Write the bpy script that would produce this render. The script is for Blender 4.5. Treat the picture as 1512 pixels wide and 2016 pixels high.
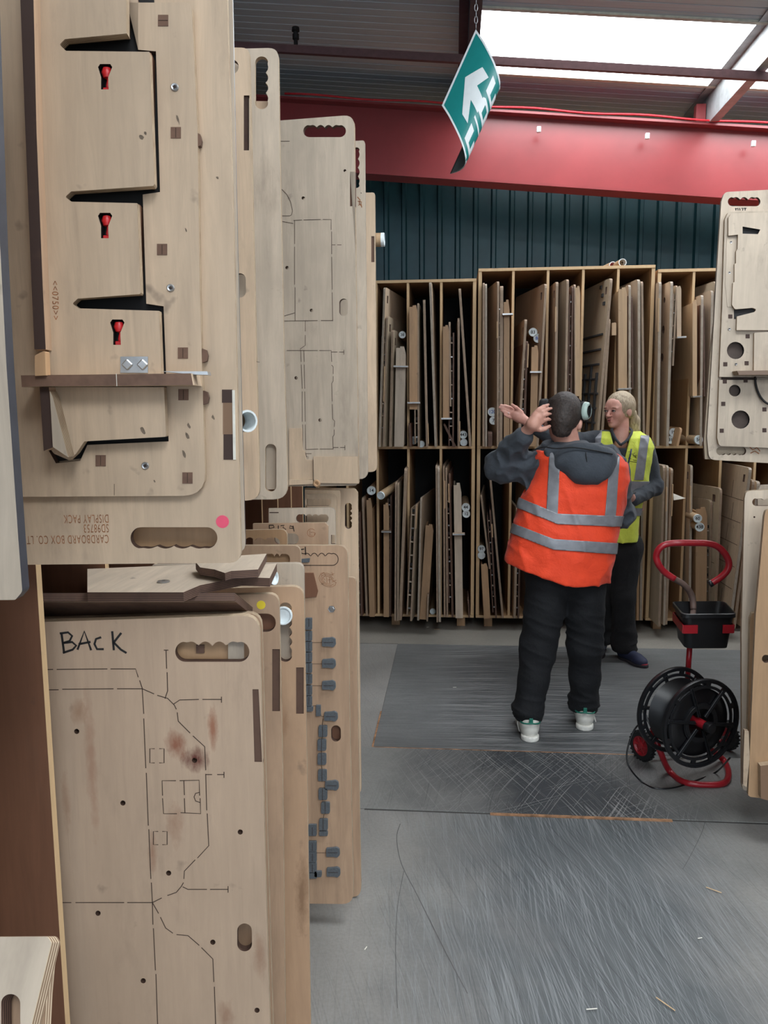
import bpy, bmesh, math, random
import numpy as np
from mathutils import Vector, Matrix
from mathutils.geometry import tessellate_polygon

for o in list(bpy.data.objects):
    bpy.data.objects.remove(o)
SC = bpy.context.scene
COL = SC.collection
random.seed(11)
R_ = math.radians

# ---------------------------------------------------------------- camera
FPX = 1575.0
CAM_H, PITCH, YAW, ROLL = 1.6, R_(7.5), R_(5.0), R_(0.4)
Fv = Vector((-math.sin(YAW) * math.cos(PITCH), math.cos(YAW) * math.cos(PITCH), -math.sin(PITCH)))
Rv0 = Vector((math.cos(YAW), math.sin(YAW), 0))
Uv0 = Rv0.cross(Fv)
Rv = math.cos(ROLL) * Rv0 - math.sin(ROLL) * Uv0
Uv = math.cos(ROLL) * Uv0 + math.sin(ROLL) * Rv0
EYE = Vector((0, 0, CAM_H))
cd = bpy.data.cameras.new('camera')
cam = bpy.data.objects.new('camera', cd)
COL.objects.link(cam)
cd.sensor_fit = 'VERTICAL'
cd.sensor_height = 24.0
cd.lens = FPX / 2016.0 * 24.0
cd.clip_start = 0.05
cam.matrix_world = Matrix(((Rv.x, Uv.x, -Fv.x, 0), (Rv.y, Uv.y, -Fv.y, 0), (Rv.z, Uv.z, -Fv.z, CAM_H), (0, 0, 0, 1)))
SC.camera = cam

# ---------------------------------------------------------------- world, exposure
w = bpy.data.worlds.new('overcast_sky')
SC.world = w
w.use_nodes = True
w.node_tree.nodes['Background'].inputs[0].default_value = (0.80, 0.90, 1.0, 1)
w.node_tree.nodes['Background'].inputs[1].default_value = 1.9
SC.view_settings.view_transform = 'Standard'
SC.view_settings.look = 'None'
SC.view_settings.exposure = 0.0
SC.view_settings.gamma = 1.0
SC.view_settings.use_curve_mapping = False
SC.cycles.use_denoising = True
SC.cycles.max_bounces = 6
SC.cycles.diffuse_bounces = 3
SC.cycles.glossy_bounces = 3
SC.cycles.caustics_reflective = False
SC.cycles.caustics_refractive = False
SKY_EMIT = 11

# added fill lights over the aisle, out of view; no such lamps are seen
def fill_light(loc, size, power, rot=(0, 0, 0), col=(.95, .98, 1)):
    l = bpy.data.lights.new('fill_light', 'AREA')
    l.shape = 'RECTANGLE'
    l.size, l.size_y = size
    l.energy = power
    l.color = col
    o = bpy.data.objects.new('fill_light', l)
    COL.objects.link(o)
    o.location = loc
    o.rotation_euler = rot
    return o
fill_light((0.6, -1.2, 3.3), (0.5, 1.6), 30, (R_(25), 0, 0))
fill_light((0.6, 1.6, 3.45), (0.5, 1.6), 18)


def ray(px, py):
    return Fv + Rv * ((px - 756) / FPX) - Uv * ((py - 1008) / FPX)
def PY(px, py, Y):
    d = ray(px, py)
    return EYE + d * (Y / d.y)
def PZ(px, py, z=0.0):
    d = ray(px, py)
    return EYE + d * ((z - CAM_H) / d.z)

# ---------------------------------------------------------------- materials
def s2l(c):
    out = []
    for v in c:
        v = v / 255.0
        out.append(v / 12.92 if v <= 0.04045 else ((v + 0.055) / 1.055) ** 2.4)
    return tuple(out) + (1.0,)
class NT:
    def __init__(s, name):
        s.m = bpy.data.materials.new(name)
        s.m.use_nodes = True
        s.t = s.m.node_tree
        s.b = s.t.nodes['Principled BSDF']
    def n(s, typ, **kw):
        nd = s.t.nodes.new('ShaderNode' + typ)
        for k, v in kw.items():
            if k.startswith('i_'):
                nd.inputs[int(k[2:]) if k[2:].isdigit() else k[2:].replace('_', ' ')].default_value = v
            else:
                setattr(nd, k, v)
        return nd
    def l(s, a, b):
        s.t.links.new(a, b)
    def coord(s, scale=(1, 1, 1), rot=(0, 0, 0), rnd=True):
        tc = s.n('TexCoord')
        mp = s.n('Mapping')
        mp.inputs['Scale'].default_value = scale
        mp.inputs['Rotation'].default_value = rot
        s.l(tc.outputs['Object'], mp.inputs['Vector'])
        if rnd:
            oi = s.n('ObjectInfo')
            mu = s.n('Math', operation='MULTIPLY', i_1=37.0)
            s.l(oi.outputs['Random'], mu.inputs[0])
            s.l(mu.outputs[0], mp.inputs['Location'])
        return mp.outputs[0]
    def ramp(s, fac, stops):
        r = s.n('ValToRGB')
        cr = r.color_ramp
        while len(cr.elements) < len(stops):
            cr.elements.new(0.5)
        for e, (p, c) in zip(cr.elements, stops):
            e.position = p
            e.color = c if len(c) == 4 else tuple(c) + (1,)
        s.l(fac, r.inputs[0])
        return r.outputs[0]
    def mix(s, fac, a, b, mode='MIX'):
        m = s.n('MixRGB', blend_type=mode)
        for i, v in ((0, fac), (1, a), (2, b)):
            if isinstance(v, (int, float)):
                m.inputs[i].default_value = v
            elif isinstance(v, tuple):
                m.inputs[i].default_value = v
            else:
                s.l(v, m.inputs[i])
        return m.outputs[0]
    def noise(s, vec, scale, detail=4, rough=0.6, dist=0.0):
        nz = s.n('TexNoise')
        nz.inputs['Scale'].default_value = scale
        nz.inputs['Detail'].default_value = detail
        nz.inputs['Roughness'].default_value = rough
        nz.inputs['Distortion'].default_value = dist
        s.l(vec, nz.inputs['Vector'])
        return nz.outputs['Fac']
    def math(s, op, a, b=None, c=None):
        m = s.n('Math', operation=op)
        for i, v in ((0, a), (1, b), (2, c)):
            if v is None: continue
            if isinstance(v, (int, float)): m.inputs[i].default_value = v
            else: s.l(v, m.inputs[i])
        return m.outputs[0]
    def col(s, c): s.l(c, s.b.inputs['Base Color'])
    def rough(s, v):
        if isinstance(v, (int, float)): s.b.inputs['Roughness'].default_value = v
        else: s.l(v, s.b.inputs['Roughness'])
    def bump(s, h, st=0.2, d=0.001):
        bp = s.n('Bump')
        bp.inputs['Strength'].default_value = st
        bp.inputs['Distance'].default_value = d
        s.l(h, bp.inputs['Height'])
        s.l(bp.outputs[0], s.b.inputs['Normal'])

def flat(name, rgb, rough=0.6, metal=0.0, var=0.08, scale=30, bump=0.0, emit=0):
    t = NT(name)
    c = s2l(rgb)
    v = t.coord()
    nz = t.noise(v, scale)
    lo = tuple(x * (1 - var * 2) for x in c[:3]) + (1,)
    hi = tuple(min(1, x * (1 + var * 2)) for x in c[:3]) + (1,)
    t.col(t.ramp(nz, [(0.3, lo), (0.7, hi)]))
    t.rough(rough)
    t.b.inputs['Metallic'].default_value = metal
    if bump: t.bump(nz, bump, 0.002)
    if emit:
        t.b.inputs['Emission Color'].default_value = c
        t.b.inputs['Emission Strength'].default_value = emit
    return t.m

def wood(name, rgb, dark=0.75, var=0.10, dirt=0.35, grain='Z', rough=0.6, stains=None):
    t = NT(name)
    c = s2l(rgb)
    sc = {'Z': (1, 1, 0.09), 'X': (0.09, 1, 1), 'Y': (1, 0.09, 1)}[grain]
    v = t.coord(sc)
    g = t.noise(v, 45, 5, 0.65, 0.6)
    lo = tuple(x * dark for x in c[:3]) + (1,)
    hi = tuple(min(1, x * 1.12) for x in c[:3]) + (1,)
    base = t.ramp(g, [(0.25, lo), (0.6, c), (0.8, hi)])
    v2 = t.coord((1, 1, 0.5))
    blot = t.noise(v2, 4.5, 5, 0.65)
    base = t.mix(t.ramp(blot, [(0.4, (0, 0, 0)), (0.75, (1, 1, 1))]), base, tuple(x * (1 - dirt * 0.55) for x in c[:3]) + (1,))
    v3 = t.coord()
    sp = t.noise(v3, 22, 3, 0.5)
    base = t.mix(t.ramp(sp, [(0.68, (0, 0, 0)), (0.78, (dirt, dirt, dirt))]), base, s2l((70, 62, 58)))
    sp = t.noise(t.coord((1, 1, .35)), 9, 6, 0.7)
    base = t.mix(t.ramp(sp, [(0.56, (0, 0, 0)), (0.70, (dirt * .5, dirt * .5, dirt * .5))]), base, s2l((112, 96, 84)))
    fib = t.noise(t.coord(tuple(.03 if q < .5 else 1.6 for q in sc)), 160, 2, .5)
    base = t.mix(t.ramp(fib, [(0.62, (0, 0, 0)), (0.75, (.17, .17, .17))]), base, tuple(x * .62 for x in c[:3]) + (1,))
    oi = t.n('ObjectInfo')
    hs = t.n('HueSaturation')
    mr = t.n('MapRange')
    mr.inputs[3].default_value = 1 - var
    mr.inputs[4].default_value = 1 + var
    t.l(oi.outputs['Random'], mr.inputs[0])
    t.l(mr.outputs[0], hs.inputs['Value'])
    t.l(base, hs.inputs['Color'])
    cc = hs.outputs[0]
    if stains:
        tc = t.n('TexCoord')
        for (x, z, rx, rz, colr, st) in stains:
            sx = t.n('SeparateXYZ')
            t.l(tc.outputs['Object'], sx.inputs[0])
            dx = t.math('DIVIDE', t.math('SUBTRACT', sx.outputs[0], x), rx)
            dz = t.math('DIVIDE', t.math('SUBTRACT', sx.outputs[2], z), rz)
            d = t.math('SQRT', t.math('ADD', t.math('MULTIPLY', dx, dx), t.math('MULTIPLY', dz, dz)))
            nn = t.noise(t.coord((1, 1, .4), rnd=False), 60, 4, 0.7)
            d2 = t.math('ADD', d, t.math('MULTIPLY', t.math('SUBTRACT', nn, 0.5), 1.6))
            cc = t.mix(t.ramp(d2, [(0.15, (st, st, st)), (1.0, (0, 0, 0))]), cc, s2l(colr))
    t.col(cc)
    t.rough(rough)
    t.bump(g, 0.12, 0.0006)
    return t.m

def ply(name, light, dark, n=13, thick=0.018, wob=0.25):
    t = NT(name)
    tc = t.n('TexCoord')
    sx = t.n('SeparateXYZ')
    t.l(tc.outputs['Object'], sx.inputs[0])
    nz = t.noise(t.coord((1, 1, 1)), 25, 3)
    y = t.math('ADD', t.math('MULTIPLY', sx.outputs[1], n / thick / 2 * 6.283), t.math('MULTIPLY', nz, wob * 6))
    s = t.math('MULTIPLY_ADD', t.math('SINE', y), 0.5, 0.5)
    base = t.ramp(s, [(0.25, s2l(dark)), (0.75, s2l(light))])
    base = t.mix(t.ramp(nz, [(0.45, (0, 0, 0)), (0.7, (.45, .45, .45))]), base, s2l(dark))
    t.col(base)
    t.rough(0.75)
    return t.m

M = {}
M['birch'] = wood('birch_ply_face', (208, 183, 156), dirt=.45)
M['birch_grey'] = wood('weathered_birch_face', (198, 182, 163), dirt=.55)
M['birch_warm'] = wood('warm_birch_face', (190, 158, 130), dirt=.4)
M['tan'] = wood('tan_board_face', (184, 148, 112), var=.15)
M['pine'] = wood('pine_panel', (190, 150, 108), var=.06, dirt=.2)
M['pine_side'] = wood('pine_front_edge', (212, 180, 138), var=.04, dirt=.15, dark=.85)
M['brown'] = wood('brown_hardboard', (128, 88, 66), var=.06, dirt=.3)
M['edge'] = ply('ply_edge', (206, 188, 160), (128, 100, 78), n=9)
M['edge_grey'] = ply('ply_edge_worn', (196, 184, 168), (128, 112, 98), n=7)
M['burnt'] = ply('ply_edge_laser_cut', (118, 90, 74), (62, 44, 38), n=11)
M['plug'] = ply('ply_plug', (112, 84, 68), (62, 44, 38), n=11)
M['black'] = flat('black_parts_and_recess_shade', (16, 15, 17), 0.7)  # for black parts, and as painted shade inside deep openings
M['kerf'] = flat('burnt_kerf', (62, 46, 38), 0.9)
M['ink'] = flat('black_marker_ink', (18, 17, 18), 0.5)
M['burn'] = flat('burnt_lettering', (142, 92, 58), 0.8, var=.25, scale=120)
M['foam'] = flat('grey_ejection_foam', (92, 97, 102), 0.9, bump=.3, scale=200)
M['red_p'] = flat('red_plastic', (200, 38, 42), 0.35)
M['steel'] = flat('zinc_steel', (168, 170, 172), 0.35, 0.8)
M['card'] = flat('tube_cardboard', (176, 148, 116), 0.8, scale=60)
M['cap'] = flat('white_plastic_cap', (216, 224, 226), 0.45)
M['pink'] = flat('pink_sticker', (226, 78, 108), 0.5, var=.03)
M['yellow'] = flat('yellow_sticker', (232, 206, 52), 0.5, var=.03)
M['redst'] = flat('red_sticker', (196, 40, 44), 0.5)
M['dirt'] = flat('dried_dirt', (112, 98, 84), .9, var=.2, scale=90)
M['paper'] = flat('white_paper', (220, 216, 205), 0.7)

# ---------------------------------------------------------------- object helpers
def link(o, parent=None):
    COL.objects.link(o)
    if parent is not None:
        o.parent = parent
    return o
def tag(o, label, cat, group=None, kind=None):
    o['label'] = label
    o['category'] = cat
    if group: o['group'] = group
    if kind: o['kind'] = kind
    return o
def empty(name, M4, label=None, cat=None, group=None):
    o = bpy.data.objects.new(name, None)
    o.empty_display_size = .05
    link(o)
    o.matrix_world = M4 if isinstance(M4, Matrix) else Matrix.Translation(M4)
    if label: tag(o, label, cat, group)
    return o
def struct(o):
    o['kind'] = 'structure'
    return o
def mesh(name, vs, fs, mats, fm=None, parent=None, smooth=False, mat4=None):
    me = bpy.data.meshes.new(name)
    me.from_pydata([tuple(v) for v in vs], [], fs)
    for m in (mats if isinstance(mats, (list, tuple)) else [mats]):
        me.materials.append(m)
    if fm is not None:
        me.polygons.foreach_set('material_index', fm)
    bm = bmesh.new(); bm.from_mesh(me)
    bmesh.ops.recalc_face_normals(bm, faces=bm.faces)
    bm.to_mesh(me); bm.free()
    if smooth:
        me.polygons.foreach_set('use_smooth', [True] * len(me.polygons))
    o = bpy.data.objects.new(name, me)
    link(o, parent)
    if mat4 is not None: o.matrix_world = mat4
    return o
def box_vf(x0, x1, y0, y1, z0, z1):
    v = [(x, y, z) for x in (x0, x1) for y in (y0, y1) for z in (z0, z1)]
    f = [(0, 1, 3, 2), (4, 6, 7, 5), (0, 4, 5, 1), (2, 3, 7, 6), (0, 2, 6, 4), (1, 5, 7, 3)]
    return v, f
def boxes(name, lst, mats, parent=None, mat4=None, fm=None):
    V, F = [], []
    for b in lst:
        v, f = box_vf(*b)
        k = len(V)
        V += v
        F += [tuple(i + k for i in q) for q in f]
    return mesh(name, V, F, mats, fm, parent, mat4=mat4)
def bbox(name, b, mats, parent=None, bev=0.0015, fm=None, mat4=None):
    """one bevelled box"""
    x0, x1, y0, y1, z0, z1 = b
    bm = bmesh.new()
    v, f = box_vf(*b)
    vs = [bm.verts.new(p) for p in v]
    for q in f: bm.faces.new([vs[i] for i in q])
    if bev:
        bmesh.ops.bevel(bm, geom=list(bm.edges), offset=bev, segments=1, affect='EDGES')
    bmesh.ops.recalc_face_normals(bm, faces=bm.faces)
    me = bpy.data.meshes.new(name); bm.to_mesh(me); bm.free()
    for m in (mats if isinstance(mats, (list, tuple)) else [mats]): me.materials.append(m)
    if len(me.materials) == 2:      # second material on the faces looking along y and on the x ends
        for p in me.polygons:
            p.material_index = 1 if abs(p.normal.y) > .8 else 0
    o = bpy.data.objects.new(name, me)
    link(o, parent)
    if mat4 is not None: o.matrix_world = mat4
    return o
def rounded(pts, seg=5):
    """points (x, y) or (x, y, r): corner with radius r"""
    out = []
    n = len(pts)
    for i, p in enumerate(pts):
        if len(p) == 2 or p[2] == 0:
            out.append((p[0], p[1])); continue
        a, b, r = Vector(pts[i - 1][:2]), Vector(pts[(i + 1) % n][:2]), p[2]
        c = Vector(p[:2])
        da, db = (a - c).normalized(), (b - c).normalized()
        ang = max(0.2, da.angle(db))
        t = min(r / math.tan(ang / 2), (a - c).length * .49, (b - c).length * .49)
        p0, p1 = c + da * t, c + db * t
        for k in range(seg + 1):
            s = k / seg
            q = p0 * (1 - s) ** 2 + c * 2 * s * (1 - s) + p1 * s ** 2
            out.append((q.x, q.y))
    return out
def prism(name, outline, holes, y0, y1, mats, parent=None, mat4=None, xf=None):
    """outline, holes: 2-D lists in the local x-z plane; extruded from y0 to y1. mats: face, edge, hole edge"""
    loops = [outline] + list(holes)
    V, F, FM = [], [], []
    N = sum(len(l) for l in loops)
    for y in (y0, y1):
        for l in loops:
            V += [(p[0], y, p[1]) for p in l]
    tri = tessellate_polygon([[Vector((p[0], p[1], 0)) for p in l] for l in loops])
    for t in tri:
        F.append(tuple(t)); FM.append(0)
        F.append(tuple(i + N for i in reversed(t))); FM.append(0)
    k = 0
    for li, l in enumerate(loops):
        n = len(l)
        for i in range(n):
            a, b = k + i, k + (i + 1) % n
            F.append((a, b, b + N, a + N)); FM.append(1 if li == 0 else 2)
        k += n
    mats = list(mats)
    while len(mats) < 3: mats.append(mats[-1])
    me = bpy.data.meshes.new(name)
    me.from_pydata(V, [], F)
    for m in mats: me.materials.append(m)
    me.polygons.foreach_set('material_index', FM)
    bm = bmesh.new(); bm.from_mesh(me)
    bmesh.ops.recalc_face_normals(bm, faces=bm.faces)
    bm.to_mesh(me); bm.free()
    o = bpy.data.objects.new(name, me)
    link(o, parent)
    if mat4 is not None: o.matrix_world = mat4
    return o
def lathe(name, prof, mats, parent=None, n=24, axis='Z', mat4=None, fm=None, smooth=True):
    V, F, FM = [], [], []
    for i in range(n):
        a = 2 * math.pi * i / n
        for r, h in prof:
            if axis == 'Z': V.append((r * math.cos(a), r * math.sin(a), h))
            elif axis == 'Y': V.append((r * math.cos(a), h, r * math.sin(a)))
            else: V.append((h, r * math.cos(a), r * math.sin(a)))
    m = len(prof)
    for i in range(n):
        for j in range(m - 1):
            F.append((i * m + j, i * m + j + 1, ((i + 1) % n) * m + j + 1, ((i + 1) % n) * m + j))
            FM.append(fm[j] if fm else 0)
    o = mesh(name, V, F, mats, FM, parent, mat4=mat4)
    bm = bmesh.new(); bm.from_mesh(o.data)
    bmesh.ops.remove_doubles(bm, verts=bm.verts, dist=1e-6)
    bmesh.ops.recalc_face_normals(bm, faces=bm.faces)
    bm.to_mesh(o.data); bm.free()
    if smooth:
        for p in o.data.polygons: p.use_smooth = True
        try: o.data.set_sharp_from_angle(angle=R_(40))
        except Exception: pass
    return o
def tube(name, pts, r, mat, parent=None, n=10, closed=False, mat4=None, smooth_path=0, radii=None):
    pts = [Vector(p) for p in pts]
    if smooth_path:
        P2 = []
        m = len(pts)
        rng = range(m) if closed else range(m - 1)
        for i in rng:
            p0 = pts[(i - 1) % m] if (closed or i > 0) else pts[0]
            p1, p2 = pts[i], pts[(i + 1) % m]
            p3 = pts[(i + 2) % m] if (closed or i + 2 < m) else pts[-1]
            for k in range(smooth_path):
                t = k / smooth_path
                P2.append(0.5 * ((2 * p1) + (p2 - p0) * t + (2 * p0 - 5 * p1 + 4 * p2 - p3) * t * t + (3 * p1 - p0 - 3 * p2 + p3) * t ** 3))
        if not closed: P2.append(pts[-1])
        pts = P2
    V, F = [], []
    m = len(pts)
    nrm = None
    for i, p in enumerate(pts):
        a = pts[(i - 1) % m] if (closed or i) else p
        b = pts[(i + 1) % m] if (closed or i < m - 1) else p
        d = (b - a).normalized()
        if nrm is None:
            nrm = d.orthogonal().normalized()
        nrm = (nrm - d * nrm.dot(d)).normalized()
        bn = d.cross(nrm)
        rr = radii[i] if radii else r
        for k in range(n):
            an = 2 * math.pi * k / n
            V.append(p + (nrm * math.cos(an) + bn * math.sin(an)) * rr)
    for i in range(m if closed else m - 1):
        for k in range(n):
            F.append((i * n + k, i * n + (k + 1) % n, ((i + 1) % m) * n + (k + 1) % n, ((i + 1) % m) * n + k))
    if not closed:
        F.append(tuple(range(n))); F.append(tuple((m - 1) * n + k for k in range(n)))
    o = mesh(name, V, F, mat, None, parent, mat4=mat4)
    for p in o.data.polygons: p.use_smooth = len(p.vertices) == 4
    return o

class Frame:
    """upright (or tilted) plane through one point: local x along it, z up it, y away from the viewer"""
    def __init__(s, px, py, Y, yaw=0.0, lean=0.0, tilt=0.0, O=None):
        s.O = O if O is not None else PY(px, py, Y)
        u = Vector((math.cos(R_(yaw)), math.sin(R_(yaw)), 0))
        wv = Vector((0, 0, 1))
        if tilt:
            q = Matrix.Rotation(R_(tilt), 3, u); wv = q @ wv
        n = wv.cross(u).normalized()
        if lean:
            q = Matrix.Rotation(R_(lean), 3, n); u = q @ u; wv = q @ wv
        s.u, s.w, s.n = u, wv, n
        s.M = Matrix(((u.x, n.x, wv.x, s.O.x), (u.y, n.y, wv.y, s.O.y), (u.z, n.z, wv.z, s.O.z), (0, 0, 0, 1)))
    def uv(s, px, py, dy=0.0):
        d = ray(px, py)
        O = s.O + s.n * dy
        t = (O - EYE).dot(s.n) / d.dot(s.n)
        p = EYE + d * t - s.O
        return (p.dot(s.u), p.dot(s.w))
    def pts(s, lst, dy=0.0):
        return [s.uv(p[0], p[1], dy) for p in lst]

def handle(x0, y0, x1, y1, side=None, n=4, amp=0.25):
    """hand hole with finger scallops on one side, in picture pixels of the board it is cut in"""
    horiz = abs(x1 - x0) > abs(y1 - y0)
    L, H = (x1 - x0, y1 - y0) if horiz else (y1 - y0, x1 - x0)
    r = H / 2
    top, bot = [], []
    ks = [r * (1 - math.cos(math.pi / 2 * k / 7)) for k in range(8)]
    m_ = 8 * n if side else 2
    ks += [r + (L - 2 * r) * k / m_ for k in range(1, m_)] + [L - v for v in ks[::-1]]
    for a in ks:
        e = min(a, L - a)
        h = r if e >= r else math.sqrt(max(0, r * r - (r - e) ** 2))
        sc = 0
        if side and e > r * .9:
            ph = (a - r * .9) / (L - 1.8 * r) * n
            sc = amp * H * (1 - abs(math.sin(math.pi * ph)) ** .8) * min(1, (e - r * .9) / (r * .5))
        top.append((a, r - h + (sc if side in ('top', 'left') else 0)))
        bot.append((a, r + h - (sc if side in ('bottom', 'right') else 0)))
    pts = top + bot[::-1]
    out = []
    for a, b in pts:
        q = (x0 + a, y0 + b) if horiz else (x0 + b, y0 + a)
        if not out or (abs(q[0] - out[-1][0]) + abs(q[1] - out[-1][1])) > 1e-3: out.append(q)
    if abs(out[0][0] - out[-1][0]) + abs(out[0][1] - out[-1][1]) < 1e-3: out.pop()
    return out
def circ(cx, cy, r, n=12, ry=None):
    return [(cx + r * math.cos(2 * math.pi * k / n), cy + (ry or r) * math.sin(2 * math.pi * k / n)) for k in range(n)]
def rect(x0, y0, x1, y1):
    return [(x0, y0), (x1, y0), (x1, y1), (x0, y1)]

def ribbons(name, fr, lines, wd, mat, parent, dy=-0.0004, closed=False, th=0.0006):
    """flat strokes lying on a board face; lines in pixels, wd in metres"""
    V, F = [], []
    for ln in lines:
        p = [Vector(fr.uv(q[0], q[1], dy)) for q in ln]
        m = len(p)
        k0 = len(V)
        for i in range(m):
            d = (p[min(i + 1, m - 1)] - p[max(i - 1, 0)])
            if d.length < 1e-9: d = Vector((1, 0))
            d.normalize()
            nn = Vector((-d.y, d.x)) * wd / 2
            ext = d * wd * .3 * (-1 if i == 0 else (1 if i == m - 1 else 0))
            for s in (-1, 1):
                q = p[i] + nn * s + ext
                V.append((q.x, dy, q.y))
        for i in range(m - 1):
            a = k0 + 2 * i
            F.append((a, a + 1, a + 3, a + 2))
    me = bpy.data.meshes.new(name)
    me.from_pydata(V, [], F)
    me.materials.append(mat)
    o = bpy.data.objects.new(name, me)
    link(o, parent)
    o.matrix_world = fr.M
    return o
def board(name, fr, outline, holes, th, mats, label=None, cat='board', group=None, parent=None, dy=0.0):
    o = prism(name, fr.pts(rounded(outline), dy), [fr.pts(h, dy) for h in holes], dy, dy + th, mats, None)
    o.matrix_world = fr.M
    if parent is not None:
        set_parent(o, parent)
    if label: tag(o, label, cat, group)
    return o
def set_parent(o, p):
    mw = o.matrix_world.copy()
    o.parent = p
    o.matrix_parent_inverse = Matrix.Identity(4)
    pm = world_of(p)
    o.matrix_local = pm.inverted() @ mw
WM = {}
def world_of(o):
    m = o.matrix_basis.copy()
    p = o.parent
    while p is not None:
        m = p.matrix_basis @ p.matrix_parent_inverse @ m if False else p.matrix_basis @ m
        p = p.parent
    return m
def kid(name, fr, parent, outline, holes, y0, th, mats):
    """a part lying on a board, given in the board's own frame"""
    o = prism(name, fr.pts(rounded(outline), y0), [fr.pts(h, y0) for h in holes], y0, y0 + th, mats, None)
    o.parent = parent
    return o
def kribbon(name, fr, parent, lines, wd, mat, dy=-0.0005):
    o = ribbons(name, fr, lines, wd, mat, None, dy)
    o.matrix_world = Matrix.Identity(4)
    o.parent = parent
    if len(lines) > 1: o['kind'] = 'stuff'
    return o
def screw(fr, parent, px, py, r=0.006, dy=-0.0005, name='screw'):
    u, w_ = fr.uv(px, py, dy)
    o = lathe(name, [(0, .0), (r * .25, -.0004), (r * .45, -.0022), (r * .8, -.0028), (r, -.001), (r, .001)], M['steel'], None, 16, 'Y', smooth=False)
    for a_ in (0, 90):
        k_ = bbox('cross_slot', (-r * .5, r * .5, -.0026, -.0018, -r * .09, r * .09), M['kerf'], o, 0)
        k_.matrix_basis = Matrix.Rotation(R_(a_ + 20), 4, 'Y')
    o.parent = parent
    o.location = (u, dy, w_)
    return o
def textkid(name, fr, parent, body, px, py, hpx, mat, rot=0, dy=-0.0006, stretch=1.0, align='LEFT', bold=0.0):
    cu = bpy.data.curves.new(name, 'FONT')
    cu.body = body
    a, b = fr.uv(px, py, dy), fr.uv(px, py + hpx, dy)
    cu.size = math.hypot(a[0] - b[0], a[1] - b[1]) * 1.38
    cu.space_character = 1.15
    cu.offset = bold
    cu.align_x = align
    cu.materials.append(mat)
    o = bpy.data.objects.new(name, cu)
    link(o)
    o.parent = parent
    o.matrix_local = Matrix.Translation((a[0], dy, a[1])) @ Matrix.Rotation(R_(90), 4, 'X') @ Matrix.Rotation(R_(rot), 4, 'Z') @ Matrix.Diagonal((stretch, 1, 1, 1))
    return o

# ================================================================ SETTING
# ---- floor: pale painted concrete with scuffed dark painted sheets
def floor_mat(name, base, scuff, seed, amt, directions, rgh=0.45):
    t = NT(name)
    tc = t.n('TexCoord')
    nz = t.noise(tc.outputs['Object'], 1.6, 5, .6)
    fine = t.noise(tc.outputs['Object'], 90, 3, .6)
    c = t.ramp(nz, [(0.3, s2l(tuple(v * .88 for v in base))), (0.7, s2l(tuple(min(255, v * 1.07) for v in base)))])
    c = t.mix(t.ramp(fine, [(0.35, (0.25, 0.25, 0.25)), (0.65, (0, 0, 0))]), c, s2l(tuple(v * .7 for v in base)))
    # darker worn zone in the middle of the aisle
    sx = t.n('SeparateXYZ'); t.l(tc.outputs['Object'], sx.inputs[0])
    ed = t.math('ABSOLUTE', t.math('SUBTRACT', sx.outputs[0], 0.44))
    big = t.noise(tc.outputs['Object'], 2.5, 4, .6)
    z = t.math('ADD', ed, t.math('MULTIPLY', t.math('SUBTRACT', big, .5), .7))
    zone = t.ramp(z, [(0.18, (1, 1, 1)), (0.74, (0, 0, 0))])
    c = t.mix(t.mix(amt, (0, 0, 0, 1), zone), c, s2l(scuff))
    # scratches: thin stretched noise in several directions
    for (ang, sc, th, colr, st) in directions:
        mp = t.n('Mapping'); mp.inputs['Rotation'].default_value = (0, 0, R_(ang)); 
        t.l(tc.outputs['Object'], mp.inputs['Vector'])
        wob = t.n('TexNoise'); wob.inputs['Scale'].default_value = 1.2; wob.inputs['Detail'].default_value = 1
        t.l(mp.outputs[0], wob.inputs['Vector'])
        ad = t.n('VectorMath', operation='MULTIPLY_ADD')
        ad.inputs[1].default_value = (.12, 0.05, 0)
        t.l(wob.outputs['Color'], ad.inputs[0]); t.l(mp.outputs[0], ad.inputs[2])
        m2 = t.n('Mapping'); m2.inputs['Scale'].default_value = (sc * 3.4, sc * .030, 1)
        m2.inputs['Location'].default_value = (seed + ang, seed * 2, 0)
        t.l(ad.outputs[0], m2.inputs['Vector'])
        s = t.noise(m2.outputs[0], 1.0, 2, .5)
        m = t.ramp(s, [(th, (0, 0, 0)), (th + .035, (1, 1, 1))])
        m = t.mix(1.0, m, t.mix(.75, (1, 1, 1, 1), zone), 'MULTIPLY')
        c = t.mix(t.mix(st, (0, 0, 0, 1), m), c, s2l(colr))
    t.col(c)
    t.rough(rgh)
    t.b.inputs['Specular IOR Level'].default_value = 0.35
    t.bump(fine, .15, .001)
    return t.m
F1 = floor_mat('painted_concrete', (146, 143, 139), (80, 86, 89), 3, .92,
               [(-2, 60, .58, (146, 150, 152), .42), (-14, 75, .585, (150, 154, 156), .40), (-8, 50, .59, (142, 146, 148), .36), (-20, 60, .61, (48, 52, 56), .5), (-5, 60, .62, (54, 57, 61), .4), (6, 60, .62, (140, 144, 146), .3)])
F2 = floor_mat('scuffed_dark_sheet', (140, 139, 136), (66, 69, 72), 9, 1.0,
               [(28, 60, .60, (158, 158, 156), .5), (-24, 60, .60, (160, 160, 158), .5), (60, 50, .62, (150, 150, 148), .4), (8, 70, .62, (42, 44, 48), .6)])
F0 = floor_mat('pale_concrete', (142, 137, 129), (120, 118, 114), 5, .3, [(20, 90, .66, (120, 118, 112), .3)])
F3 = floor_mat('brushed_dark_sheet', (112, 113, 113), (74, 77, 80), 21, .8,
               [(88, 60, .53, (156, 157, 156), .7), (94, 90, .57, (44, 46, 50), .6), (50, 60, .64, (150, 150, 150), .35)])
F1.node_tree.nodes  # keep
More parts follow.
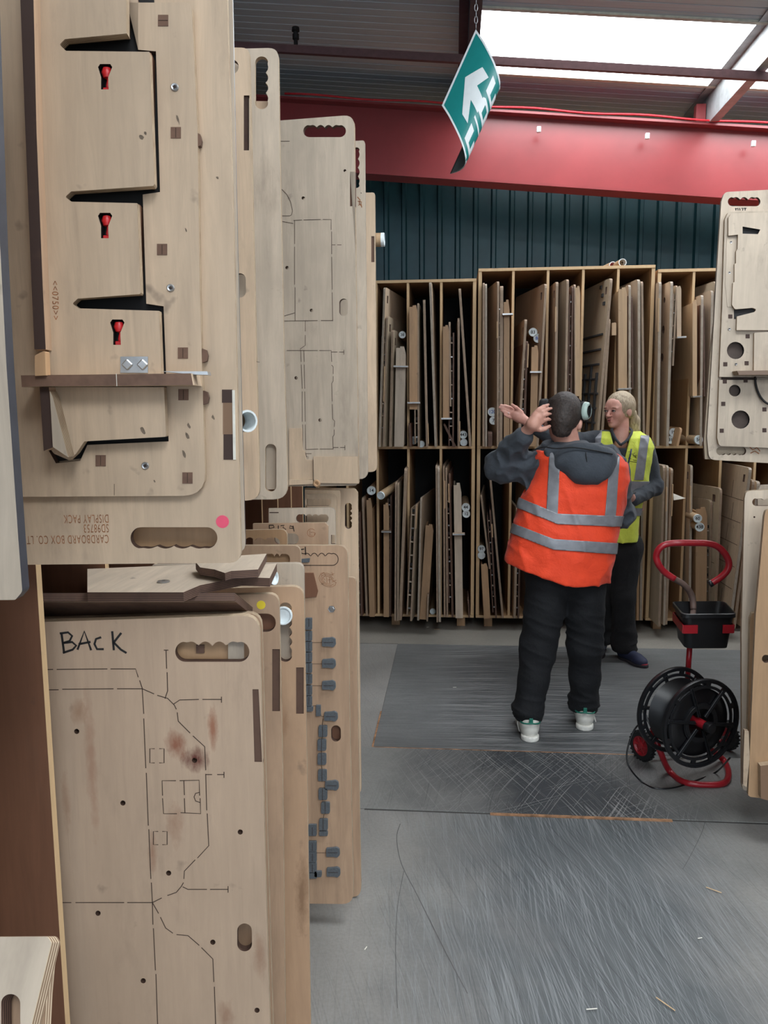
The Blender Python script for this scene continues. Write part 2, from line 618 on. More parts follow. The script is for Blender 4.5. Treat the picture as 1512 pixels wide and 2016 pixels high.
# pure slab far and near
slab = mesh('floor', [(-4, -5, 0), (5, -5, 0), (5, 7.1, 0), (-4, 7.1, 0), (-4, -5, -.1), (5, -5, -.1), (5, 7.1, -.1), (-4, 7.1, -.1)],
            [(0, 1, 2, 3), (7, 6, 5, 4), (0, 4, 5, 1), (1, 5, 6, 2), (2, 6, 7, 3), (3, 7, 4, 0)], F1)
struct(slab)
ya, yb, yc = PZ(735, 1594).y, PZ(735, 1472).y, PZ(780, 1270).y
xl = PZ(735, 1472).x
rust = flat('rusty_seam', (150, 112, 82), .9, var=.3, scale=25)
seam_d = flat('seam_shadow', (70, 68, 66), .9)
def sheet(x0, x1, y0, y1, m, i):
    o = bbox('floor_sheet', (x0, x1, y0, y1, 0.0002, 0.004), m, slab, .001)
    return o
def sheetset():
    sheet(-.75, 2.6, ya + .004, yb - .0, F2, 0)
    sheet(xl, 2.4, yb + .003, yc + .02, F3, 1)
    sheet(-1.5, 3.0, yc + .022, 6.9, F0, 2)
sheetset()
boxes('floor_seam', [(-.35, .15, ya - .004, ya + .0035, .0003, .0014), (.85, 2.4, ya - .004, ya + .0035, .0003, .0014)], seam_d, slab)
boxes('floor_seam', [(.15, .85, ya - .012, ya + .0035, .0003, .0044), (xl, .9, yb - .004, yb + .003, .0003, .0044), (xl - .008, xl, yb, yb + .45, .0003, .0042)], rust, slab)
SCR = ['tiny white scrap on the dark floor between the left boards and the man', 'pale curved sliver on the floor below the strapping trolley', 'tiny white fleck on the floor at the right, below the pale sliver',
       'pale fleck on the floor close to the lower left boards', 'white crumb on the floor at the very bottom, right of centre', 'longest thin pale sliver on the floor at the bottom right', 'small splinter in front of the left back rack foot',
       'thin splinter on the pale floor beside the left back rack']
for (px, py, a, ln) in [(895, 1355, 10, .02), (1405, 1755, -35, .05), (1378, 1850, 20, .015), (720, 1870, 70, .015), (1165, 1990, 10, .03), (1310, 1980, -50, .06), (610 + 250, 1240, 5, .04), (842, 1236, 30, .02)]:
    p = PZ(px, py)
    o = bbox('wood_splinter', (-ln / 2, ln / 2, -.0015, .0015, 0, .002), M['paper'] if ln < .04 else M['pine_side'], None, .0005)
    o.matrix_world = Matrix.Translation((p.x, p.y, .0045)) @ Matrix.Rotation(R_(a), 4, 'Z')
    tag(o, SCR.pop(0), 'scrap', 'scraps scattered on the floor')

def floor_mark(pts, wd, z):
    P = [PZ(x, y, 0) for x, y in pts]
    Q = []
    for i in range(len(P) - 1):
        p0, p1, p2, p3 = P[max(i - 1, 0)], P[i], P[i + 1], P[min(i + 2, len(P) - 1)]
        for k in range(6):
            t_ = k / 6
            Q.append(.5 * ((2 * p1) + (p2 - p0) * t_ + (2 * p0 - 5 * p1 + 4 * p2 - p3) * t_ * t_ + (3 * p1 - p0 - 3 * p2 + p3) * t_ ** 3))
    V, F = [], []
    for i, q in enumerate(Q):
        d = Q[min(i + 1, len(Q) - 1)] - Q[max(i - 1, 0)]; d.normalize(); n_ = Vector((-d.y, d.x, 0)) * wd / 2
        V += [(q.x - n_.x, q.y - n_.y, z), (q.x + n_.x, q.y + n_.y, z)]
    for i in range(len(Q) - 1): F.append((2 * i, 2 * i + 1, 2 * i + 3, 2 * i + 2))
    me = bpy.data.meshes.new('scuff_mark'); me.from_pydata(V, [], F); me.materials.append(scf)
    o = bpy.data.objects.new('scuff_mark', me); link(o, slab)
scf = flat('dark_scuff', (92, 90, 90), .8)
floor_mark([(788, 1622), (781, 1650), (790, 1700), (820, 1760), (850, 1820), (885, 1890), (925, 1965)], .003, .0008)
floor_mark([(795, 1715), (782, 1790), (779, 1880), (783, 2000)], .002, .0008)
floor_mark([(1388, 1595), (1385, 1630), (1362, 1680), (1342, 1715)], .002, .0008)
# ---- corrugated back wall
def corrugated(name, x0, x1, y, z0, z1, mat, pitch=.15, rib=.05, dep=.035):
    V, F = [], []
    x = x0
    prof = []
    while x < x1:
        prof += [(x, 0), (x + pitch - rib, 0), (x + pitch - rib + .012, -dep), (x + pitch - .012, -dep)]
        # two shallow stiffening grooves in the pan
        x += pitch
    prof.append((x, 0))
    for (a, b) in prof:
        V += [(a, y + b, z0), (a, y + b, z1)]
    for i in range(len(prof) - 1):
        F.append((2 * i, 2 * i + 2, 2 * i + 3, 2 * i + 1))
    return mesh(name, V, F, mat)
M['teal'] = flat('dark_teal_sheet_steel', (42, 88, 100), .42, .0, var=.12, scale=3)
YW = 7.0
struct(corrugated('wall_back', -4, 5, YW, 0, 4.2, M['teal']))
M['wallgrey'] = flat('grey_block_wall', (104, 100, 98), .8)
struct(boxes('wall_left', [(-4.1, -4, -5, YW, 0, 4.4)], M['wallgrey']))
struct(boxes('wall_right', [(5, 5.1, -5, YW, 0, 3.6)], M['wallgrey']))

# ---- roof: slope falls to the right
SL = 0.096
ZR = 3.86
def zr(x): return ZR - SL * x
def ceil_mat():
    t = NT('roof_liner_sheet')
    tc = t.n('TexCoord')
    mp = t.n('Mapping'); mp.inputs['Scale'].default_value = (.6, 30, 1)
    t.l(tc.outputs['Object'], mp.inputs['Vector'])
    nz = t.noise(mp.outputs[0], 3, 4)
    t.col(t.ramp(nz, [(.3, s2l((184, 194, 202))), (.7, s2l((202, 211, 218)))]))
    t.rough(.6)
    return t.m
M['roof'] = ceil_mat()
sky_y = [(4.92, 5.78), (1.1, 1.96), (-2.2, -1.34)]
X0, X1 = -4.1, 5.1
def roof_strip(y0, y1, xa, xb):
    """ribbed liner sheet, ribs running down the slope"""
    V, F = [], []
    y = y0
    prof = []
    while y < y1 - 1e-4:
        e = min(y + .085, y1)
        prof += [(y, 0), (e - .012, 0), (e - .008, .006), (e - .003, .006)]
        y = e
    prof.append((y1, 0))
    for (a, h) in prof:
        V += [(xa, a, zr(xa) + h), (xb, a, zr(xb) + h)]
    for i in range(len(prof) - 1):
        F.append((2 * i, 2 * i + 1, 2 * i + 3, 2 * i + 2))
    return V, F
def roof():
    V, F = [], []
    segs = [(-5, -2.2, X0, X1), (-1.34, 1.1, X0, X1), (1.96, 4.92, X0, X1), (5.78, YW + .1, X0, X1)]
    for a, b in sky_y:
        segs.append((a, b, X0, .13))
    for s in segs:
        v, f = roof_strip(*s)
        k = len(V); V += v; F += [tuple(i + k for i in q) for q in f]
    o = mesh('ceiling', V, F, M['roof'])
    # upper weather skin
    sk = [(-5.1, 4.9 - .0)]
    return o
ceil = struct(roof())
t = NT('translucent_rooflight')
t.b.inputs['Base Color'].default_value = (.9, .93, .95, 1)
t.b.inputs['Emission Color'].default_value = (.90, .96, 1, 1)
t.b.inputs['Emission Strength'].default_value = SKY_EMIT
t.rough(.5)
M['skylight'] = t.m
M['skyframe'] = flat('pale_rooflight_edge', (205, 205, 190), .6)
for i, (a, b) in enumerate(sky_y):
    xa, xb = .13, X1
    V = [(xa, a, zr(xa) + .02), (xb, a, zr(xb) + .02), (xb, b, zr(xb) + .02), (xa, b, zr(xa) + .02)]
    V += [(x, y, z + .02) for x, y, z in V]
    o = mesh('window_%d' % (i + 1), V, [(3, 2, 1, 0), (4, 5, 6, 7), (0, 1, 5, 4), (2, 3, 7, 6), (1, 2, 6, 5), (3, 0, 4, 7)], M['skylight'])
    struct(o)
    def edge(y0, y1):
        V = []
        for x in (xa, xb):
            for y in (y0, y1):
                for z in (-.012, .03):
                    V.append((x, y, zr(x) + z))
        mesh('window_frame', V, box_vf(0, 1, 0, 1, 0, 1)[1], M['skyframe'], None, o)
    edge(b, b + .035); edge(a - .03, a)

# ---- purlins (run away from the viewer) and rafter (red, across)
M['redp'] = flat('red_oxide_paint', (138, 52, 54), .33, var=.05, scale=4, bump=.05)
M['redd'] = flat('dark_red_paint', (120, 52, 54), .5, var=.1)
M['galv'] = flat('galvanised_purlin', (172, 176, 178), .45, .35, var=.1, scale=12)
M['galvd'] = flat('dull_purlin', (58, 64, 76), .5, .2, var=.1)
YB = 6.0
def purlin(x, m, y0=-5, y1=YW):
    z1 = zr(x) - .002; z0 = z1 - .19
    # Z section
    P = [(x - .055, z1), (x, z1), (x + .004, z1), (x + .004, z0 + .004), (x + .06, z0 + .004), (x + .06, z0 + .022), (x + .063, z0 + .022), (x + .063, z0), (x, z0), (x, z1 - .004), (x - .055, z1 - .004)]
    n = len(P)
    V = [(a, y0, b) for a, b in P] + [(a, y1, b) for a, b in P]
    F = [(i, (i + 1) % n, (i + 1) % n + n, i + n) for i in range(n)] + [tuple(range(n)), tuple(range(2 * n - 1, n - 1, -1))]
    return mesh('trim_purlin', V, F, m)
XP = [-3.2, -1.55, .075, 1.72, 3.4]
for i, x in enumerate(XP):
    o = struct(purlin(x, M['galvd'] if x < 1 else M['galv']))
    bbox('fixing_bracket', (x - .07, x - .005, YB - .03, YB + .03, zr(x) - .2, zr(x) - .05), M['redp'], o, .002)

def xbox(x0, x1, y0, y1, dz0, dz1, zt):
    """box along x that follows the roof slope; zt = height of reference at x=0"""
    V = []
    for x in (x0, x1):
        for y in (y0, y1):
            for z in (dz0, dz1):
                V.append((x, y, zt - SL * x + z))
    return V, box_vf(0, 1, 0, 1, 0, 1)[1]
def rafter():
    zt = ZR - .192
    V, F = [], []
    for b in [(-3.9, 4.9, YB - .09, YB + .09, -.016, 0), (-3.9, 4.9, YB - .006, YB + .006, -.47, -.016), (-3.9, 4.9, YB - .09, YB + .09, -.486, -.47)]:
        v, f = xbox(*b, zt); k = len(V); V += v; F += [tuple(i + k for i in q) for q in f]
    o = mesh('trim_rafter', V, F, M['redp'])
    struct(o)
    v, f = xbox(-3.9, 4.9, YB - .012, YB - .006, -.4, -.39, zt)
    # stiffener plates on the web
    for x in (-2.4, 3.1):
        v, f = xbox(x, x + .01, YB - .085, YB - .006, -.47, -.016, zt)
        mesh('stiffener', v, f, M['redp'], None, o)
    return o, zt
raft, zt = rafter()
cab = []
for i in range(40):
    x = -1.2 + i * .11
    cab.append((x, YB - .1, zt - SL * x + .012 + .006 * math.sin(i * .9)))
o = tube('red_cable', cab, .007, flat('red_cable_sheath', (206, 40, 52), .4), None, 6)
tag(o, 'thin red cable run along the top flange of the red rafter', 'cable')
for px, py in [(1061, 255), (1275, 268), (1484, 283)]:
    p = PY(px, py, YB - .11)
    c = bbox('cable_clip', (p.x - .014, p.x + .014, YB - .112, YB - .088, p.z - .016, p.z + .022), M['cap'], None, .003)
    c.parent = o
# tie rod under the purlins
v, f = xbox(-3.9, 4.9, 5.06, 5.09, -.045, 0, ZR - .195)
o = mesh('trim_tie_rail', v, f, flat('maroon_rail_paint', (96, 66, 68), .5))
struct(o)
p = PY(583, 112, 5.07)
o = lathe('rail_fitting', [(0, 0), (.012, 0), (.012, .03), (.02, .035), (.02, .062), (.014, .066), (.014, .078), (.024, .08), (.022, .1), (0, .104)], M['black'], None, 14, 'Z')
o.matrix_world = Matrix.Translation((p.x, 5.07, ZR - .195 - SL * p.x))
tag(o, 'small black cylindrical fitting standing on the ceiling rail', 'fitting')  # sprinkler-like fitting, gives no light

# ================================================================ BACK RACKING
def rack(label, xs, y0, y1, z0, zmid, ztop, feet=True):
    """xs: x of uprights; timber pigeonhole rack of two tiers"""
    e = empty('timber_rack', Vector((xs[0], y0, 0)), label, 'rack', 'timber racks on the back wall')
    O = e.matrix_basis.translation
    t = .018
    def B(name, x0, x1, ya, yb, za, zb):
        o = bbox(name, (x0 - O.x, x1 - O.x, ya - O.y, yb - O.y, za, zb), [M['pine'], M['pine_side']], e, .001)
        return o
    for i, x in enumerate(xs):
        end = i in (0, len(xs) - 1)
        nm = 'side_panel' if end else 'divider'
        tt = .024 if end else t
        for (a, b) in ((z0 + .02, zmid - .01), (zmid + .01, ztop - .02)):
            B(nm, x - tt / 2, x + tt / 2, y0, y1, a, b)
    B('bottom_shelf', xs[0] - .012, xs[-1] + .012, y0 - .003, y1, z0, z0 + .02)
    B('middle_shelf', xs[0] - .012, xs[-1] + .012, y0 - .003, y1, zmid - .01, zmid + .01)
    B('top_panel', xs[0] - .012, xs[-1] + .012, y0 - .003, y1, ztop - .02, ztop)
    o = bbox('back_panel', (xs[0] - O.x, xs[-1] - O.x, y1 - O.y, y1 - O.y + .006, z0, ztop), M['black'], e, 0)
    n = max(2, int((xs[-1] - xs[0]) / .45))
    for k in range(n + 1):
        x = xs[0] + .08 + (xs[-1] - xs[0] - .16) * k / n
        for yy in (y0 + .03, y1 - .1):
            bbox('foot', (x - .03 - O.x, x + .03 - O.x, yy - O.y, yy + .07 - O.y, 0, z0), M['tan'], e, .003)
    return e
YR = 5.7
def xof(px, py=884): return PY(px, py, YR).x
Z0, ZM = .075, 1.31
d1 = [xof(a) for a in (624, 683, 743, 804, 868)] + [xof(932)]
d2 = [xof(a) for a in (942.5, 1006, 1072.5, 1140, 1207)] + [xof(1274)]
d3 = [xof(a) for a in (1286, 1352, 1420, 1488, 1556, 1625)]
r1 = rack('shorter timber pigeonhole rack against the back wall beside the near left boards', d1, YR, 6.55, Z0, ZM, 2.47)
r2 = rack('tallest timber pigeonhole rack, in the middle behind the two people', d2, YR, 6.55, Z0, ZM, 2.535)
r3 = rack('timber pigeonhole rack partly hidden behind the hanging boards on the right', d3, YR, 6.55, Z0, ZM, 2.505)

# ================================================================ LEFT RACK ALONG THE AISLE
WB = [M['birch'], M['edge'], M['burnt']]
WG = [M['birch_grey'], M['edge_grey'], M['burnt']]
WW = [M['birch_warm'], M['edge'], M['burnt']]
WT = [M['tan'], M['edge'], M['burnt']]
def side_rack(label, x0, x1, ys, zl, zs, zt, fx):
    e = empty('aisle_rack', Vector((x0, ys[0], 0)), label, 'rack')
    O = e.matrix_basis.translation
    t = .018
    for y in ys:
        bbox('divider', (x0 - O.x, x1 - O.x, y - O.y, y + t - O.y, zl + .02, zs - .01), [M['brown'], M['brown'], M['pine_side']], e, 0)
        bbox('divider', (x0 - O.x, x1 - O.x, y - O.y, y + t - O.y, zs + .01, zt), [M['brown'], M['brown'], M['pine_side']], e, 0)
    for o in e.children_recursive if False else []: pass
    bbox('middle_shelf', (x0 - O.x, x1 - O.x, ys[0] - O.y, ys[-1] + t - O.y, zs - .01, zs + .01), [M['pine_side']], e, .001)
    bbox('bottom_shelf', (x0 - O.x, x1 - O.x, ys[0] - O.y, ys[-1] + t - O.y, zl, zl + .02), [M['pine_side']], e, .001)
    for y in ys[::3]:
        bbox('foot', (fx - O.x - .04, fx - O.x + .04, y - O.y, y + t - O.y + .04, 0, zl), [M['pine_side']], e, .001)
    return e
side_l = side_rack('brown timber aisle rack holding the large boards on the left', -1.6, -.74, [round(.78 + .28 * k, 3) for k in range(12)], .06, 1.342, 2.3, -.8)
for o in COL.objects:
    if o.parent is side_l and o.name.startswith('divider'):
        me = o.data
        for p in me.polygons:
            p.material_index = 2 if p.normal.x > .8 else 0

# ---- L0: light board at the very left edge
fr = Frame(30, 900, .92, yaw=2, lean=0)
board('cutting_die_board', fr, [(-420, -300), (-30, -300), (-17, 0), (0, 480), (13, 725), (36, 1060), (44, 1165, 14), (30, 1181, 6), (-420, 1186)], [], .018,
      [M['birch_grey'], flat('dark_taped_edge', (58, 60, 68), .45), M['burnt']],
      'pale weathered board with a dark taped edge at the top left corner of the view')

# ---- B: the big assembled die, nearest, inverted lettering
Y_B = 1.30
fr = Frame(460, 900, Y_B, yaw=8)
hb = handle(257, 1038, 428, 1080, 'bottom', 4, .13)
frB = fr
b = board('cutting_die_board', fr, [(-420, -300), (438, -300), (447, 0), (461, 500), (473, 1060), (475, 1108, 46), (-420, 1116)], [hb], .018, WB,
          'large built-up cutting die with three red hooks in keyholes and upside-down burnt lettering', 'cutting die')
# second sheet behind, a little wider
kid('backing_sheet', fr, b, [(-300, -300), (449, -300), (458, 0), (468, 500), (482, 1040), (484, 1090, 34), (-300, 1100)], [hb], .024, .009, [M['birch_grey'], M['steel'], M['burnt']])
# plate C with the opening behind the flaps
opening = [(71, -60), (249, -60), (249, -2), (272, 0), (272, 98), (307, 101), (315, 378), (281, 383), (288, 598), (322, 603), (332, 869), (172, 876), (158, 907), (110, 912), (92, 880), (84, 500)]
C_ = kid('die_plate', fr, b, [(-300, -280), (250, -280), (250, 5), (377, 5, 14), (389, 262), (393, 560), (405, 976, 44), (-300, 980)], [opening], -.018, .018, WB)
kid('handle_backing', fr, b, rect(240, 1020, 445, 1095), [], .05, .008, [M['tan']] * 3)
kid('recess_dark_plate', fr, b, [(40, -60), (300, -60), (325, 380), (340, 880), (60, 915)], [], -.0015, .001, [M['black']] * 3)  # black plate stands in for the depth shadow inside the opening
for (x, y) in [(321, 40), (346, 261), (319, 491), (360, 695), (361, 777), (198, 907), (369, 941)]:
    kid('ply_plug', fr, b, rect(x - 10, y - 11, x + 10, y + 11), [], -.0192, .003, [M['plug']] * 3)
    kribbon('plug_joint', fr, b, [[(x, y - 9), (x, y + 9)]] if y % 2 else [[(x - 9, y), (x + 9, y)]], .0009, M['kerf'], -.0197)
for (x, y) in [(344, 172), (336, 567), (286, 917)]:
    screw(fr, b, x, y, .0062, -.0185)
for (x, y) in [(391, 275), (403, 700), (405, 783)]:
    kid('dowel_end', fr, b, [(x - 5, y - 14), (x + 3, y - 11), (x + 6, y), (x + 4, y + 11), (x - 5, y + 14)], [], -.016, .012, [M['plug']] * 3)
# raised flaps: outline of one plate with two wedge slots, then a lower piece
DZ = -.050
d1p = [(80, -280), (248, -280), (249, 62), (250, 66), (128, 77, 3), (117, 88, 4), (130, 100, 3), (294, 102), (304, 362), (302, 366), (140, 377, 3), (128, 388, 4), (141, 397, 3), (270, 400), (277, 576), (275, 579), (153, 588, 3), (142, 598, 4), (155, 607, 3), (313, 612), (318, 738), (98, 738), (92, 600), (84, 300), (76, -60)]
def keyhole(x, y):
    return [(x - 14, y - 18), (x - 10, y - 24), (x + 10, y - 24), (x + 14, y - 18), (x + 6, y + 2), (x + 7, y + 26), (x - 8, y + 26), (x - 8, y + 2)]
KH = [(207, 150), (207, 443), (231, 653)]
D = kid('raised_flap_plate', fr, b, d1p, [keyhole(*k) for k in KH], DZ, .018, [M['birch'], M['edge'], M['black']])
D2 = kid('lower_flap_plate', fr, b, [(98, 762), (323, 762), (327, 858), (325, 860), (166, 869), (150, 893), (136, 906), (106, 893), (100, 885)], [], DZ, .018, [M['birch'], M['edge'], M['black']])
for (x, y) in KH:
    kid('keyhole_dark_plate', fr, b, rect(x - 16, y - 26, x + 16, y + 28), [], DZ + .019, .002, [M['black']] * 3)  # black plate closes the keyhole from behind so it reads dark
    k = tube('red_hook', [(0, 0, 0), (.002, 0, -.010), (0, 0, -.018), (.001, 0, -.026)], .0028, M['red_p'], None, 8)
    u, v = fr.uv(x + 1, y - 10, DZ)
    k.parent = b; k.location = (u, DZ + .008, v)
    h = lathe('hook_ball', [(0, -.009), (.006, -.007), (.0085, 0), (.006, .007), (0, .009)], M['red_p'], None, 12, 'Z')
    h.parent = k
    f_ = bbox('hook_foot', (-.006, .006, -.006, .004, -.030, -.022), M['red_p'], k, .001)
# sides of the raised box (they bring it off the plate)
kid('box_side', fr, b, [(238, -280), (246, -280), (247, 60), (239, 60)], [], DZ + .018, .032, [M['burnt']] * 3)
for pl in ([(292, 104), (293, 365), (296, 365), (297, 104)], [(268, 402), (269, 578), (273, 578), (274, 402)], [(306, 614), (307, 736), (311, 736), (312, 614)], [(316, 764), (317, 858), (321, 858), (322, 764)]):
    kid('box_side', fr, b, pl, [], DZ + .018, .03, [M['brown']] * 3)
# edge-on strip at the left of the flaps, laminations toward the viewer
sp = kid('edge_on_strip', fr, b, [(42, -280), (62, -280), (66, 0), (72, 260), (84, 560), (90, 688), (68, 688), (62, 560), (50, 260), (40, 0)], [], DZ - .026, .09, [M['burnt'], M['birch_warm']])
sp2 = kid('edge_on_strip', fr, b, [(78, 762), (96, 762), (106, 880), (86, 888)], [], DZ - .03, .09, [M['burnt'], M['birch_warm']])
sp3 = kid('wedge_block', fr, b, [(98, 770), (104, 782), (134, 900), (104, 880)], [], DZ - .035, .03, [M['birch_grey'], M['edge']])
kid('corner_block', fr, b, [(68, 700, 5), (88, 690, 3), (90, 739), (69, 740)], [], DZ - .053, .02, [M['tan'], M['tan']])
# shelf batten that sticks out toward the viewer
kid('cross_batten', fr, b, [(41, 739), (376, 735), (380, 758), (98, 760), (43, 762)], [], DZ - .045, .1, [M['burnt'], M['birch'], M['burnt']])
kribbon('joint_line', fr, b, [[(229, 736), (230, 760)]], .001, M['paper'], DZ - .0456)
kid('steel_lip', fr, b, [(318, 731), (408, 731), (410, 738), (376, 737)], [], DZ - .03, .03, [M['steel']] * 3)
pl = kid('steel_plate', fr, b, rect(237, 702, 291, 734), [], DZ - .002, .002, [M['steel']] * 3)
for x in (251, 281):
    o = bbox('bolt_head', (-.0065, .0065, -.004, 0, -.0065, .0065), M['steel'], None, .0015)
    u, v = fr.uv(x, 718, DZ - .002)
    o.parent = pl; o.matrix_basis = Matrix.Translation((u, DZ - .002, v)) @ Matrix.Rotation(R_(45), 4, 'Y')
for (x_, y_, a_, b_, dz_) in [(278, 270, 5, 6, DZ - .0004), (286, 262, 3, 4, DZ - .0004), (281, 847, 6, 8, DZ - .0004), (372, 838, 3, 6, -.0184), (369, 858, 3, 8, -.0184), (362, 893, 3, 9, -.0184), (428, 350, 3, 3, -.0004), (366, 452, 2, 5, -.0184), (420, 822, 3, 5, -.0004), (304, 947, 2, 3, -.0184), (350, 235, 2, 10, -.0184)]:
    rr_ = random.Random(x_)
    kid('dirt_mark', fr, b, [(x_ + a_ * (.6 + .6 * rr_.random()) * math.cos(k_ * .7) + .3 * b_ * math.sin(k_ * .7), y_ + b_ * (.6 + .6 * rr_.random()) * math.sin(k_ * .7)) for k_ in range(9)], [], dz_, .0003, [M['dirt']] * 3)
# writing on this die
for txt, yy in (("CARDBOARD BOX CO. LT", 1053), ("SD98753", 1032), ("DISPLAY PACK", 1013)):
    o = textkid('burnt_lettering', fr, b, txt, 214, yy, 17, M['burn'], rot=180, stretch=.5, bold=-.0001)
textkid('burnt_lettering', fr, b, "<<0750>>", 102, 552, 13, M['burn'], rot=-92, dy=DZ - .0006, stretch=.9)
lathe_st = lathe('pink_sticker', [(0, -.0004), (.0108, -.0004), (.0108, 0)], M['pink'], None, 24, 'Y')
u, v = fr.uv(438, 1027)
lathe_st.parent = b; lathe_st.location = (u, 0, v)
for (x0, y0, x1, y1) in [(437, 767, 458, 793), (440, 855, 461, 905)]:
    kid('edge_plug', fr, b, rect(x0, y0, x1, y1), [], -.0012, .003, [M['plug']] * 3)
kid('striped_insert', fr, b, rect(439, 793, 459, 855), [], -.0012, .003, [M['edge']] * 3)
kid('edge_strip', fr, b, [(457, 768), (462, 768), (464, 905), (459, 905)], [], -.003, .006, [M['paper']] * 3)
kribbon('joint_line', fr, b, [[(225, 953), (225, 975)]], .0008, M['kerf'], -.0185)

# ---- E1, E2: tall boards behind
fr = Frame(505, 900, 2.05, yaw=6)
b = board('cutting_die_board', fr, [(250, 90), (491, 94, 16), (498, 400), (505, 700), (512, 985, 26), (250, 990)],
          [handle(440, 117, 470, 146), handle(460, 538, 484, 586, None), rect(480, 188, 491, 296)], .018, WB,
          'narrow upright board with a white tube end beside its lower edge')
kid('slot_plug', fr, b, rect(479, 188, 489, 296), [], .006, .01, [M['plug']] * 3)
o = kribbon('joint_line', fr, b, [[(505, 712), (511, 713)]], .001, M['kerf'])
def cardtube(label, p0, p1, r, name='cardboard_tube', ink=None, group='postal tubes stored among the boards', capend=True):
    p0, p1 = Vector(p0), Vector(p1)
    d = (p1 - p0)
    L = d.length
    q = Vector((0, 1, 0)).rotation_difference(d.normalized())
    M4 = Matrix.Translation(p0) @ q.to_matrix().to_4x4()
    e = empty(name, M4, label, 'tube', group)
    lathe('body', [(r * .86, .004), (r, .004), (r, L), (r * .86, L)], M['card'], e, 18, 'Y', smooth=True)
    if capend:
        c = lathe('end_cap', [(0, .006), (r * .80, .006), (r * .84, 0), (r * .98, 0), (r * 1.02, .003), (r * 1.02, .012), (r * .9, .012)], M['cap'], e, 20, 'Y', smooth=True)
        if ink:
            cu = bpy.data.curves.new('ink_number', 'FONT'); cu.body = ink[0]; cu.size = r * 1.05; cu.align_x = 'CENTER'; cu.align_y = 'CENTER'; cu.offset = .0006
            cu.materials.append(ink[1])
            o = bpy.data.objects.new('ink_number', cu); link(o, c)
            o.matrix_local = Matrix.Translation((0, .0052, 0)) @ Matrix.Rotation(R_(90), 4, 'X') @ Matrix.Rotation(R_(ink[2] if len(ink) > 2 else 0), 4, 'Z')
    else:
        lathe('end_rim', [(r * .82, .05), (r * .82, 0), (r * 1.0, 0), (r, .006)], M['cap'], e, 20, 'Y', smooth=True)
    return e
p = PY(488, 829, 1.88); q = PY(466, 829, 2.06)
cardtube('brown cardboard tube with an open white end by the tall narrow boards', p, p + Vector((-.16, .16, 0)), .0265, capend=False, group=None)

fr = Frame(560, 900, 2.12, yaw=5)
b = board('cutting_die_board', fr, [(300, 100), (548, 94, 20), (551, 300), (559, 700), (567, 983, 28), (300, 985)],
          [handle(502, 111, 528, 215, 'right', 4, .2), handle(522, 874, 544, 968)], .018, [M['birch_grey'], M['edge'], M['edge']],
          'tall pale board with a scalloped slot at its top, a long one below')
kid('slot_backing', fr, b, rect(500, 199, 529, 218), [], .019, .006, [M['birch']] * 3)
kid('slot_backing', fr, b, [(519, 872), (547, 870), (549, 963), (521, 964)], [], .02, .01, [M['birch_grey']] * 3)

# ---- E3: big ruled board
fr = Frame(700, 900, 2.5, yaw=-3)
fr.O.y = fr.O.y
b = board('cutting_die_board', fr, [(250, 244), (554, 237), (697, 226, 20), (700, 500), (706, 950), (700, 956), (250, 962)],
          [handle(597, 246, 681, 270, 'top', 4, .22), circ(597, 390, 3.4), circ(679, 336, 2.8), circ(565, 527, 3.3), circ(613, 611, 3.3), circ(583, 744, 3.3), circ(630, 827, 3.3),
           handle(668, 588, 685, 622), rect(689, 338, 699, 406)], .018, [M['birch_grey'], M['edge'], M['burnt']],
          'wide pale board with ruled cut lines and a dark scalloped hand hole at top right')
kid('slot_plug', fr, b, rect(688, 337, 698, 407), [], .004, .01, [M['plug']] * 3)
L = [[(553, 278), (570, 278)], [(555, 373), (565, 383), (572, 397), (576, 415), (574, 423), (570, 425), (556, 425)], [(556, 436), (577, 440)],
     [(578, 434), (594, 433)], [(598, 433), (631, 432)], [(636, 432), (652, 432), (652, 452)], [(580, 434), (580, 480)], [(580, 486), (580, 560)], [(581, 566), (581, 632)],
     [(653, 456), (653, 500)], [(653, 506), (654, 570)], [(654, 576), (655, 632)], [(654, 482), (660, 482)], [(664, 482), (672, 482)], [(560, 632), (625, 631)], [(632, 631), (655, 631)],
     [(560, 622), (580, 616)], [(601, 632), (601, 652)], [(601, 660), (601, 680), (591, 687), (592, 690)], [(565, 690), (625, 690)], [(629, 690), (652, 690), (653, 712)],
     [(653, 719), (656, 722), (656, 736)], [(656, 741), (656, 750), (653, 755), (654, 790)], [(654, 796), (655, 825), (659, 829), (658, 840)], [(658, 846), (658, 856), (655, 860), (656, 884)],
     [(652, 693), (664, 693)], [(668, 693), (677, 693)], [(677, 689), (677, 698)], [(592, 690), (593, 712)], [(593, 718), (595, 765)], [(595, 771), (595, 830)], [(596, 836), (596, 885)],
     [(598, 690), (599, 712)], [(599, 718), (600, 765)], [(600, 771), (601, 830)], [(601, 836), (602, 884)], [(602, 885), (626, 884)], [(630, 884), (656, 884)], [(656, 881), (666, 881)], [(670, 881), (679, 881)], [(679, 877), (679, 886)],
     [(602, 893), (613, 893)], [(600, 888), (604, 900)]]
kribbon('cut_lines', fr, b, L, .0016, M['kerf'])
kid('raised_plate', fr, b, [(617, 899), (704, 899), (706, 952), (618, 951)], [], -.012, .012, WB)
kid('raised_plate', fr, b, [(569, 843), (594, 843), (596, 887), (600, 887), (602, 905), (616, 906), (616, 944), (569, 945)], [], -.004, .004, [M['birch']] * 3)
kid('bottom_batten', fr, b, [(569, 944), (616, 945), (616, 953), (569, 955)], [], -.012, .012, WB)
lathe_r = lathe('countersunk_ring', [(0, -.001), (.004, -.001), (.006, -.004), (.010, -.004), (.012, 0)], M['tan'], None, 18, 'Y'); lathe_r.parent = b; lathe_r.location = (fr.uv(625, 951)[0], -.0125, fr.uv(625, 951)[1])

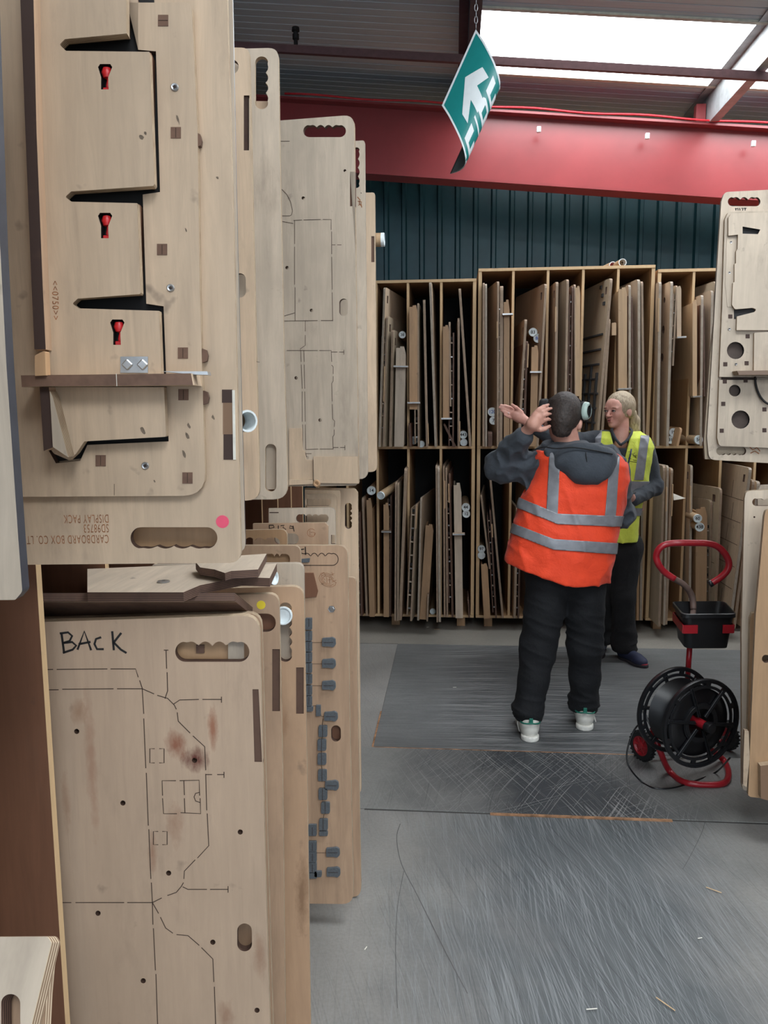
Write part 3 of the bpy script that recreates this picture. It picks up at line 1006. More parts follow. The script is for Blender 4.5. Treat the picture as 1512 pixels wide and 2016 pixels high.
fr = Frame(722, 900, 2.7, yaw=0)
b = board('cutting_die_board', fr, [(300, 285), (706, 277), (718, 276, 14), (720, 500), (724, 943, 16), (300, 950)],
          [handle(696, 290, 708, 370, 'right', 4, .3), circ(711, 380, 1)], .018, WG, 'slim strip of pale board with a burnt mark showing behind the wide ruled board')
kribbon('burnt_mark', fr, b, [[(704, 388), (709, 394), (707, 400), (711, 405)], [(705, 396), (712, 398)], [(706, 404), (711, 400), (712, 408)]], .003, M['burn'])
fr = Frame(738, 900, 2.88, yaw=0)
b = board('cutting_die_board', fr, [(350, 382), (728, 379, 4), (738, 379, 14), (739, 500), (742, 929, 12), (350, 935)],
          [rect(731, 465, 737, 516)], .018, WB, 'shortest and farthest upper board on the left, a tube end beside its edge')
kid('slot_plug', fr, b, rect(730, 464, 737, 517), [], .003, .01, [M['plug']] * 3)
p = PY(757, 472, 2.923)
cardtube('short cardboard tube poking out beyond the farthest upper left board', p, p + Vector((-.3, .0, -.0)), .0235, group=None)

# ================================================================ LOWER TIER
Y1 = 1.47
fr = Frame(500, 1500, Y1, yaw=8)
def loc(px, py, r):
    u, v = fr.uv(px, py)
    return u, v, r
st = []
for (px, py, rx, rz, c, s) in [(384, 1495, .030, .028, (92, 30, 18), .95), (348, 1468, .024, .034, (132, 66, 38), .8), (418, 1432, .012, .045, (140, 74, 42), .75), (155, 1400, .018, .03, (140, 96, 66), .5),
                               (180, 1500, .012, .17, (146, 96, 72), .45), (130, 1580, .010, .07, (140, 96, 70), .4), (345, 1622, .02, .05, (140, 92, 66), .45), (445, 2000, .02, .04, (130, 84, 60), .5), (300, 1680, .01, .05, (136, 80, 50), .5), (510, 1880, .015, .06, (134, 90, 66), .5), (60, 1300, .02, .01, (100, 70, 50), .4)]:
    u, v = fr.uv(px, py)
    st.append((u, v, rx, rz, c, s))
mb = wood('rust_stained_birch_face', (192, 166, 142), dark=.86, dirt=.3, var=.0, stains=st)
HL = [(57, 1297), (151, 1440), (242, 1581), (103, 1662), (332, 1719), (193, 1798), (282, 1931), (419, 1855), (473, 1638), (506, 1989), (383, 1497)]
b = board('cutting_die_board', fr, [(-420, 1232), (40, 1226), (510, 1211, 34), (513, 1300), (522, 1700), (533, 2060), (540, 2290, 16), (-420, 2340)],
          [handle(345, 1263, 491, 1303, 'top', 4, .22)] + [circ(x, y, 5.2) for x, y in HL] + [handle(467, 1818, 496, 1873), [(497, 1357), (509, 1357), (516, 1500), (501, 1500)]], .018, [mb, M['edge'], M['burnt']],
          'large rust-stained board marked BACK in black pen at the lower left')
kid('slot_plug', fr, b, [(494, 1354), (512, 1354), (518, 1503), (497, 1503)], [], .003, .012, [M['plug']] * 3)
kid('handle_backing', fr, b, rect(334, 1255, 449, 1312), [], .03, .006, [M['tan']] * 3)
kid('handle_backing', fr, b, rect(449, 1256, 480, 1314), [], .02, .008, [M['birch_grey']] * 3)
kid('ply_plug', fr, b, rect(386, 1270, 402, 1286), [], .026, .004, [M['plug']] * 3)
L = [[(40, 1319), (104, 1318)], [(112, 1318), (211, 1317)], [(218, 1317), (267, 1317), (272, 1333)], [(275, 1340), (280, 1355)],
     [(41, 1359), (115, 1358)], [(123, 1357), (223, 1356)], [(231, 1356), (280, 1356), (303, 1366)], [(310, 1369), (330, 1375), (343, 1388), (347, 1396)], [(349, 1403), (351, 1420), (374, 1443)],
     [(380, 1449), (403, 1470), (405, 1516)], [(280, 1356), (283, 1405)], [(283, 1415), (287, 1512)], [(288, 1522), (292, 1625)], [(293, 1633), (297, 1730)], [(298, 1738), (300, 1777)],
     [(300, 1777), (301, 1820)], [(302, 1828), (306, 1910)], [(307, 1918), (311, 2040)], [(311, 2050), (316, 2200)],
     [(323, 1280), (331, 1280)], [(327, 1281), (328, 1316)], [(329, 1324), (330, 1360), (325, 1375)], [(342, 1386), (354, 1378), (391, 1377)], [(399, 1377), (436, 1377)], [(436, 1372), (436, 1383)],
     [(405, 1524), (407, 1595)], [(408, 1602), (411, 1665), (389, 1689)], [(384, 1693), (363, 1715), (362, 1730)], [(361, 1738), (357, 1745), (347, 1757), (330, 1763)], [(318, 1768), (300, 1777)],
     [(405, 1525), (417, 1525)], [(428, 1525), (441, 1525)], [(441, 1520), (441, 1531)], [(360, 1746), (370, 1751), (407, 1751)], [(414, 1751), (449, 1751)], [(449, 1745), (449, 1757)],
     [(70, 1777), (140, 1777)], [(149, 1777), (244, 1777)], [(251, 1777), (300, 1777)], [(300, 1777), (312, 1798)], [(316, 1806), (326, 1827), (340, 1837)], [(348, 1840), (370, 1842), (392, 1861)],
     [(397, 1866), (419, 1888), (421, 1933)], [(422, 1943), (425, 2030)], [(425, 2040), (430, 2200)]]
for (x0, y0, x1, y1) in [(295, 1474, 323, 1502), (302, 1637, 329, 1663)]:
    L += [[(x0 + 9, y0), (x0, y0), (x0, y1), (x0 + 9, y1)], [(x1 - 9, y0), (x1, y0), (x1, y1), (x1 - 9, y1)]]
L += [[(346, 1537), (319, 1537), (320, 1566)], [(320, 1572), (322, 1602), (348, 1602)], [(354, 1537), (392, 1536), (393, 1566)], [(394, 1572), (395, 1602), (356, 1600)], [(362, 1538), (363, 1565)], [(363, 1572), (364, 1600)],
      [(393, 1560), (385, 1562), (382, 1569), (385, 1577), (394, 1580)]]
kribbon('cut_lines', fr, b, L, .0017, M['kerf'])
# handwriting BACK
W = [[(121, 1246), (126, 1284)], [(119, 1247), (134, 1245), (142, 1252), (137, 1262), (124, 1266)], [(124, 1266), (142, 1264), (150, 1271), (143, 1279), (125, 1285)],
     [(153, 1278), (166, 1243), (179, 1279)], [(156, 1268), (177, 1264)], [(198, 1255), (189, 1258), (186, 1268), (191, 1278), (203, 1278)],
     [(221, 1244), (224, 1279)], [(238, 1247), (223, 1266)], [(223, 1264), (238, 1279), (248, 1285)]]
kribbon('marker_writing', fr, b, W, .0042, M['ink'], -.0007)

# board just behind it, top edge showing, with pen marks
fr = Frame(500, 1500, 1.53, yaw=8)
b = board('cutting_die_board', fr, [(-420, 1230), (60, 1219), (515, 1206, 30), (520, 1400), (528, 1700), (540, 2100), (-420, 2250)], [], .018, WW,
          'board directly behind the BACK board, only its worn top edge showing')
kribbon('marker_writing', fr, b, [[(340, 1222), (345, 1228)], [(355, 1219), (358, 1228)], [(366, 1228), (366, 1218), (374, 1221), (368, 1225), (377, 1230)], [(383, 1218), (390, 1218), (384, 1228)]], .004, M['ink'], -.0007)
# board lying across the tops: dark edge toward the viewer
def flatboard(name, pts, z, th, mats, label, cat='board', dy=0):
    P = [PZ(x, y, z) for x, y in pts]
    c = sum(P, Vector()) / len(P)
    o = prism(name, [(p.x - c.x, p.y - c.y) for p in P], [], 0, th, mats)
    # local x->X, local z->Y, local y->-Z (thickness down)
    o.matrix_world = Matrix(((1, 0, 0, c.x), (0, 0, 1, c.y), (0, -1, 0, z), (0, 0, 0, 1)))
    if label: tag(o, label, cat)
    return o
ztop = PY(500, 1209, 1.54).z + .001
flatboard('offcut_board', [(-60, 1188), (470, 1186), (490, 1198), (498, 1204), (466, 1189), (-60, 1190)], 1.232, .016, [M['birch_warm'], M['burnt']], None) if False else None
fr = Frame(300, 1200, 1.50, yaw=7, tilt=62)
b = board('offcut_board', fr, [(-160, 1184), (462, 1183), (497, 1211), (480, 1214), (-160, 1216)], [], .016, [M['burnt'], M['burnt'], M['burnt']],
          'dark-edged board lying flat along the tops of the lower boards') 
kribbon('worn_edge', fr, b, [[(-100, 1186), (465, 1185)]], .003, M['edge'].copy() if False else M['birch'], -.0006)

fr = Frame(555, 1500, 1.60, yaw=7)
b = board('cutting_die_board', fr, [(200, 1186), (385, 1173), (549, 1169, 22), (556, 1500), (562, 2040), (565, 2200), (200, 2300)],
          [handle(490, 1208, 543, 1244, None), rect(536, 1278, 551, 1400)], .018, WW, 'brown board with a yellow round sticker near its top corner')
kid('slot_plug', fr, b, rect(535, 1277, 550, 1401), [], .003, .012, [M['plug']] * 3)
kid('handle_backing', fr, b, rect(478, 1200, 547, 1250), [], .03, .006, [M['brown']] * 3)
s = lathe('yellow_sticker', [(0, -.0004), (.0092, -.0004), (.0092, 0)], M['yellow'], None, 22, 'Y')
u, v = fr.uv(514, 1191); s.parent = b; s.location = (u, 0, v)
fr = Frame(605, 1500, 1.71, yaw=6)
st2 = []
for (px, py, rx, rz, c, s_) in [(595, 1760, .018, .12, (120, 88, 62), .7), (560, 1420, .01, .04, (150, 110, 80), .5)]:
    u, v = fr.uv(px, py); st2.append((u, v, rx, rz, c, s_))
mw2 = wood('damp_stained_birch_face', (196, 160, 128), dark=.84, var=0, stains=st2)
b = board('cutting_die_board', fr, [(250, 1170), (360, 1160), (598, 1154, 24), (604, 1500), (612, 2040), (615, 2200), (250, 2300)],
          [handle(549, 1186, 575, 1303, 'right', 5, .22), rect(583, 1314, 598, 1405)], .018, [mw2, M['edge'], M['burnt']],
          'brown board with a tall scalloped hand slot and a white tube end showing in it')
kid('slot_plug', fr, b, rect(582, 1313, 598, 1406), [], .003, .012, [M['plug']] * 3)
kid('handle_backing', fr, b, rect(543, 1180, 580, 1312), [], .03, .006, [M['birch_grey']] * 3)
fr = Frame(595, 1500, 1.86, yaw=4)
b = board('cutting_die_board', fr, [(300, 1113), (598, 1109, 16), (600, 1400), (608, 2040), (610, 2120), (300, 2160)], [], .018, WG,
          'pale grey-brown board whose top shows between the brown boards and the scraps')
p = PY(540, 1137, 1.80)
cardtube('white-ended tube peeping out beside the top board scraps', p, p + Vector((-.12, .05, -.02)), .018, group=None)
p = PY(561, 1208, 1.70)
e = cardtube('white-ended tube seen through the scalloped slot of a brown board', p + Vector((0, -.02, 0)), p + Vector((-.03, .18, -.04)), .02, group=None)

# ---- loose ply offcuts lying on top
flatboard('offcut_board', [(172, 1120), (385, 1111), (451, 1116), (545, 1109), (531, 1138), (476, 1136), (435, 1144), (394, 1152), (361, 1166), (172, 1166)], 1.262, .018,
          [M['birch_grey'], M['burnt']], 'long pale plywood offcut with a steel washer, lying across the board tops')
p = PZ(322, 1145, 1.263)
o = lathe('washer', [(.004, .0), (.004, .003), (.012, .002), (.012, 0)], M['steel'], None, 20, 'Z'); o.matrix_world = Matrix.Translation((p.x, p.y, 1.2625))
set_parent(o, COL.objects['offcut_board.001'])
flatboard('offcut_board', [(385, 1106), (451, 1095), (525, 1090), (508, 1121), (455, 1124), (443, 1128), (422, 1121), (394, 1117)], 1.285, .016,
          [M['birch_grey'], M['burnt']], 'smaller jagged plywood offcut lying on the long offcut')

# ---- G5: grey foam board
Y5 = 2.27
fr = Frame(690, 1500, Y5, yaw=0)
b = board('cutting_die_board', fr, [(440, 1078), (480, 1074), (684, 1074, 20), (688, 1400), (696, 1780, 22), (612, 1779), (440, 1779)],
          [handle(652, 1428, 671, 1460)], .018, [M['birch_warm'], M['edge'], M['burnt']],
          'board with rows of small grey foam blocks, facing the aisle at lower left')
kid('handle_backing', fr, b, rect(648, 1424, 675, 1464), [], .0185, .004, [M['brown']] * 3)
g = handle(586, 1089, 666, 1113, 'top', 4, .28)
kribbon('handle_outline', fr, b, [g + [g[0]]], .0022, M['kerf'])
kribbon('marker_writing', fr, b, [[(588, 1083), (598, 1081)], [(590, 1079), (594, 1090)], [(601, 1077), (602, 1092)]], .003, M['ink'])
kid('handle_backing', fr, b, [(590, 1101), (610, 1099), (609, 1107), (591, 1108)], [], -.004, .004, [M['foam']] * 3)
fo = kid('brown_foam_wedge', fr, b, [(600, 1128), (617, 1128), (626, 1164), (623, 1175), (601, 1177)], [], -.005, .005, [M['brown']] * 3)
lg = []
for k in range(3):
    lg.append([(645 + (17 - k * 3) * math.cos(a / 12 * 6.283) * (.95 if k else 1), 1142 + (14 - k * 3) * math.sin(a / 12 * 6.283 + .3)) for a in range(k, 11 + k)])
lg += [[(634, 1134), (631, 1129), (638, 1127), (641, 1133), (635, 1137), (640, 1142)], [(643, 1136), (644, 1148)], [(648, 1136), (649, 1148)], [(645, 1142), (653, 1141)], [(653, 1127), (656, 1133)], [(652, 1132), (658, 1129)],
       [(633, 1147), (637, 1152)], [(632, 1151), (638, 1148)], [(655, 1142), (661, 1147)], [(654, 1146), (662, 1142)]]
kribbon('burnt_emblem', fr, b, lg, .0011, M['burn'])
scw = lathe('screw', [(0, -.003), (.007, -.003), (.009, -.001), (.011, -.0015), (.011, 0)], M['steel'], None, 6, 'Y'); u, v = fr.uv(653, 1199); scw.parent = b; scw.location = (u, 0, v)
def foam(x0, y0, x1, y1, r=2.5, pts=None):
    o = kid('foam_block', fr, b, [(x0, y0, r), (x1, y0, r), (x1, y1, r), (x0, y1, r)] if pts is None else pts, [], -.008, .008, [M['foam']] * 3)
    return o
kl = []
for i, y in enumerate([1216, 1242, 1263, 1284, 1305, 1327, 1349, 1370]):
    foam(601, y + 1, 614, y + (24 if i == 0 else 20), 2)
    kl.append([(608, y + 2), (608, y + 18)])
foam(601, 1391, 616, 1401); foam(622, 1389, 631, 1410, 1)
for y in [1265, 1307, 1350, 1411, 1547, 1679, 1718]:
    x = {1411: 638, 1547: 640, 1679: 642, 1718: 643}.get(y, 634)
    foam(0, 0, 0, 0, pts=[(x, y - 8, 2), (x + 14, y - 9), (x + 20, y - 10, 3), (x + 26, y - 7, 5), (x + 27, y + 5, 5), (x + 21, y + 10, 4), (x + 15, y + 8), (x, y + 8, 2)])
    kl.append([(x + 3, y), (x + 22, y)])
    if y < 1400 or y == 1679: kl.append([(x - 19, y), (x, y)])
for (x, y) in [(635, 1440), (633, 1467), (633, 1495), (634, 1527), (635, 1564), (640, 1591), (636, 1624)]:
    foam(x - 8, y - 11, x + 9, y + 11, 3)
    kl.append([(x, y - 12), (x, y + 12)])
foam(628, 1637, 645, 1646)
for i, y in enumerate([1626, 1657, 1678, 1699]):
    foam(607, y + (0 if i else -2), 623, y + 20, 2); kl.append([(615, y + 3), (615, y + 18)])
foam(608, 1718, 624, 1730); foam(619, 1716, 633, 1727)
kribbon('foam_cut_lines', fr, b, kl, .0015, M['kerf'], -.0086)
kribbon('cut_lines', fr, b, [[(636, 1415), (634, 1430)], [(634, 1452), (633, 1456)], [(633, 1479), (633, 1484)], [(633, 1508), (634, 1515)], [(635, 1578), (639, 1580)], [(638, 1603), (636, 1613)], [(614, 1390), (630, 1389), (632, 1410), (638, 1411)]], .0018, M['kerf'])
fr = Frame(705, 1500, 2.42, yaw=0)
b = board('cutting_die_board', fr, [(440, 1138), (701, 1137, 10), (703, 1300), (711, 1766, 18), (440, 1766)], [], .018, WW,
          'worn brown board just behind the grey foam board')
fr = Frame(703, 1050, 2.75, yaw=0)
b = board('cutting_die_board', fr, [(600, 961), (698, 962, 7), (704, 970), (706, 1150), (711, 1560, 5), (600, 1560)], [handle(679, 990, 693, 1041, 'right', 4, .28)], .018, WB,
          'pale board with an upright scalloped hand slot below the upper boards')
# small boards seen between the tiers
def mid(Y, pts, holes, label, mats, extra=None, yaw=0):
    global fr
    fr = Frame(600, 1030, Y, yaw=yaw)
    return board('cutting_die_board', fr, pts, holes, .012, mats, label)
mid(2.16, [(440, 1080), (478, 1075), (592, 1074, 16), (594, 1750), (440, 1750)], [handle(520, 1090, 571, 1112, 'top', 3, .3)], 'peach-coloured board with a scalloped hole just above the loose offcuts', WW)
kid('handle_backing', fr, COL.objects[-1] if False else [o for o in COL.objects if o.name.startswith('cutting_die_board')][-1], rect(510, 1084, 575, 1116), [], .02, .004, [M['tan']] * 3)
mid(2.36, [(440, 1050), (475, 1044), (565, 1042, 14), (566, 1700), (440, 1700)], [handle(452, 1058, 551, 1080, 'top', 4, .3)], 'tan board with a scalloped hole in front of the board marked R139', WT)
bb = mid(2.44, [(498, 1031), (640, 1029, 4), (646, 1036), (647, 1650), (498, 1650)], [handle(540, 1050, 588, 1072)], 'grey-brown board marked R139 in black marker', [M['birch_warm'], M['edge'], M['burnt']])
kribbon('marker_writing', fr, bb, [[(530, 1034), (531, 1047)], [(530, 1034), (538, 1034), (540, 1038), (532, 1040), (541, 1047)], [(548, 1035), (548, 1046)], [(553, 1035), (560, 1034), (557, 1038), (563, 1042), (558, 1046), (553, 1045)],
                                   [(577, 1037), (571, 1035), (570, 1040), (577, 1040), (577, 1035), (579, 1046)]], .0026, M['ink'])
kribbon('burnt_emblem', fr, bb, [[(613 + 8 * math.cos(a), 1049 + 8 * math.sin(a)) for a in np.linspace(0, 5.6, 12)], [(610, 1044), (610, 1054), (615, 1054)], [(612, 1048), (619, 1048), (619, 1053)]], .0014, M['burn'])
bb = mid(2.52, [(529, 1001), (660, 999, 12), (661, 1650), (529, 1650)], [handle(583, 1012, 647, 1029, 'top', 4, .25), rect(652, 1053, 660, 1071)], 'grey board with a see-through scalloped hole above the R139 board', WG)
kribbon('handle_rim', fr, bb, [[(531, 1009), (548, 1009)]], .003, M['burnt'])
mid(2.6, [(604, 973), (663, 972, 14), (665, 1600), (604, 1600)], [handle(600, 981, 652, 996, 'top', 4, .25)], 'small board with a wide scalloped hand hole behind the upper board foot', WB)
mid(2.66, [(600, 965), (668, 966, 4), (670, 975), (672, 1600), (600, 1600)], [], 'thin light board edge standing behind the small scalloped board', WB)

# ---- bottom-left foreground: leaning pale board
fr = Frame(60, 1900, .60, yaw=-4, tilt=-34)
b = board('cutting_die_board', fr, [(-300, 1846), (94, 1844, 8), (101, 1856, 4), (62, 2016), (40, 2110), (-300, 2110)], [handle(2, 1957, 40, 2130)], .016, [M['birch_grey'], M['edge'], M['burnt']],
          'pale board tilted toward the viewer at the bottom left corner')
kid('rear_sheet', fr, b, [(-250, 1850), (90, 1850), (99, 1862), (90, 1960), (80, 2140), (-250, 2140)], [], .022, .012, [M['birch_warm'], M['edge'], M['burnt']])

# ================================================================ BOARDS IN THE BACK RACKS
ORD = ['first', 'second', 'third', 'fourth', 'fifth', 'sixth', 'seventh', 'eighth', 'ninth']
M['tan_l'] = wood('pale_strip_face', (200, 168, 132), var=.06, dirt=.2)
M['dkedge'] = ply('dirty_ply_edge', (182, 160, 136), (120, 100, 86), n=5)
M['grey_w'] = wood('grey_board_face', (188, 170, 146), dark=.8, dirt=.5, var=.08)
BF = {'g': [M['grey_w'], M['dkedge'], M['burnt']], 'b': [M['birch_warm'], M['dkedge'], M['burnt']], 't': [M['tan'], M['tan'], M['burnt']], 'w': [M['birch'], M['edge_grey'], M['burnt']],
      'd': [M['brown'], M['burnt'], M['burnt']], 'l': [M['birch'], M['birch'], M['burnt']]}
def leaning(xt, yt, xb, yb, th, dx, mat, Lz, zb, Yf, hole=None, name='cutting_die_board', tabs=(), ladder=None, holes=(), lim=None):
    """board standing on its edge in a pigeonhole: front edge from (xt,yt) to (xb,yb) in the photograph, th = its thickness in pixels,
    dx = how far its rear edge is shifted sideways in metres"""
    A = PY(xt, yt, Yf); B = PY(xb, yb, Yf)
    if zb is not None: B.z = zb
    if lim:      # stay inside the pigeonhole
        lo, hi = lim
        Xt = A.x; Xb = B.x
        dx = max(dx, lo + .014 - min(Xt, Xb)) if dx < 0 else min(dx, hi - .014 - max(Xt, Xb))
    wv = (A - B); H = wv.length; wv.normalize()
    u = Vector((dx, Lz, 0)); Ln = u.length; u.normalize()
    u = (u - wv * u.dot(wv)).normalized()
    n = wv.cross(u).normalized()
    T = th / FPX * Yf
    # local x = into the rack, local y = thickness, local z = up
    M4 = Matrix(((u.x, n.x, wv.x, B.x), (u.y, n.y, wv.y, B.y), (u.z, n.z, wv.z, B.z), (0, 0, 0, 1)))
    r = .03
    out = rounded([(0, 0), (0, H, r), (Ln, H, r), (Ln, 0)], 3)
    hs = []
    if hole == 'top':
        hs.append([(.05, H - .10), (.085, H - .10), (.085, H - .05), (.05, H - .05)][::-1])
    if hole == 'slot':
        hs.append([(.03, H * .62), (.055, H * .62), (.055, H * .75), (.03, H * .75)])
    for (a, b, rr) in holes:
        hs.append([(a + rr * math.cos(k * .785), b * H + rr * math.sin(k * .785)) for k in range(8)])
    o = prism(name, out, hs, -T / 2, T / 2, BF[mat])
    o.matrix_world = M4
    for (f0, f1, side) in tabs:       # pale spacer strip on the front edge
        t_ = bbox('edge_tab', (-.006, .02, (-T / 2 if side < 0 else T / 2) - .004, (-T / 2 if side < 0 else T / 2) + .004, H * f0, H * f1), M['tan_l'], None, .001)
        t_.parent = o
    if ladder:
        sd, gap, f0, f1, nr = ladder
        y0 = sd * (T / 2 + gap); y1 = sd * (T / 2 + gap + .009)
        pl = prism('counter_plate', [(.01, H * f0), (.01, H * f1), (Ln * .8, H * f1), (Ln * .8, H * f0)], [], min(y0, y1), max(y0, y1), BF[mat]); pl.parent = o
        for k in range(nr):
            z = H * (f0 + (f1 - f0) * (k + .5) / nr)
            ys = sorted((sd * T / 2, y0))
            rg = bbox('spacer', (.012, .03, ys[0], ys[1], z - .004, z + .004), M['birch_grey'] if k % 3 else M['steel'], None, 0); rg.parent = o
            rg2 = bbox('spacer', (.014, .022, ys[0], ys[1], z + .02, z + .04), M['black'], None, 0) if k % 2 else None
            if rg2: rg2.parent = o
    return o, H, Ln, T
def panel_front(x0, x1, yt, yb, zb, Yf, mat, name='wrapped_board_pack', lean=0, dep=.5, bar=None, notch=True):
    """box-like tan pack seen end-on (front face toward the aisle)"""
    A = PY((x0 + x1) / 2 + lean, yt, Yf); B = PY((x0 + x1) / 2, yb, Yf)
    if zb is not None: B.z = zb
    wv = (A - B); H = wv.length; wv.normalize()
    n = Vector((0, 1, 0)); n = (n - wv * n.dot(wv)).normalized()
    u = n.cross(wv).normalized()
    W = (x1 - x0) / FPX * Yf / 2
    M4 = Matrix(((u.x, n.x, wv.x, B.x), (u.y, n.y, wv.y, B.y), (u.z, n.z, wv.z, B.z), (0, 0, 0, 1)))
    f = .6 if notch else 0
    out = [(-W, 0), (W, 0), (W, H * .93), (W * .6, H), (-W, H)]
    if notch:
        out = [(-W, 0), (W * .9, 0), (W, H * .02), (W, H * .93), (W * .6, H), (-W * .2, H), (-W * .2, H * .985), (-W, H * .985)]
    o = prism(name, out, [], 0, .012, [M[mat], M[mat]])
    o.matrix_world = M4
    s = bbox('side_board', (-W, -W + .012, .012, dep, .002, H * .97), [M[mat]], None, .001); s.parent = o
    s = bbox('side_board', (W - .012, W, .012, dep, .01, H * .9), [M[mat]], None, .001); s.parent = o
    if bar is not None:
        q = PY((x0 + x1) / 2, bar, Yf)
        hz = (q - B).dot(wv)
        k = bbox('cross_strip', (-W - .012, W + .02, -.05, .0, hz - .006, hz + .006), [M['dkedge'], M['steel']], None, .001); k.parent = o
    return o
def rtube(x, y, r, ink, Yf=None, Lr=.5, label='', zrest=None):
    Yf = Yf or 5.68
    p = PY(x, y, Yf)
    return cardtube(label, p, p + Vector((.0, Lr, 0)), r / FPX * Yf, ink=ink, name='postal_tube')
INK = M['ink']; BLU = flat('blue_ink', (40, 80, 170), .5)
ZU, ZL = ZM + .011, Z0 + .021
UNIT = {1: 'left', 2: 'middle', 3: 'right'}
LOOK = {'g': 'grey-brown die board', 'b': 'brown die board', 't': 'tan die board', 'w': 'pale die board', 'd': 'dark brown board', 'l': 'light wooden board'}
RK = {1: d1, 2: d2, 3: d3}
KB = {(1, 'nearest the big boards'): 'first', (1, 'second along'): 'second', (1, 'third along'): 'third', (1, 'at its right end'): 'fourth', (2, 'at its left end'): 'first', (2, 'second along'): 'second', (2, 'in the middle, behind the man'): 'third', (2, 'second along, behind the man'): 'second', (2, 'fourth along'): 'fourth', (2, 'fourth along, behind the woman'): 'fourth', (2, 'at its right end'): 'fifth', (3, 'at its left end'): 'first', (3, 'second along'): 'second', (3, 'third along'): 'third'}
PH = {'nearest the big boards': 'hidden-end', 'at its left end': 'first', 'second along': 'second', 'third along': 'third'}
def bay(unit, tier, k, rows):
    """rows: dicts in left-to-right order for one pigeonhole"""
    top = tier == 'upper'
    xm = PY(rows[-1][1], 884 if top else 1100, 5.7).x
    xs_ = [PY((r[3] if r[0] == 'B' else (r[1] + r[2]) / 2 if r[0] == 'P' else r[1]), 884 if top else 1205, 5.7).x for r in rows]
    xm = sorted(xs_)[len(xs_) // 2]
    lim = None
    for a_, b_ in zip(RK[unit][:-1], RK[unit][1:]):
        if a_ <= xm <= b_: lim = (a_, b_)
    # rear edges keep the order of the front edges, so that boards stand side by side
    rr_ = [(PY((r[1] + r[3]) / 2, 884 if top else 1080, 5.6).x, n_) for n_, r in enumerate(rows) if r[0] == 'B' and 'L' not in r[8]]
    rr_.sort()
    rear = {n_: x_ + rows[n_][6] for x_, n_ in rr_}
    for (x0_, a_), (x1_, b_) in reversed(list(zip(rr_[:-1], rr_[1:]))):
        rear[a_] = min(rear[a_], rear[b_] - .022)
    fx_ = {n_: x_ for x_, n_ in rr_}
    rows = [r if n_ not in rear else r[:6] + (rear[n_] - fx_[n_],) + r[7:] for n_, r in enumerate(rows)]
    for i, r in enumerate(rows):
        kind = r[0]
        place = '%s %s bay of %s back rack' % (KB[(unit, k)], tier, UNIT[unit])
        if kind == 'B':
            _, xt, yt, xb, yb, th, dx, mat, kw = r
            kw = dict(kw)
            Yf = kw.pop('Y', 5.60 if top else 5.62)
            look = kw.pop('look', LOOK[mat])
            zb = None if kw.pop('raise_', False) else (ZU if top else ZL)
            Lz = kw.pop('L', .72)
            o, *_ = leaning(xt, yt, xb, yb, th, dx, mat, Lz, zb, Yf, lim=lim, **kw)
            tag(o, '%s, %s from left, %s' % (look, ORD[i], place), 'board', 'boards stored in the back racks')
        elif kind == 'P':
            _, x0, x1, yt, yb, mat, kw = r
            kw = dict(kw)
            Yf = kw.pop('Y', 5.60 if top else 5.6)
            look = kw.pop('look', 'flat-fronted tan box board')
            zb = None if kw.pop('raise_', False) else (ZU if top else ZL)
            o = panel_front(x0, x1, yt, yb, zb, Yf, mat, name='box_board', **kw)
            tag(o, '%s, %s from left, %s' % (look, ORD[i], place), 'board', 'boards stored in the back racks')
        else:
            _, x, y, rr, ink, kw = r
            kw = dict(kw)
            lk = kw.pop('look', None)
            what = lk or ('ink-numbered postal tube' if ink else 'blank-capped postal tube')
            rtube(x, y, rr, ink, label='%s, %s from left, %s' % (what, ORD[i], place), **kw)

# unit 1 (left), upper tier: pigeonholes counted from the left boards
bay(1, 'upper', 'nearest the big boards', [
    ('B', 757, 565, 747, 880, 4, .20, 'w', dict(hole='top')),
    ('B', 762, 622, 755, 880, 4, .14, 'g', dict(hole='top', tabs=[(.35, .62, 1)], ladder=(1, .022, .1, .85, 8), look='laddered grey die board')),
    ('B', 773, 649, 768, 880, 4.5, .10, 'g', dict(hole='top', look='short grey die board')),
    ('P', 776, 795, 682, 876, 'birch_grey', dict(lean=4, bar=722, look='pale box board with a slot')),
    ('T', 792, 659, 6.8, ('38', INK), dict(Lr=.55)),
])
bay(1, 'upper', 'second along', [
    ('B', 806, 833, 808, 880, 4, .02, 'd', dict(look='short dark batten', L=.3)),
    ('P', 806, 822, 601, 806, 'tan', dict(bar=793, raise_=True, look='tan box board')),
    ('T', 815, 867, 7.6, ('709', INK), {}),
    ('B', 823, 596, 824, 850, 3.5, .02, 'g', dict(ladder=(1, .014, .02, .9, 9), look='thin laddered die board')),
    ('T', 829.5, 874.5, 6.6, None, {}),
    ('B', 835, 589, 841, 882, 4.5, -.02, 'g', dict(tabs=[(.06, .16, -1), (.02, .06, -1)])),
    ('B', 847, 555, 858, 882, 4.5, .06, 'w', dict()),
])
bay(1, 'upper', 'third along', [
    ('P', 872, 884, 640, 825, 'tan', dict(bar=824, raise_=True, look='orange-brown box board')),
    ('B', 885, 633, 887, 800, 3.5, .02, 'b', dict(raise_=True)),
    ('B', 874, 834, 896, 876, 4, .0, 'd', dict(look='dark slanting offcut', L=.3)),
    ('B', 893, 654, 892, 850, 3, .02, 'd', dict(ladder=(1, .018, .0, .97, 8), look='dark laddered die board')),
    ('B', 903, 625, 903, 860, 4, -.01, 'g', dict(tabs=[(.04, .2, -1)])),
    ('T', 912, 856, 7.8, ('443', INK), {}),
    ('T', 913, 871, 7.2, None, {}),
    ('B', 905, 567, 926, 880, 4.5, .02, 'g', dict(look='far-leaning grey die board')),
])
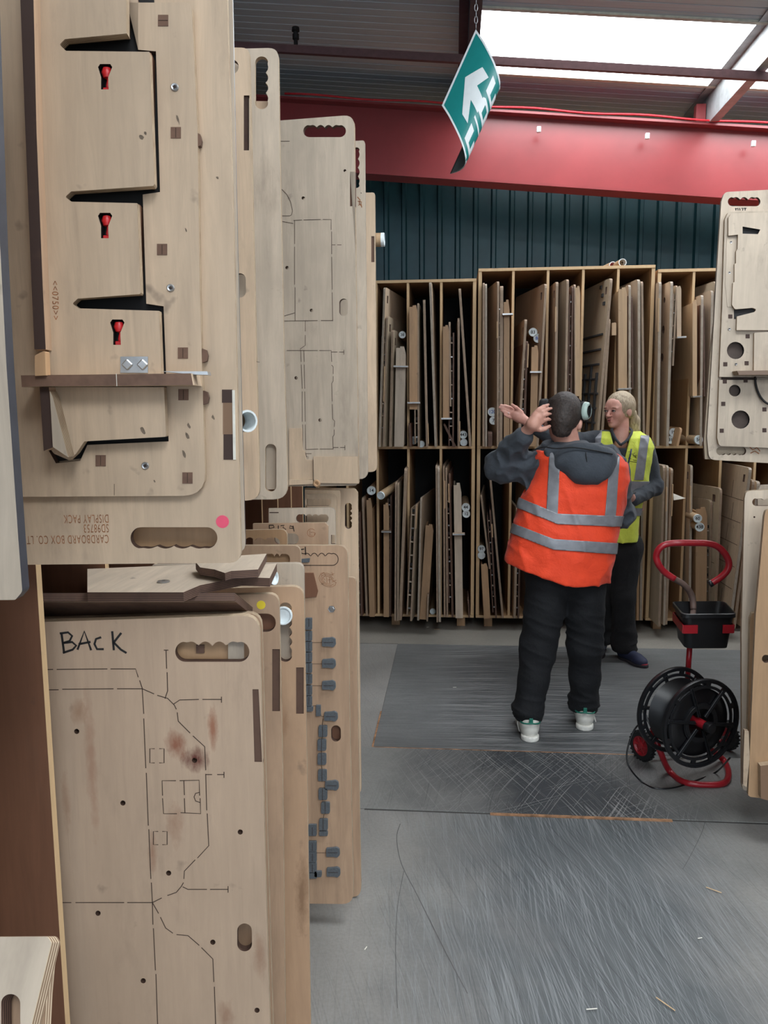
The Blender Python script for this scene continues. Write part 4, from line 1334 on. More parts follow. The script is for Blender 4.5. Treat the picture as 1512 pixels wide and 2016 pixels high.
bay(2, 'upper', 'at its left end', [
    ('B', 952.5, 556, 952, 880, 3.6, -.01, 'g', dict()),
    ('B', 957, 558, 957, 880, 3.4, -.01, 'w', dict(look='thin pale die board')),
    ('T', 969, 811, 8.6, ('120', BLU), {}),
    ('T', 971.5, 828, 8, ('7', INK), {}),
    ('B', 965, 850, 965, 880, 8, .0, 'd', dict(look='short dark block', L=.2)),
    ('B', 981, 553, 980, 880, 4, -.13, 'b', dict(tabs=[(.66, .76, 0)])),
    ('B', 988, 562, 986, 876, 6, -.02, 'b', dict(ladder=(1, .008, .05, .9, 10), look='laddered brown die board')),
    ('P', 992, 1003, 590, 870, 'tan', dict(bar=620, look='narrow tan box board')),
])
bay(2, 'upper', 'second along', [
    ('B', 1035.5, 628, 1021, 880, 4.5, -.10, 'b', dict(hole='top')),
    ('B', 1038, 671, 1031, 870, 4, -.02, 'd', dict(ladder=(1, .010, .03, .97, 10), tabs=[(.75, .97, -1)], look='dark laddered die board')),
    ('P', 1043, 1056, 680, 870, 'tan', dict(bar=733, lean=4, look='tan box board under the tubes')),
    ('T', 1049.5, 654, 8, ('83', INK), {}),
    ('T', 1059, 666, 8.4, ('84', BLU), {}),
    ('B', 1075, 558, 1058, 880, 4.5, -.14, 'b', dict(hole='top')),
])
bay(2, 'upper', 'in the middle, behind the man', [
    ('B', 1097, 554, 1092, 880, 4.5, -.12, 'b', dict(hole='top', tabs=[(.7, .85, 1)])),
    ('B', 1118, 549, 1112, 880, 4.5, -.17, 'g', dict()),
    ('B', 1128, 563, 1123, 860, 3.5, -.01, 'd', dict(ladder=(1, .006, .05, .95, 10), look='dark laddered die board')),
    ('B', 1132, 559, 1134, 860, 3.5, -.05, 'b', dict()),
    ('P', 1133, 1142, 563, 780, 'tan_l', dict(raise_=True, look='pale tan box board', notch=True)),
])
bay(2, 'upper', 'fourth along', [
    ('B', 1204, 547, 1175, 880, 5, -.32, 'g', dict(hole='top', look='wide board with dark foam')),
    ('B', 1200, 627, 1184, 880, 4.5, -.02, 'b', dict()),
    ('P', 1205, 1213, 635, 660, 'tan_l', dict(raise_=True, look='small pale block', dep=.1)),
])
bay(2, 'upper', 'at its right end', [
    ('P', 1218, 1234, 566, 766, 'tan_l', dict(raise_=True, look='pale tan box board', bar=766)),
    ('B', 1240, 560, 1240, 880, 4.5, -.10, 'w', dict(hole='slot')),
    ('B', 1244, 582, 1246, 766, 3, -.03, 'd', dict(raise_=True, ladder=(1, .012, .0, 1, 6), look='dark laddered die board')),
    ('B', 1258, 549, 1259, 880, 5, -.13, 'w', dict()),
    ('B', 1264, 553, 1268, 880, 4, -.02, 'g', dict()),
])
bay(3, 'upper', 'at its left end', [
    ('B', 1300, 554, 1295, 880, 5, -.06, 'w', dict(tabs=[(.7, .9, 0)])),
    ('B', 1323, 553, 1314, 880, 5, -.14, 'w', dict(holes=[(.12, .9, .02), (.13, .72, .03), (.14, .55, .03)])),
    ('T', 1320.5, 866, 7.6, ('31', INK), {}),
    ('T', 1326, 851, 7.8, ('19', INK), {}),
    ('B', 1333, 561, 1325, 720, 3, -.02, 'g', dict(raise_=True, ladder=(1, .006, .1, .9, 5), look='short laddered die board')),
    ('P', 1333, 1341, 563, 664, 'birch', dict(raise_=True, bar=665, look='pale box board')),
    ('B', 1342, 842, 1334, 880, 4, -.05, 't', dict(look='small tan offcut leaning', L=.3)),
])
bay(3, 'upper', 'second along', [
    ('P', 1364, 1372, 590, 780, 'tan_l', dict(raise_=True, bar=781, look='pale tan box board')),
    ('B', 1383, 580, 1381, 850, 4.5, -.09, 'w', dict()),
    ('B', 1386, 600, 1387, 780, 3, -.03, 'd', dict(raise_=True, ladder=(1, .012, .0, 1, 6), look='dark laddered die board')),
    ('B', 1403, 571, 1396, 880, 5, -.08, 'w', dict(tabs=[(.06, .18, 0)])),
    ('B', 1410, 553, 1405, 880, 5, -.30, 'g', dict(look='wide die board edged with foam')),
])
p = PY(1376, 866, 5.60)
cardtube('postal tube lying crosswise at the foot of the right rack upper pigeonhole', p, p + Vector((-.12, .45, 0)), 8.5 / FPX * 5.6, ink=('54', INK), name='postal_tube')
# ---------------- lower tier
bay(1, 'lower', 'nearest the big boards', [
    ('B', 708, 1008, 712, 1212, 4, .02, 'd', dict(ladder=(1, .016, .05, .95, 8), look='dark laddered die board')),
    ('B', 714, 980, 722, 1211, 4, .02, 'b', dict()),
    ('T', 731, 966, 8.8, ('14', INK), {}),
    ('P', 727, 738, 981, 1190, 'tan', dict(lean=-6, look='red-dotted tan box board')),
])
bay(1, 'lower', 'second along', [
    ('P', 755, 766, 990, 1205, 'tan', dict(bar=1045, look='tan box board')),
    ('B', 770, 975, 768, 1208, 3.5, .02, 'd', dict(ladder=(1, .012, .0, .97, 10), look='dark laddered die board')),
    ('B', 779.5, 949, 778, 1222, 3.4, .03, 'g', dict(Y=5.5)),
    ('B', 783.5, 951, 783, 1222, 3.4, .03, 'g', dict(Y=5.5, look='thin grey-brown die board')),
    ('B', 799, 923, 788, 1220, 5.5, .01, 'b', dict(Y=5.52)),
])
p = PY(749, 976, 5.5)
cardtube('postal tube resting aslant on boards in the left rack lower tier', p, p + Vector((.14, .42, .07)), 8 / FPX * 5.5, ink=None, name='postal_tube')
bay(1, 'lower', 'third along', [
    ('B', 819, 994, 809, 1232, 3.6, .06, 'g', dict(Y=5.5, tabs=[(.8, 1.0, -1)], ladder=(1, .02, .05, .97, 8), look='laddered die board leaning right')),
    ('B', 829, 980, 823, 1227, 3.4, .08, 'w', dict(Y=5.52)),
    ('P', 826, 842, 1032, 1215, 'tan', dict(lean=12, look='tan box board leaning right', Y=5.55)),
    ('B', 843, 1170, 841, 1230, 3, .0, 'g', dict(Y=5.5, L=.3, look='short grey batten')),
    ('T', 852, 1204, 6, None, {}),
    ('B', 859, 918, 861, 1231, 3.2, .0, 'g', dict(Y=5.48)),
    ('B', 863.5, 920, 866, 1228, 4.5, .02, 'w', dict(Y=5.49, look='pale foam-edged die board')),
])
bay(1, 'lower', 'at its right end', [
    ('B', 873.5, 916, 875.5, 1212, 3.4, .03, 'g', dict(tabs=[(.72, .9, -1)])),
    ('B', 878.5, 920, 880.5, 1212, 3.2, .05, 'b', dict()),
    ('B', 885, 932, 891, 1212, 4, .02, 'd', dict(ladder=(1, .012, .1, .85, 9), tabs=[(.8, .93, 0)], look='dark laddered die board')),
    ('P', 897, 912, 951, 1187, 'birch_grey', dict(lean=-4, bar=1050, look='pale box board')),
    ('T', 918, 1012, 7.6, ('12', INK), {}),
    ('T', 917, 999, 8.2, ('44', INK), {}),
    ('B', 922, 1180, 924, 1205, 3, .0, 'd', dict(L=.3, look='short dark batten')),
])
bay(2, 'lower', 'at its left end', [
    ('T', 948, 1093.5, 7.6, None, {}),
    ('T', 948, 1081, 7.6, ('97', INK), {}),
    ('B', 947, 975, 964, 1120, 3.4, .05, 'g', dict(raise_=True, look='thin leaning grey board')),
    ('P', 953, 966, 1110, 1190, 'tan', dict(lean=-6, look='short tan box board')),
    ('B', 965, 1004, 977, 1205, 3.4, .03, 'd', dict(ladder=(1, .01, .05, .95, 9), tabs=[(.75, .87, -1)], look='dark laddered board')),
    ('B', 965, 937, 990, 1204, 4, .02, 'b', dict(look='tall leaning brown board')),
])
bay(2, 'lower', 'second along, behind the man', [
    ('B', 1019, 1000, 1013, 1213, 4.5, -.04, 'b', dict()),
    ('B', 1024, 1040, 1021, 1200, 3.4, .0, 'd', dict(ladder=(1, .01, .05, .95, 7), look='dark laddered die board')),
    ('B', 1050, 960, 1044, 1210, 4, -.06, 'b', dict(look='brown die board')),
])
bay(2, 'lower', 'in the middle, behind the man', [
    ('B', 1098, 950, 1094, 1205, 4.5, -.06, 'w', dict(look='pale die board')),
    ('B', 1112, 950, 1109, 1210, 4.5, -.06, 'b', {}),
])
bay(2, 'lower', 'fourth along, behind the woman', [
    ('B', 1182, 950, 1180, 1210, 4.5, -.08, 'b', {}),
    ('B', 1188, 960, 1187, 1210, 4, -.05, 'w', {}),
    ('B', 1195, 955, 1195, 1205, 4, -.04, 't', {}),
])
bay(2, 'lower', 'at its right end', [
    ('B', 1250, 950, 1246, 1205, 4.5, -.12, 'b', {}),
    ('B', 1258, 955, 1256, 1205, 4.5, -.04, 't', {}),
    ('B', 1265, 960, 1262, 1208, 4, -.02, 'w', {}),
])
bay(3, 'lower', 'at its left end', [
    ('B', 1308, 917, 1298, 1226, 4.5, -.26, 'g', dict(Y=5.46, look='wide grey-brown die board')),
    ('B', 1315, 917, 1308, 1222, 4, -.03, 'w', dict(Y=5.5, tabs=[(.72, .87, 0)])),
    ('B', 1323, 922, 1312, 1215, 4.5, -.02, 'b', dict(Y=5.52, tabs=[(.7, .9, -1)])),
])
bay(3, 'lower', 'second along', [
    ('B', 1362, 916, 1358, 1205, 4.5, -.13, 'w', dict(hole='top', tabs=[(.72, .87, 0)])),
    ('P', 1371, 1392, 999, 1190, 'tan', dict(look='wide tan box board')),
    ('T', 1374, 1021, 8, ('60', INK), dict(Y=5.5) if False else dict(Yf=5.5)),
    ('T', 1378, 1038, 8.6, ('438', INK), dict(Yf=5.5)),
    ('B', 1401, 985, 1399, 1190, 5, -.08, 'g', dict(ladder=(1, .014, .2, .8, 6), look='grey laddered die board')),
    ('B', 1420, 961, 1409, 1200, 5, -.3, 'g', dict(hole='top', Y=5.56, look='wide notched die board')),
])
bay(3, 'lower', 'third along', [
    ('B', 1478, 921, 1438, 1206, 5.5, -.46, 'w', dict(hole='top', Y=5.42, look='largest pale ruled board, leaning right')),
    ('B', 1484, 945, 1447, 1206, 5, -.03, 'b', dict(Y=5.44)),
    ('B', 1494, 948, 1462, 1206, 6, -.03, 'w', dict(Y=5.5)),
])
# foam pieces and cut lines on the wide leaning board of the fourth bay
for o in [o for o in COL.objects if o.get('label', '').startswith('wide board with dark foam')]:
    rr = random.Random(4)
    M['dkfoam'] = flat('dark_foam_rubber', (58, 58, 60), .9)
    for k in range(7):
        z = .15 + .1 * k
        f = bbox('foam_block', (.04 + rr.random() * .04, .5 + rr.random() * .15, .008, .020, z, z + .014), M['dkfoam'], None, .002); f.parent = o
    for k in range(4):
        x = .08 + .14 * k
        f = bbox('foam_block', (x, x + .03, .008, .022, .1, .5 + .05 * (k % 2)), M['dkfoam'], None, .002); f.parent = o
    for k in range(3):
        f = bbox('foam_block', (.06 + .05 * k, .09 + .05 * k, .008, .02, .95 + .06 * k, .975 + .06 * k), M['dkfoam'], None, .002); f.parent = o
for pre, n in (('largest pale ruled board', 6), ('wide notched die board', 4)):
    for o in [o for o in COL.objects if o.get('label', '').startswith(pre)]:
        ymin = max(v.co.y for v in o.data.vertices)
        for k in range(n):
            z = .12 + .15 * k
            f = boxes('cut_lines', [(.03, .6, ymin - .001, ymin + .001, z, z + .003), (.2 + .05 * (k % 2), .2 + .05 * (k % 2) + .003, ymin - .001, ymin + .001, z, z + .12)], M['kerf']); f.parent = o; f['kind'] = 'stuff'
# red dot on the tan board
p = PY(731, 995, 5.594)
o = lathe('red_sticker', [(0, -.001), (.010, -.001), (.010, 0)], M['redst'], None, 16, 'Y')
tgt = [o2 for o2 in COL.objects if 'red-dotted' in o2.get('label', '')][0]
o.location = p; set_parent(o, tgt)
# rolls on top of the middle rack
zt2 = 2.535 + .027
for i, (x0, x1, yy) in enumerate([(1174, 1207, 5.86), (1198, 1226, 5.75)]):
    a = PY(x1, 512, yy); b_ = PY(x0, 516, yy + .3)
    q = Vector((b_.x - a.x, .35, 0))
    e = cardtube(['paper roll with a red end lying on top of the middle rack', 'rolled orange-brown card lying nearest on top of the middle rack'][i], Vector((a.x, yy, zt2 + .001)), Vector((a.x, yy, zt2 + .001)) + q, .027, capend=False, name='paper_roll', group=None)
    sp_ = []
    for k in range(30):
        an = k * .5; r_ = .025 - .0007 * k
        sp_.append((r_ * math.cos(an), .001, r_ * math.sin(an)))
    s_ = tube('spiral_edge', sp_, .0012, M['tan'] if i else M['redst'], None, 5); s_.parent = e
# paper wrap scrap
p = PY(1331, 980, 5.55)
o = mesh('paper_tag', [(-.02, 0, .03), (.055, -.03, .0), (-.02, -.02, -.015), (-.02, .012, .03), (.053, -.02, .001), (-.02, -.01, -.015)], [(0, 1, 2), (3, 5, 4), (0, 3, 4, 1), (1, 4, 5, 2), (2, 5, 3, 0)], M['paper'])
o.matrix_world = Matrix.Translation(p); tag(o, 'torn white paper flap sticking out of the right rack lower tier', 'paper')

# ================================================================ BOARDS ON THE RIGHT OF THE AISLE
side_r = empty('aisle_rack', Vector((1.55, 2.4, 0)), 'timber aisle rack beyond the right edge carrying the right-hand boards', 'rack')
for k in range(6):
    y = k * .3
    bbox('divider', (0, .9, y, y + .018, .08, 2.2), M['brown'], side_r, .001)
bbox('middle_shelf', (-.0, .9, 0, 1.52, 1.34, 1.36), M['pine_side'], side_r, .001)
bbox('bottom_shelf', (-.0, .9, 0, 1.52, .06, .08), M['pine_side'], side_r, .001)
for y in (0, 1.44): bbox('foot', (.05, .12, y, y + .07, 0, .06), M['tan'], side_r, .001)
XR = 1740
frR = Frame(1400, 900, 3.22, yaw=-4)
fr = frR
b = board('cutting_die_board', fr, [(1420, 398, 12), (1426, 378, 12), (XR, 362), (XR, 925), (1396, 905, 14), (1392, 860), (1402, 700), (1411, 540)],
          [handle(1433, 388, 1497, 406, 'top', 3, .3), handle(1410, 880, 1469, 896, 'bottom', 4, .18)], .018, [M['birch_grey'], M['edge_grey'], M['burnt']],
          'large built-up die board with round holes, hanging out at the upper right')
kid('rear_sheet', fr, b, [(1410, 600), (1425, 600), (XR, 600), (XR, 912), (1388, 904), (1386, 870), (1398, 700)], [], .018, .02, [M['grey_w'], M['dkedge'], M['burnt']])
kid('handle_backing', fr, b, rect(1402, 876, 1478, 900), [], .022, .004, [M['foam']] * 3)
kid('front_plate', fr, b, [(1427, 432, 8), (1434, 417, 6), (XR, 408), (XR, 890), (1416, 878, 8), (1412, 862), (1416, 748), (XR, 748), (XR, 742), (1416, 742), (1422, 600)],
    [circ(1448, 690, 17, 20), circ(1446.5, 769, 11.5, 18), circ(1458, 826, 18, 20)], -.02, .02, [M['birch_grey'], M['edge'], M['black']])
kid('recess_dark_plate', fr, b, rect(1420, 660, 1490, 850), [], -.0012, .001, [flat('dark_brown_recess', (74, 62, 56), .8)] * 3)  # dark brown plate makes the inside of the round holes darker
DZ = -.034
kid('raised_plate', fr, b, [(1434, 428, 6), (1440, 420, 6), (XR, 414), (XR, 650), (1450, 650), (1451, 623), (1486, 614, 3), (1489, 609, 3), (1482, 606, 3), (1447, 609, 4), (1441, 600), (1443, 557), (1446, 555), (1446, 520), (1449, 518), (1449, 495), (1452, 490), (1453, 462), (1434, 464)],
    [[(1462, 446), (1497, 452), (1492, 461), (1462, 460)]], DZ, .014, [M['birch_grey'], M['edge'], M['black']])
kid('slot_dark_plate', fr, b, [(1445, 604), (1495, 604), (1495, 628), (1445, 628)], [], -.021, .001, [M['black']] * 3)  # black plates set behind the slots so they read dark
kid('slot_dark_plate', fr, b, [(1460, 444), (1500, 450), (1495, 464), (1460, 463)], [], -.0212, .001, [M['black']] * 3)
kid('lower_raised_plate', fr, b, [(1485, 655, 3), (XR, 640), (XR, 730), (1484, 730)], [], DZ, .014, [M['birch_grey'], M['edge'], M['black']])
kid('hinge_strip', fr, b, [(1431, 468), (1448, 467), (1447, 500), (1444, 556), (1441, 604), (1432, 604), (1428, 560)], [], -.022, .002, [M['birch_grey']] * 3)
kid('cross_batten', fr, b, [(1451, 730), (XR, 726), (XR, 737), (1455, 738)], [], -.09, .07, [M['dkedge'], M['edge']])
tube_pts = []
for k in range(13):
    a = math.pi * .5 * k / 12
    tube_pts.append((1482 + 34 * (1 - math.cos(a)), 742 + 55 * math.sin(a)))
o = tube('curved_rule', [(fr.uv(x, y)[0], -.03, fr.uv(x, y)[1]) for x, y in tube_pts], .004, M['black'], None, 6); o.parent = b
for (x, y) in [(1438, 623), (1472, 662), (1428, 717), (1470, 715), (1427, 745 + 6), (1468, 749), (1424, 795), (1505, 806), (1421, 848), (1505, 847), (1560, 700), (1570, 850)]:
    kid('ply_plug', fr, b, rect(x - 4, y - 4, x + 4, y + 4), [], -.0212, .003, [M['plug']] * 3)
for (x, y) in [(1449, 717), (1436, 537), (1436, 648), (1439, 477)]:
    screw(fr, b, x, y, .005, -.0205)
kribbon('marker_writing', fr, b, [[(1448, 410), (1449, 414)], [(1449, 411), (1453, 410), (1453, 414)], [(1456, 410), (1457, 414)], [(1460, 410), (1463, 410), (1462, 414)], [(1465, 410), (1469, 410)], [(1467, 410), (1467, 414)]], .0035, M['ink'], -.0006)
kribbon('marker_writing', fr, b, [[(1444, 869), (1444, 876)], [(1448, 868), (1448, 876), (1446, 872)], [(1452, 869), (1452, 876), (1450, 868)], [(1456, 877), (1461, 876), (1460, 868), (1456, 869)], [(1456, 872), (1461, 872)]], .004, M['ink'], -.0006)
kribbon('burnt_emblem', fr, b, [[(1476, 880), (1482, 886), (1490, 881), (1496, 888)], [(1478, 892), (1486, 888), (1494, 893)]], .004, M['burn'], -.0006)
fr = Frame(1470, 1300, 2.98, yaw=-3)
b = board('cutting_die_board', fr, [(1466, 982), (1469, 968, 7), (1480, 966), (XR, 952), (XR, 1580), (1463, 1556, 6), (1461, 1545), (1460, 1250)], [handle(1481, 981, 1560, 996, 'top', 4, .3), circ(1485, 1018, 1.8)], .018, [M['birch_grey'], M['edge'], M['burnt']],
          'tall pale board with a scalloped hand hole at the right edge, behind the brown board')
kid('edge_strip', fr, b, [(1477, 1218, 4), (1481, 1207, 4), (1491, 1206), (1489, 1390), (1483, 1392), (1476, 1540), (1470, 1540)], [], -.02, .02, WT)
fr = Frame(1480, 1300, 2.84, yaw=-3)
b = board('cutting_die_board', fr, [(1505, 1016), (1508, 1004, 7), (1520, 1002), (XR, 990), (XR, 1600), (1478, 1569), (1473, 1566, 4), (1480, 1395), (1488, 1210)], [circ(1508, 1297, 8, 14)], .018, WT,
          'brown board with a round hole, standing nearest at the right edge')
kid('ply_block', fr, b, [(1497, 1508), (1560, 1500), (1560, 1590), (1498, 1572)], [], -.03, .03, [M['edge']] * 3)
kid('side_batten', fr, b, [(1466, 1438), (1474, 1440), (1476, 1492), (1470, 1550), (1463, 1545), (1464, 1490)], [], .0, .02, [M['dkedge']] * 3)
fr = Frame(1490, 1200, 3.25, yaw=-3)
board('cutting_die_board', fr, [(1492, 966), (1498, 955, 6), (XR, 945), (XR, 1200), (1490, 1200)], [], .015, WG, 'board standing behind the tall pale board at the right edge')

# ================================================================ HANGING SIGN
def sign():
    W_ = flat('sign_green', (24, 124, 122), .35, var=.02)
    top = PY(937, 58, 3.3)
    e = empty('hanging_sign', top, 'green and white sign with an arrow and FIRE lettering, twisted and hung by one corner', 'sign')
    n = 30
    # the sheet is bent round an axis parallel to its upper left edge
    A_ = PY(870, 208, 3.29) - PY(937, 58, 3.30)
    CV = [(937, 58, 3.30), (951, 78, 3.275), (963, 100, 3.255), (975, 125, 3.245), (983, 150, 3.245), (986, 172, 3.262), (980, 183, 3.29), (968, 192, 3.325), (952, 198, 3.36)]
    CP = [PY(*q) for q in CV]
    cl = [0]
    for i in range(1, len(CP)): cl.append(cl[-1] + (CP[i] - CP[i - 1]).length)
    cl = [c / cl[-1] for c in cl]
    cc = [np.interp(np.linspace(0, 1, 81), cl, [p[k] for p in CP]) for k in range(3)]
    for _ in range(12):
        for k in range(3): cc[k][1:-1] = (cc[k][:-2] + 2 * cc[k][1:-1] + cc[k][2:]) / 4
    def surf(s, t_):
        t_ = min(max(t_, 0), 1)
        u = np.linspace(0, 1, 81)
        return Vector([float(np.interp(t_, u, cc[k])) for k in range(3)]) + A_ * s - top
    V = []; F = []; FM = []
    for i in range(n + 1):
        for j in range(n + 1):
            V.append(surf(i / n, j / n))
    bw = .035
    for i in range(n):
        for j in range(n):
            a = i * (n + 1) + j
            F.append((a, a + n + 1, a + n + 2, a + 1))
            FM.append(0)
    off = len(V)
    nr = []
    for i in range(n + 1):
        for j in range(n + 1):
            s, t_ = i / n, j / n
            ds = surf(min(1, s + .01), t_) - surf(max(0, s - .01), t_)
            dt = surf(s, min(1, t_ + .01)) - surf(s, max(0, t_ - .01))
            nn = ds.cross(dt).normalized()
            nr.append(nn)
    # which way is the front? toward the camera at the centre
    c = nr[(n // 2) * (n + 1) + 10]
    sg = 1 if c.dot(-Fv) > 0 else -1
    th = .0022
    V += [v - nr[k] * sg * th for k, v in enumerate(V)]
    m = n + 1
    FB = [(f[0] + off, f[3] + off, f[2] + off, f[1] + off) for f in F]
    F2 = []
    for k in range(n):
        F2 += [(k, k + 1, k + 1 + off, k + off), (n * m + k, n * m + k + 1, n * m + k + 1 + off, n * m + k + off),
               (k * m, (k + 1) * m, (k + 1) * m + off, k * m + off), (k * m + n, (k + 1) * m + n, (k + 1) * m + n + off, k * m + n + off)]
    back = flat('sign_back', (78, 84, 84), .6)
    white = flat('sign_white', (214, 220, 222), .4, var=.02)
    o = mesh('sign_face', V, F + FB + F2, [W_, back, white], [0] * len(F) + [1] * len(FB) + [2] * len(F2), e, True)
    def draw(name, polys, mat):
        VV, FF = [], []
        for poly in polys:
            # fine grid fill: triangulate then subdivide by mapping points onto the surface
            tri = tessellate_polygon([[Vector((a, b, 0)) for a, b in poly]])
            for tr in tri:
                P3 = [Vector(poly[q]) for q in tr]
                k = 14
                idx = {}
                for a in range(k + 1):
                    for b in range(k + 1 - a):
                        q = P3[0] * (1 - (a + b) / k) + P3[1] * (a / k) + P3[2] * (b / k)
                        s, t_ = q
                        ds = surf(min(1, s + .01), t_) - surf(max(0, s - .01), t_)
                        dt = surf(s, min(1, t_ + .01)) - surf(s, max(0, t_ - .01))
                        nn = ds.cross(dt).normalized() * sg
                        idx[(a, b)] = len(VV)
                        VV.append(surf(s, t_) + nn * .0014)
                for a in range(k):
                    for b in range(k - a):
                        FF.append((idx[(a, b)], idx[(a + 1, b)], idx[(a, b + 1)]))
                        if a + b < k - 1: FF.append((idx[(a + 1, b)], idx[(a + 1, b + 1)], idx[(a, b + 1)]))
        mesh(name, VV, FF, mat, None, e, True)
    b = .028
    draw('white_border', [[(0, 0), (1, 0), (1, b), (0, b)], [(0, 1 - b), (1, 1 - b), (1, 1), (0, 1)], [(0, b), (b, b), (b, 1 - b), (0, 1 - b)], [(1 - b, b), (1, b), (1, 1 - b), (1 - b, 1 - b)]], white)
    # arrow: solve surface parameters from picture points
    def inv(px, py):
        best = None
        for i in range(61):
            for j in range(61):
                s, t_ = i / 60, j / 60 * .74
                q = surf(s, t_) + top - EYE
                z = q.dot(Fv)
                x = 756 + FPX * q.dot(Rv) / z; y = 1008 - FPX * q.dot(Uv) / z
                d = (x - px) ** 2 + (y - py) ** 2
                if best is None or d < best[0]: best = (d, s, t_)
        return best[1], best[2]
    arr = [(951, 133), (962, 154), (940, 168), (951, 197), (939, 222), (926, 196), (920, 243), (910, 224), (916, 152)]
    draw('white_arrow', [[inv(*q) for q in arr]], white)
    return e, top, surf, draw, inv, white
sg_e, sg_top, sg_surf, sg_draw, sg_inv, sg_white = sign()
# letters F I R along the lower right edge (baseline toward that edge)
def letters():
    # letter cells in (s: along the reading direction reversed, t: height) parameter space
    G = {'F': [[(0, 0), (.22, 0), (.22, 1), (0, 1)], [(.22, .78), (1, .78), (1, 1), (.22, 1)], [(.22, .4), (.8, .4), (.8, .6), (.22, .6)]],
         'I': [[(.35, 0), (.65, 0), (.65, 1), (.35, 1)]],
         'R': [[(0, 0), (.22, 0), (.22, 1), (0, 1)], [(.22, .8), (.8, .8), (.95, .9), (.8, 1), (.22, 1)][::1], [(.22, .42), (.8, .42), (.8, .6), (.22, .6)], [(.75, .5), (.97, .55), (.97, .9), (.75, .9)], [(.45, .42), (.72, .42), (1, 0), (.74, 0)]],
         'E': [[(0, 0), (.22, 0), (.22, 1), (0, 1)], [(.22, .78), (1, .78), (1, 1), (.22, 1)], [(.22, .4), (.8, .4), (.8, .6), (.22, .6)], [(.22, 0), (1, 0), (1, .22), (.22, .22)]]}
    P = []
    s0 = .92; w_ = .20; gap = .04
    for ch in 'FIRE':
        ww = w_ * (.5 if ch == 'I' else 1)
        for poly in G[ch]:
            P.append([(s0 - a * ww, .86 - b * .36) for a, b in poly])
        s0 -= ww + gap
    sg_draw('white_lettering', P, sg_white)
letters()
# chain up to the purlin
cz = zr(sg_top.x) - .19 - sg_top.z
nl = max(3, int(cz / .022))
for k in range(min(nl, 26)):
    z = .012 + k * .022
    ring = [(0.006 * math.cos(a), 0, .014 * math.sin(a)) if k % 2 else (0, .006 * math.cos(a), .014 * math.sin(a)) for a in np.linspace(0, 2 * math.pi, 10)[:-1]]
    o = tube('chain_link', ring, .0014, M['steel'], sg_e, 5, closed=True)
    o.location = (0, 0, z)

# ================================================================ STRAPPING TROLLEY
RED = flat('glossy_red_enamel', (158, 32, 42), .28, var=.04)
BLK = flat('black_plastic', (24, 25, 28), .38, var=.05)
BLK2 = flat('black_strap', (14, 14, 17), .3, var=.1, scale=5)
RUB = flat('rubber_tyre', (26, 26, 27), .8)
WORN = flat('worn_grey_tube', (112, 92, 84), .5, var=.2, scale=10)
Yt = 3.35
def tp(x, y, Y): return PY(x, y, Y)
base = PZ(1360, 1545, 0.0)
T = empty('strapping_trolley', Vector((base.x, base.y, 0)), 'red tubular strapping trolley with a black tray and two small wheels, right of the man', 'trolley')
To = Vector((base.x, base.y, 0))
def L(p): return Vector(p) - To
# reel axis
C1 = PY(1380, 1424, 3.22)      # centre of the front flange
ax = Vector((-.40, .90, .0)).normalized()   # from front flange to the back one
wdt = .16
Rf = .183
Rrot = Vector((0, 1, 0)).rotation_difference(ax).to_matrix().to_4x4()
reel = empty('strap_reel', Matrix.Translation(C1) @ Rrot, 'black six-spoked reel of black plastic strapping mounted on the red trolley', 'reel')
def ring_flange(name, r0, r1, y0, y1, mat, parent, n=48):
    return lathe(name, [(r0, y0), (r1, y0), (r1 + .002, (y0 + y1) / 2), (r1, y1), (r0, y1), (r0, y0)], mat, parent, n, 'Y')
for nm, y in (('front_flange', 0), ('back_flange', wdt)):
    o = ring_flange(nm, Rf - .013, Rf, y - .004, y + .006, BLK, reel)
    ring_flange('inner_hoop', Rf - .036, Rf - .026, y - .003, y + .005, BLK, o)
    for k in range(12):
        s = bbox('rim_web', (Rf - .028, Rf - .011, -.003 + y, .005 + y, -.010, .010), BLK, None, 0)
        s.parent = o; s.matrix_basis = Matrix.Rotation(k * math.pi / 6 + .18, 4, 'Y')
    ring_flange('flange_lip', Rf - .003, Rf + .003, y - .009, y + .009, BLK, o)
    ring_flange('hub_ring', .062, .078, y - .003, y + .006, BLK, o)
    for k in range(6):
        a = k * math.pi / 3 + .18
        s = bbox('spoke', (.03, Rf - .02, -.004 + y, .006 + y, -.007, .007), BLK, None, .001)
        s.parent = o; s.matrix_basis = Matrix.Rotation(a, 4, 'Y')
        s2 = bbox('spoke_rib', (.03, Rf - .02, -.009 + y, -.002 + y, -.0015, .0015), BLK, None, 0)
        s2.parent = o; s2.matrix_basis = Matrix.Rotation(a, 4, 'Y')
    # slotted rim: outer and inner hoops joined by short webs
    for k in range(6):
        a = k * math.pi / 3 + .5
prof = [(.085, .008)]
yy = .010
while yy < wdt - .012:
    prof += [(.141, yy), (.1435, yy + .002), (.141, yy + .004)]; yy += .0045
prof += [(.085, wdt - .006)]
lathe('strap_coil', prof, BLK2, reel, 48, 'Y')
lathe('drum', [(.066, 0), (.084, 0), (.084, wdt), (.066, wdt)], BLK, reel, 32, 'Y')
lathe('axle', [(0, -.055), (.017, -.055), (.018, -.05), (.018, wdt + .03), (0, wdt + .03)], RED, T, 20, 'Y').matrix_basis = Matrix.Translation(L(C1)) @ Rrot
lathe('axle_cap', [(0, -.064), (.019, -.064), (.022, -.058), (.022, -.035), (.019, -.034)], BLK, T, 20, 'Y').matrix_basis = Matrix.Translation(L(C1)) @ Rrot
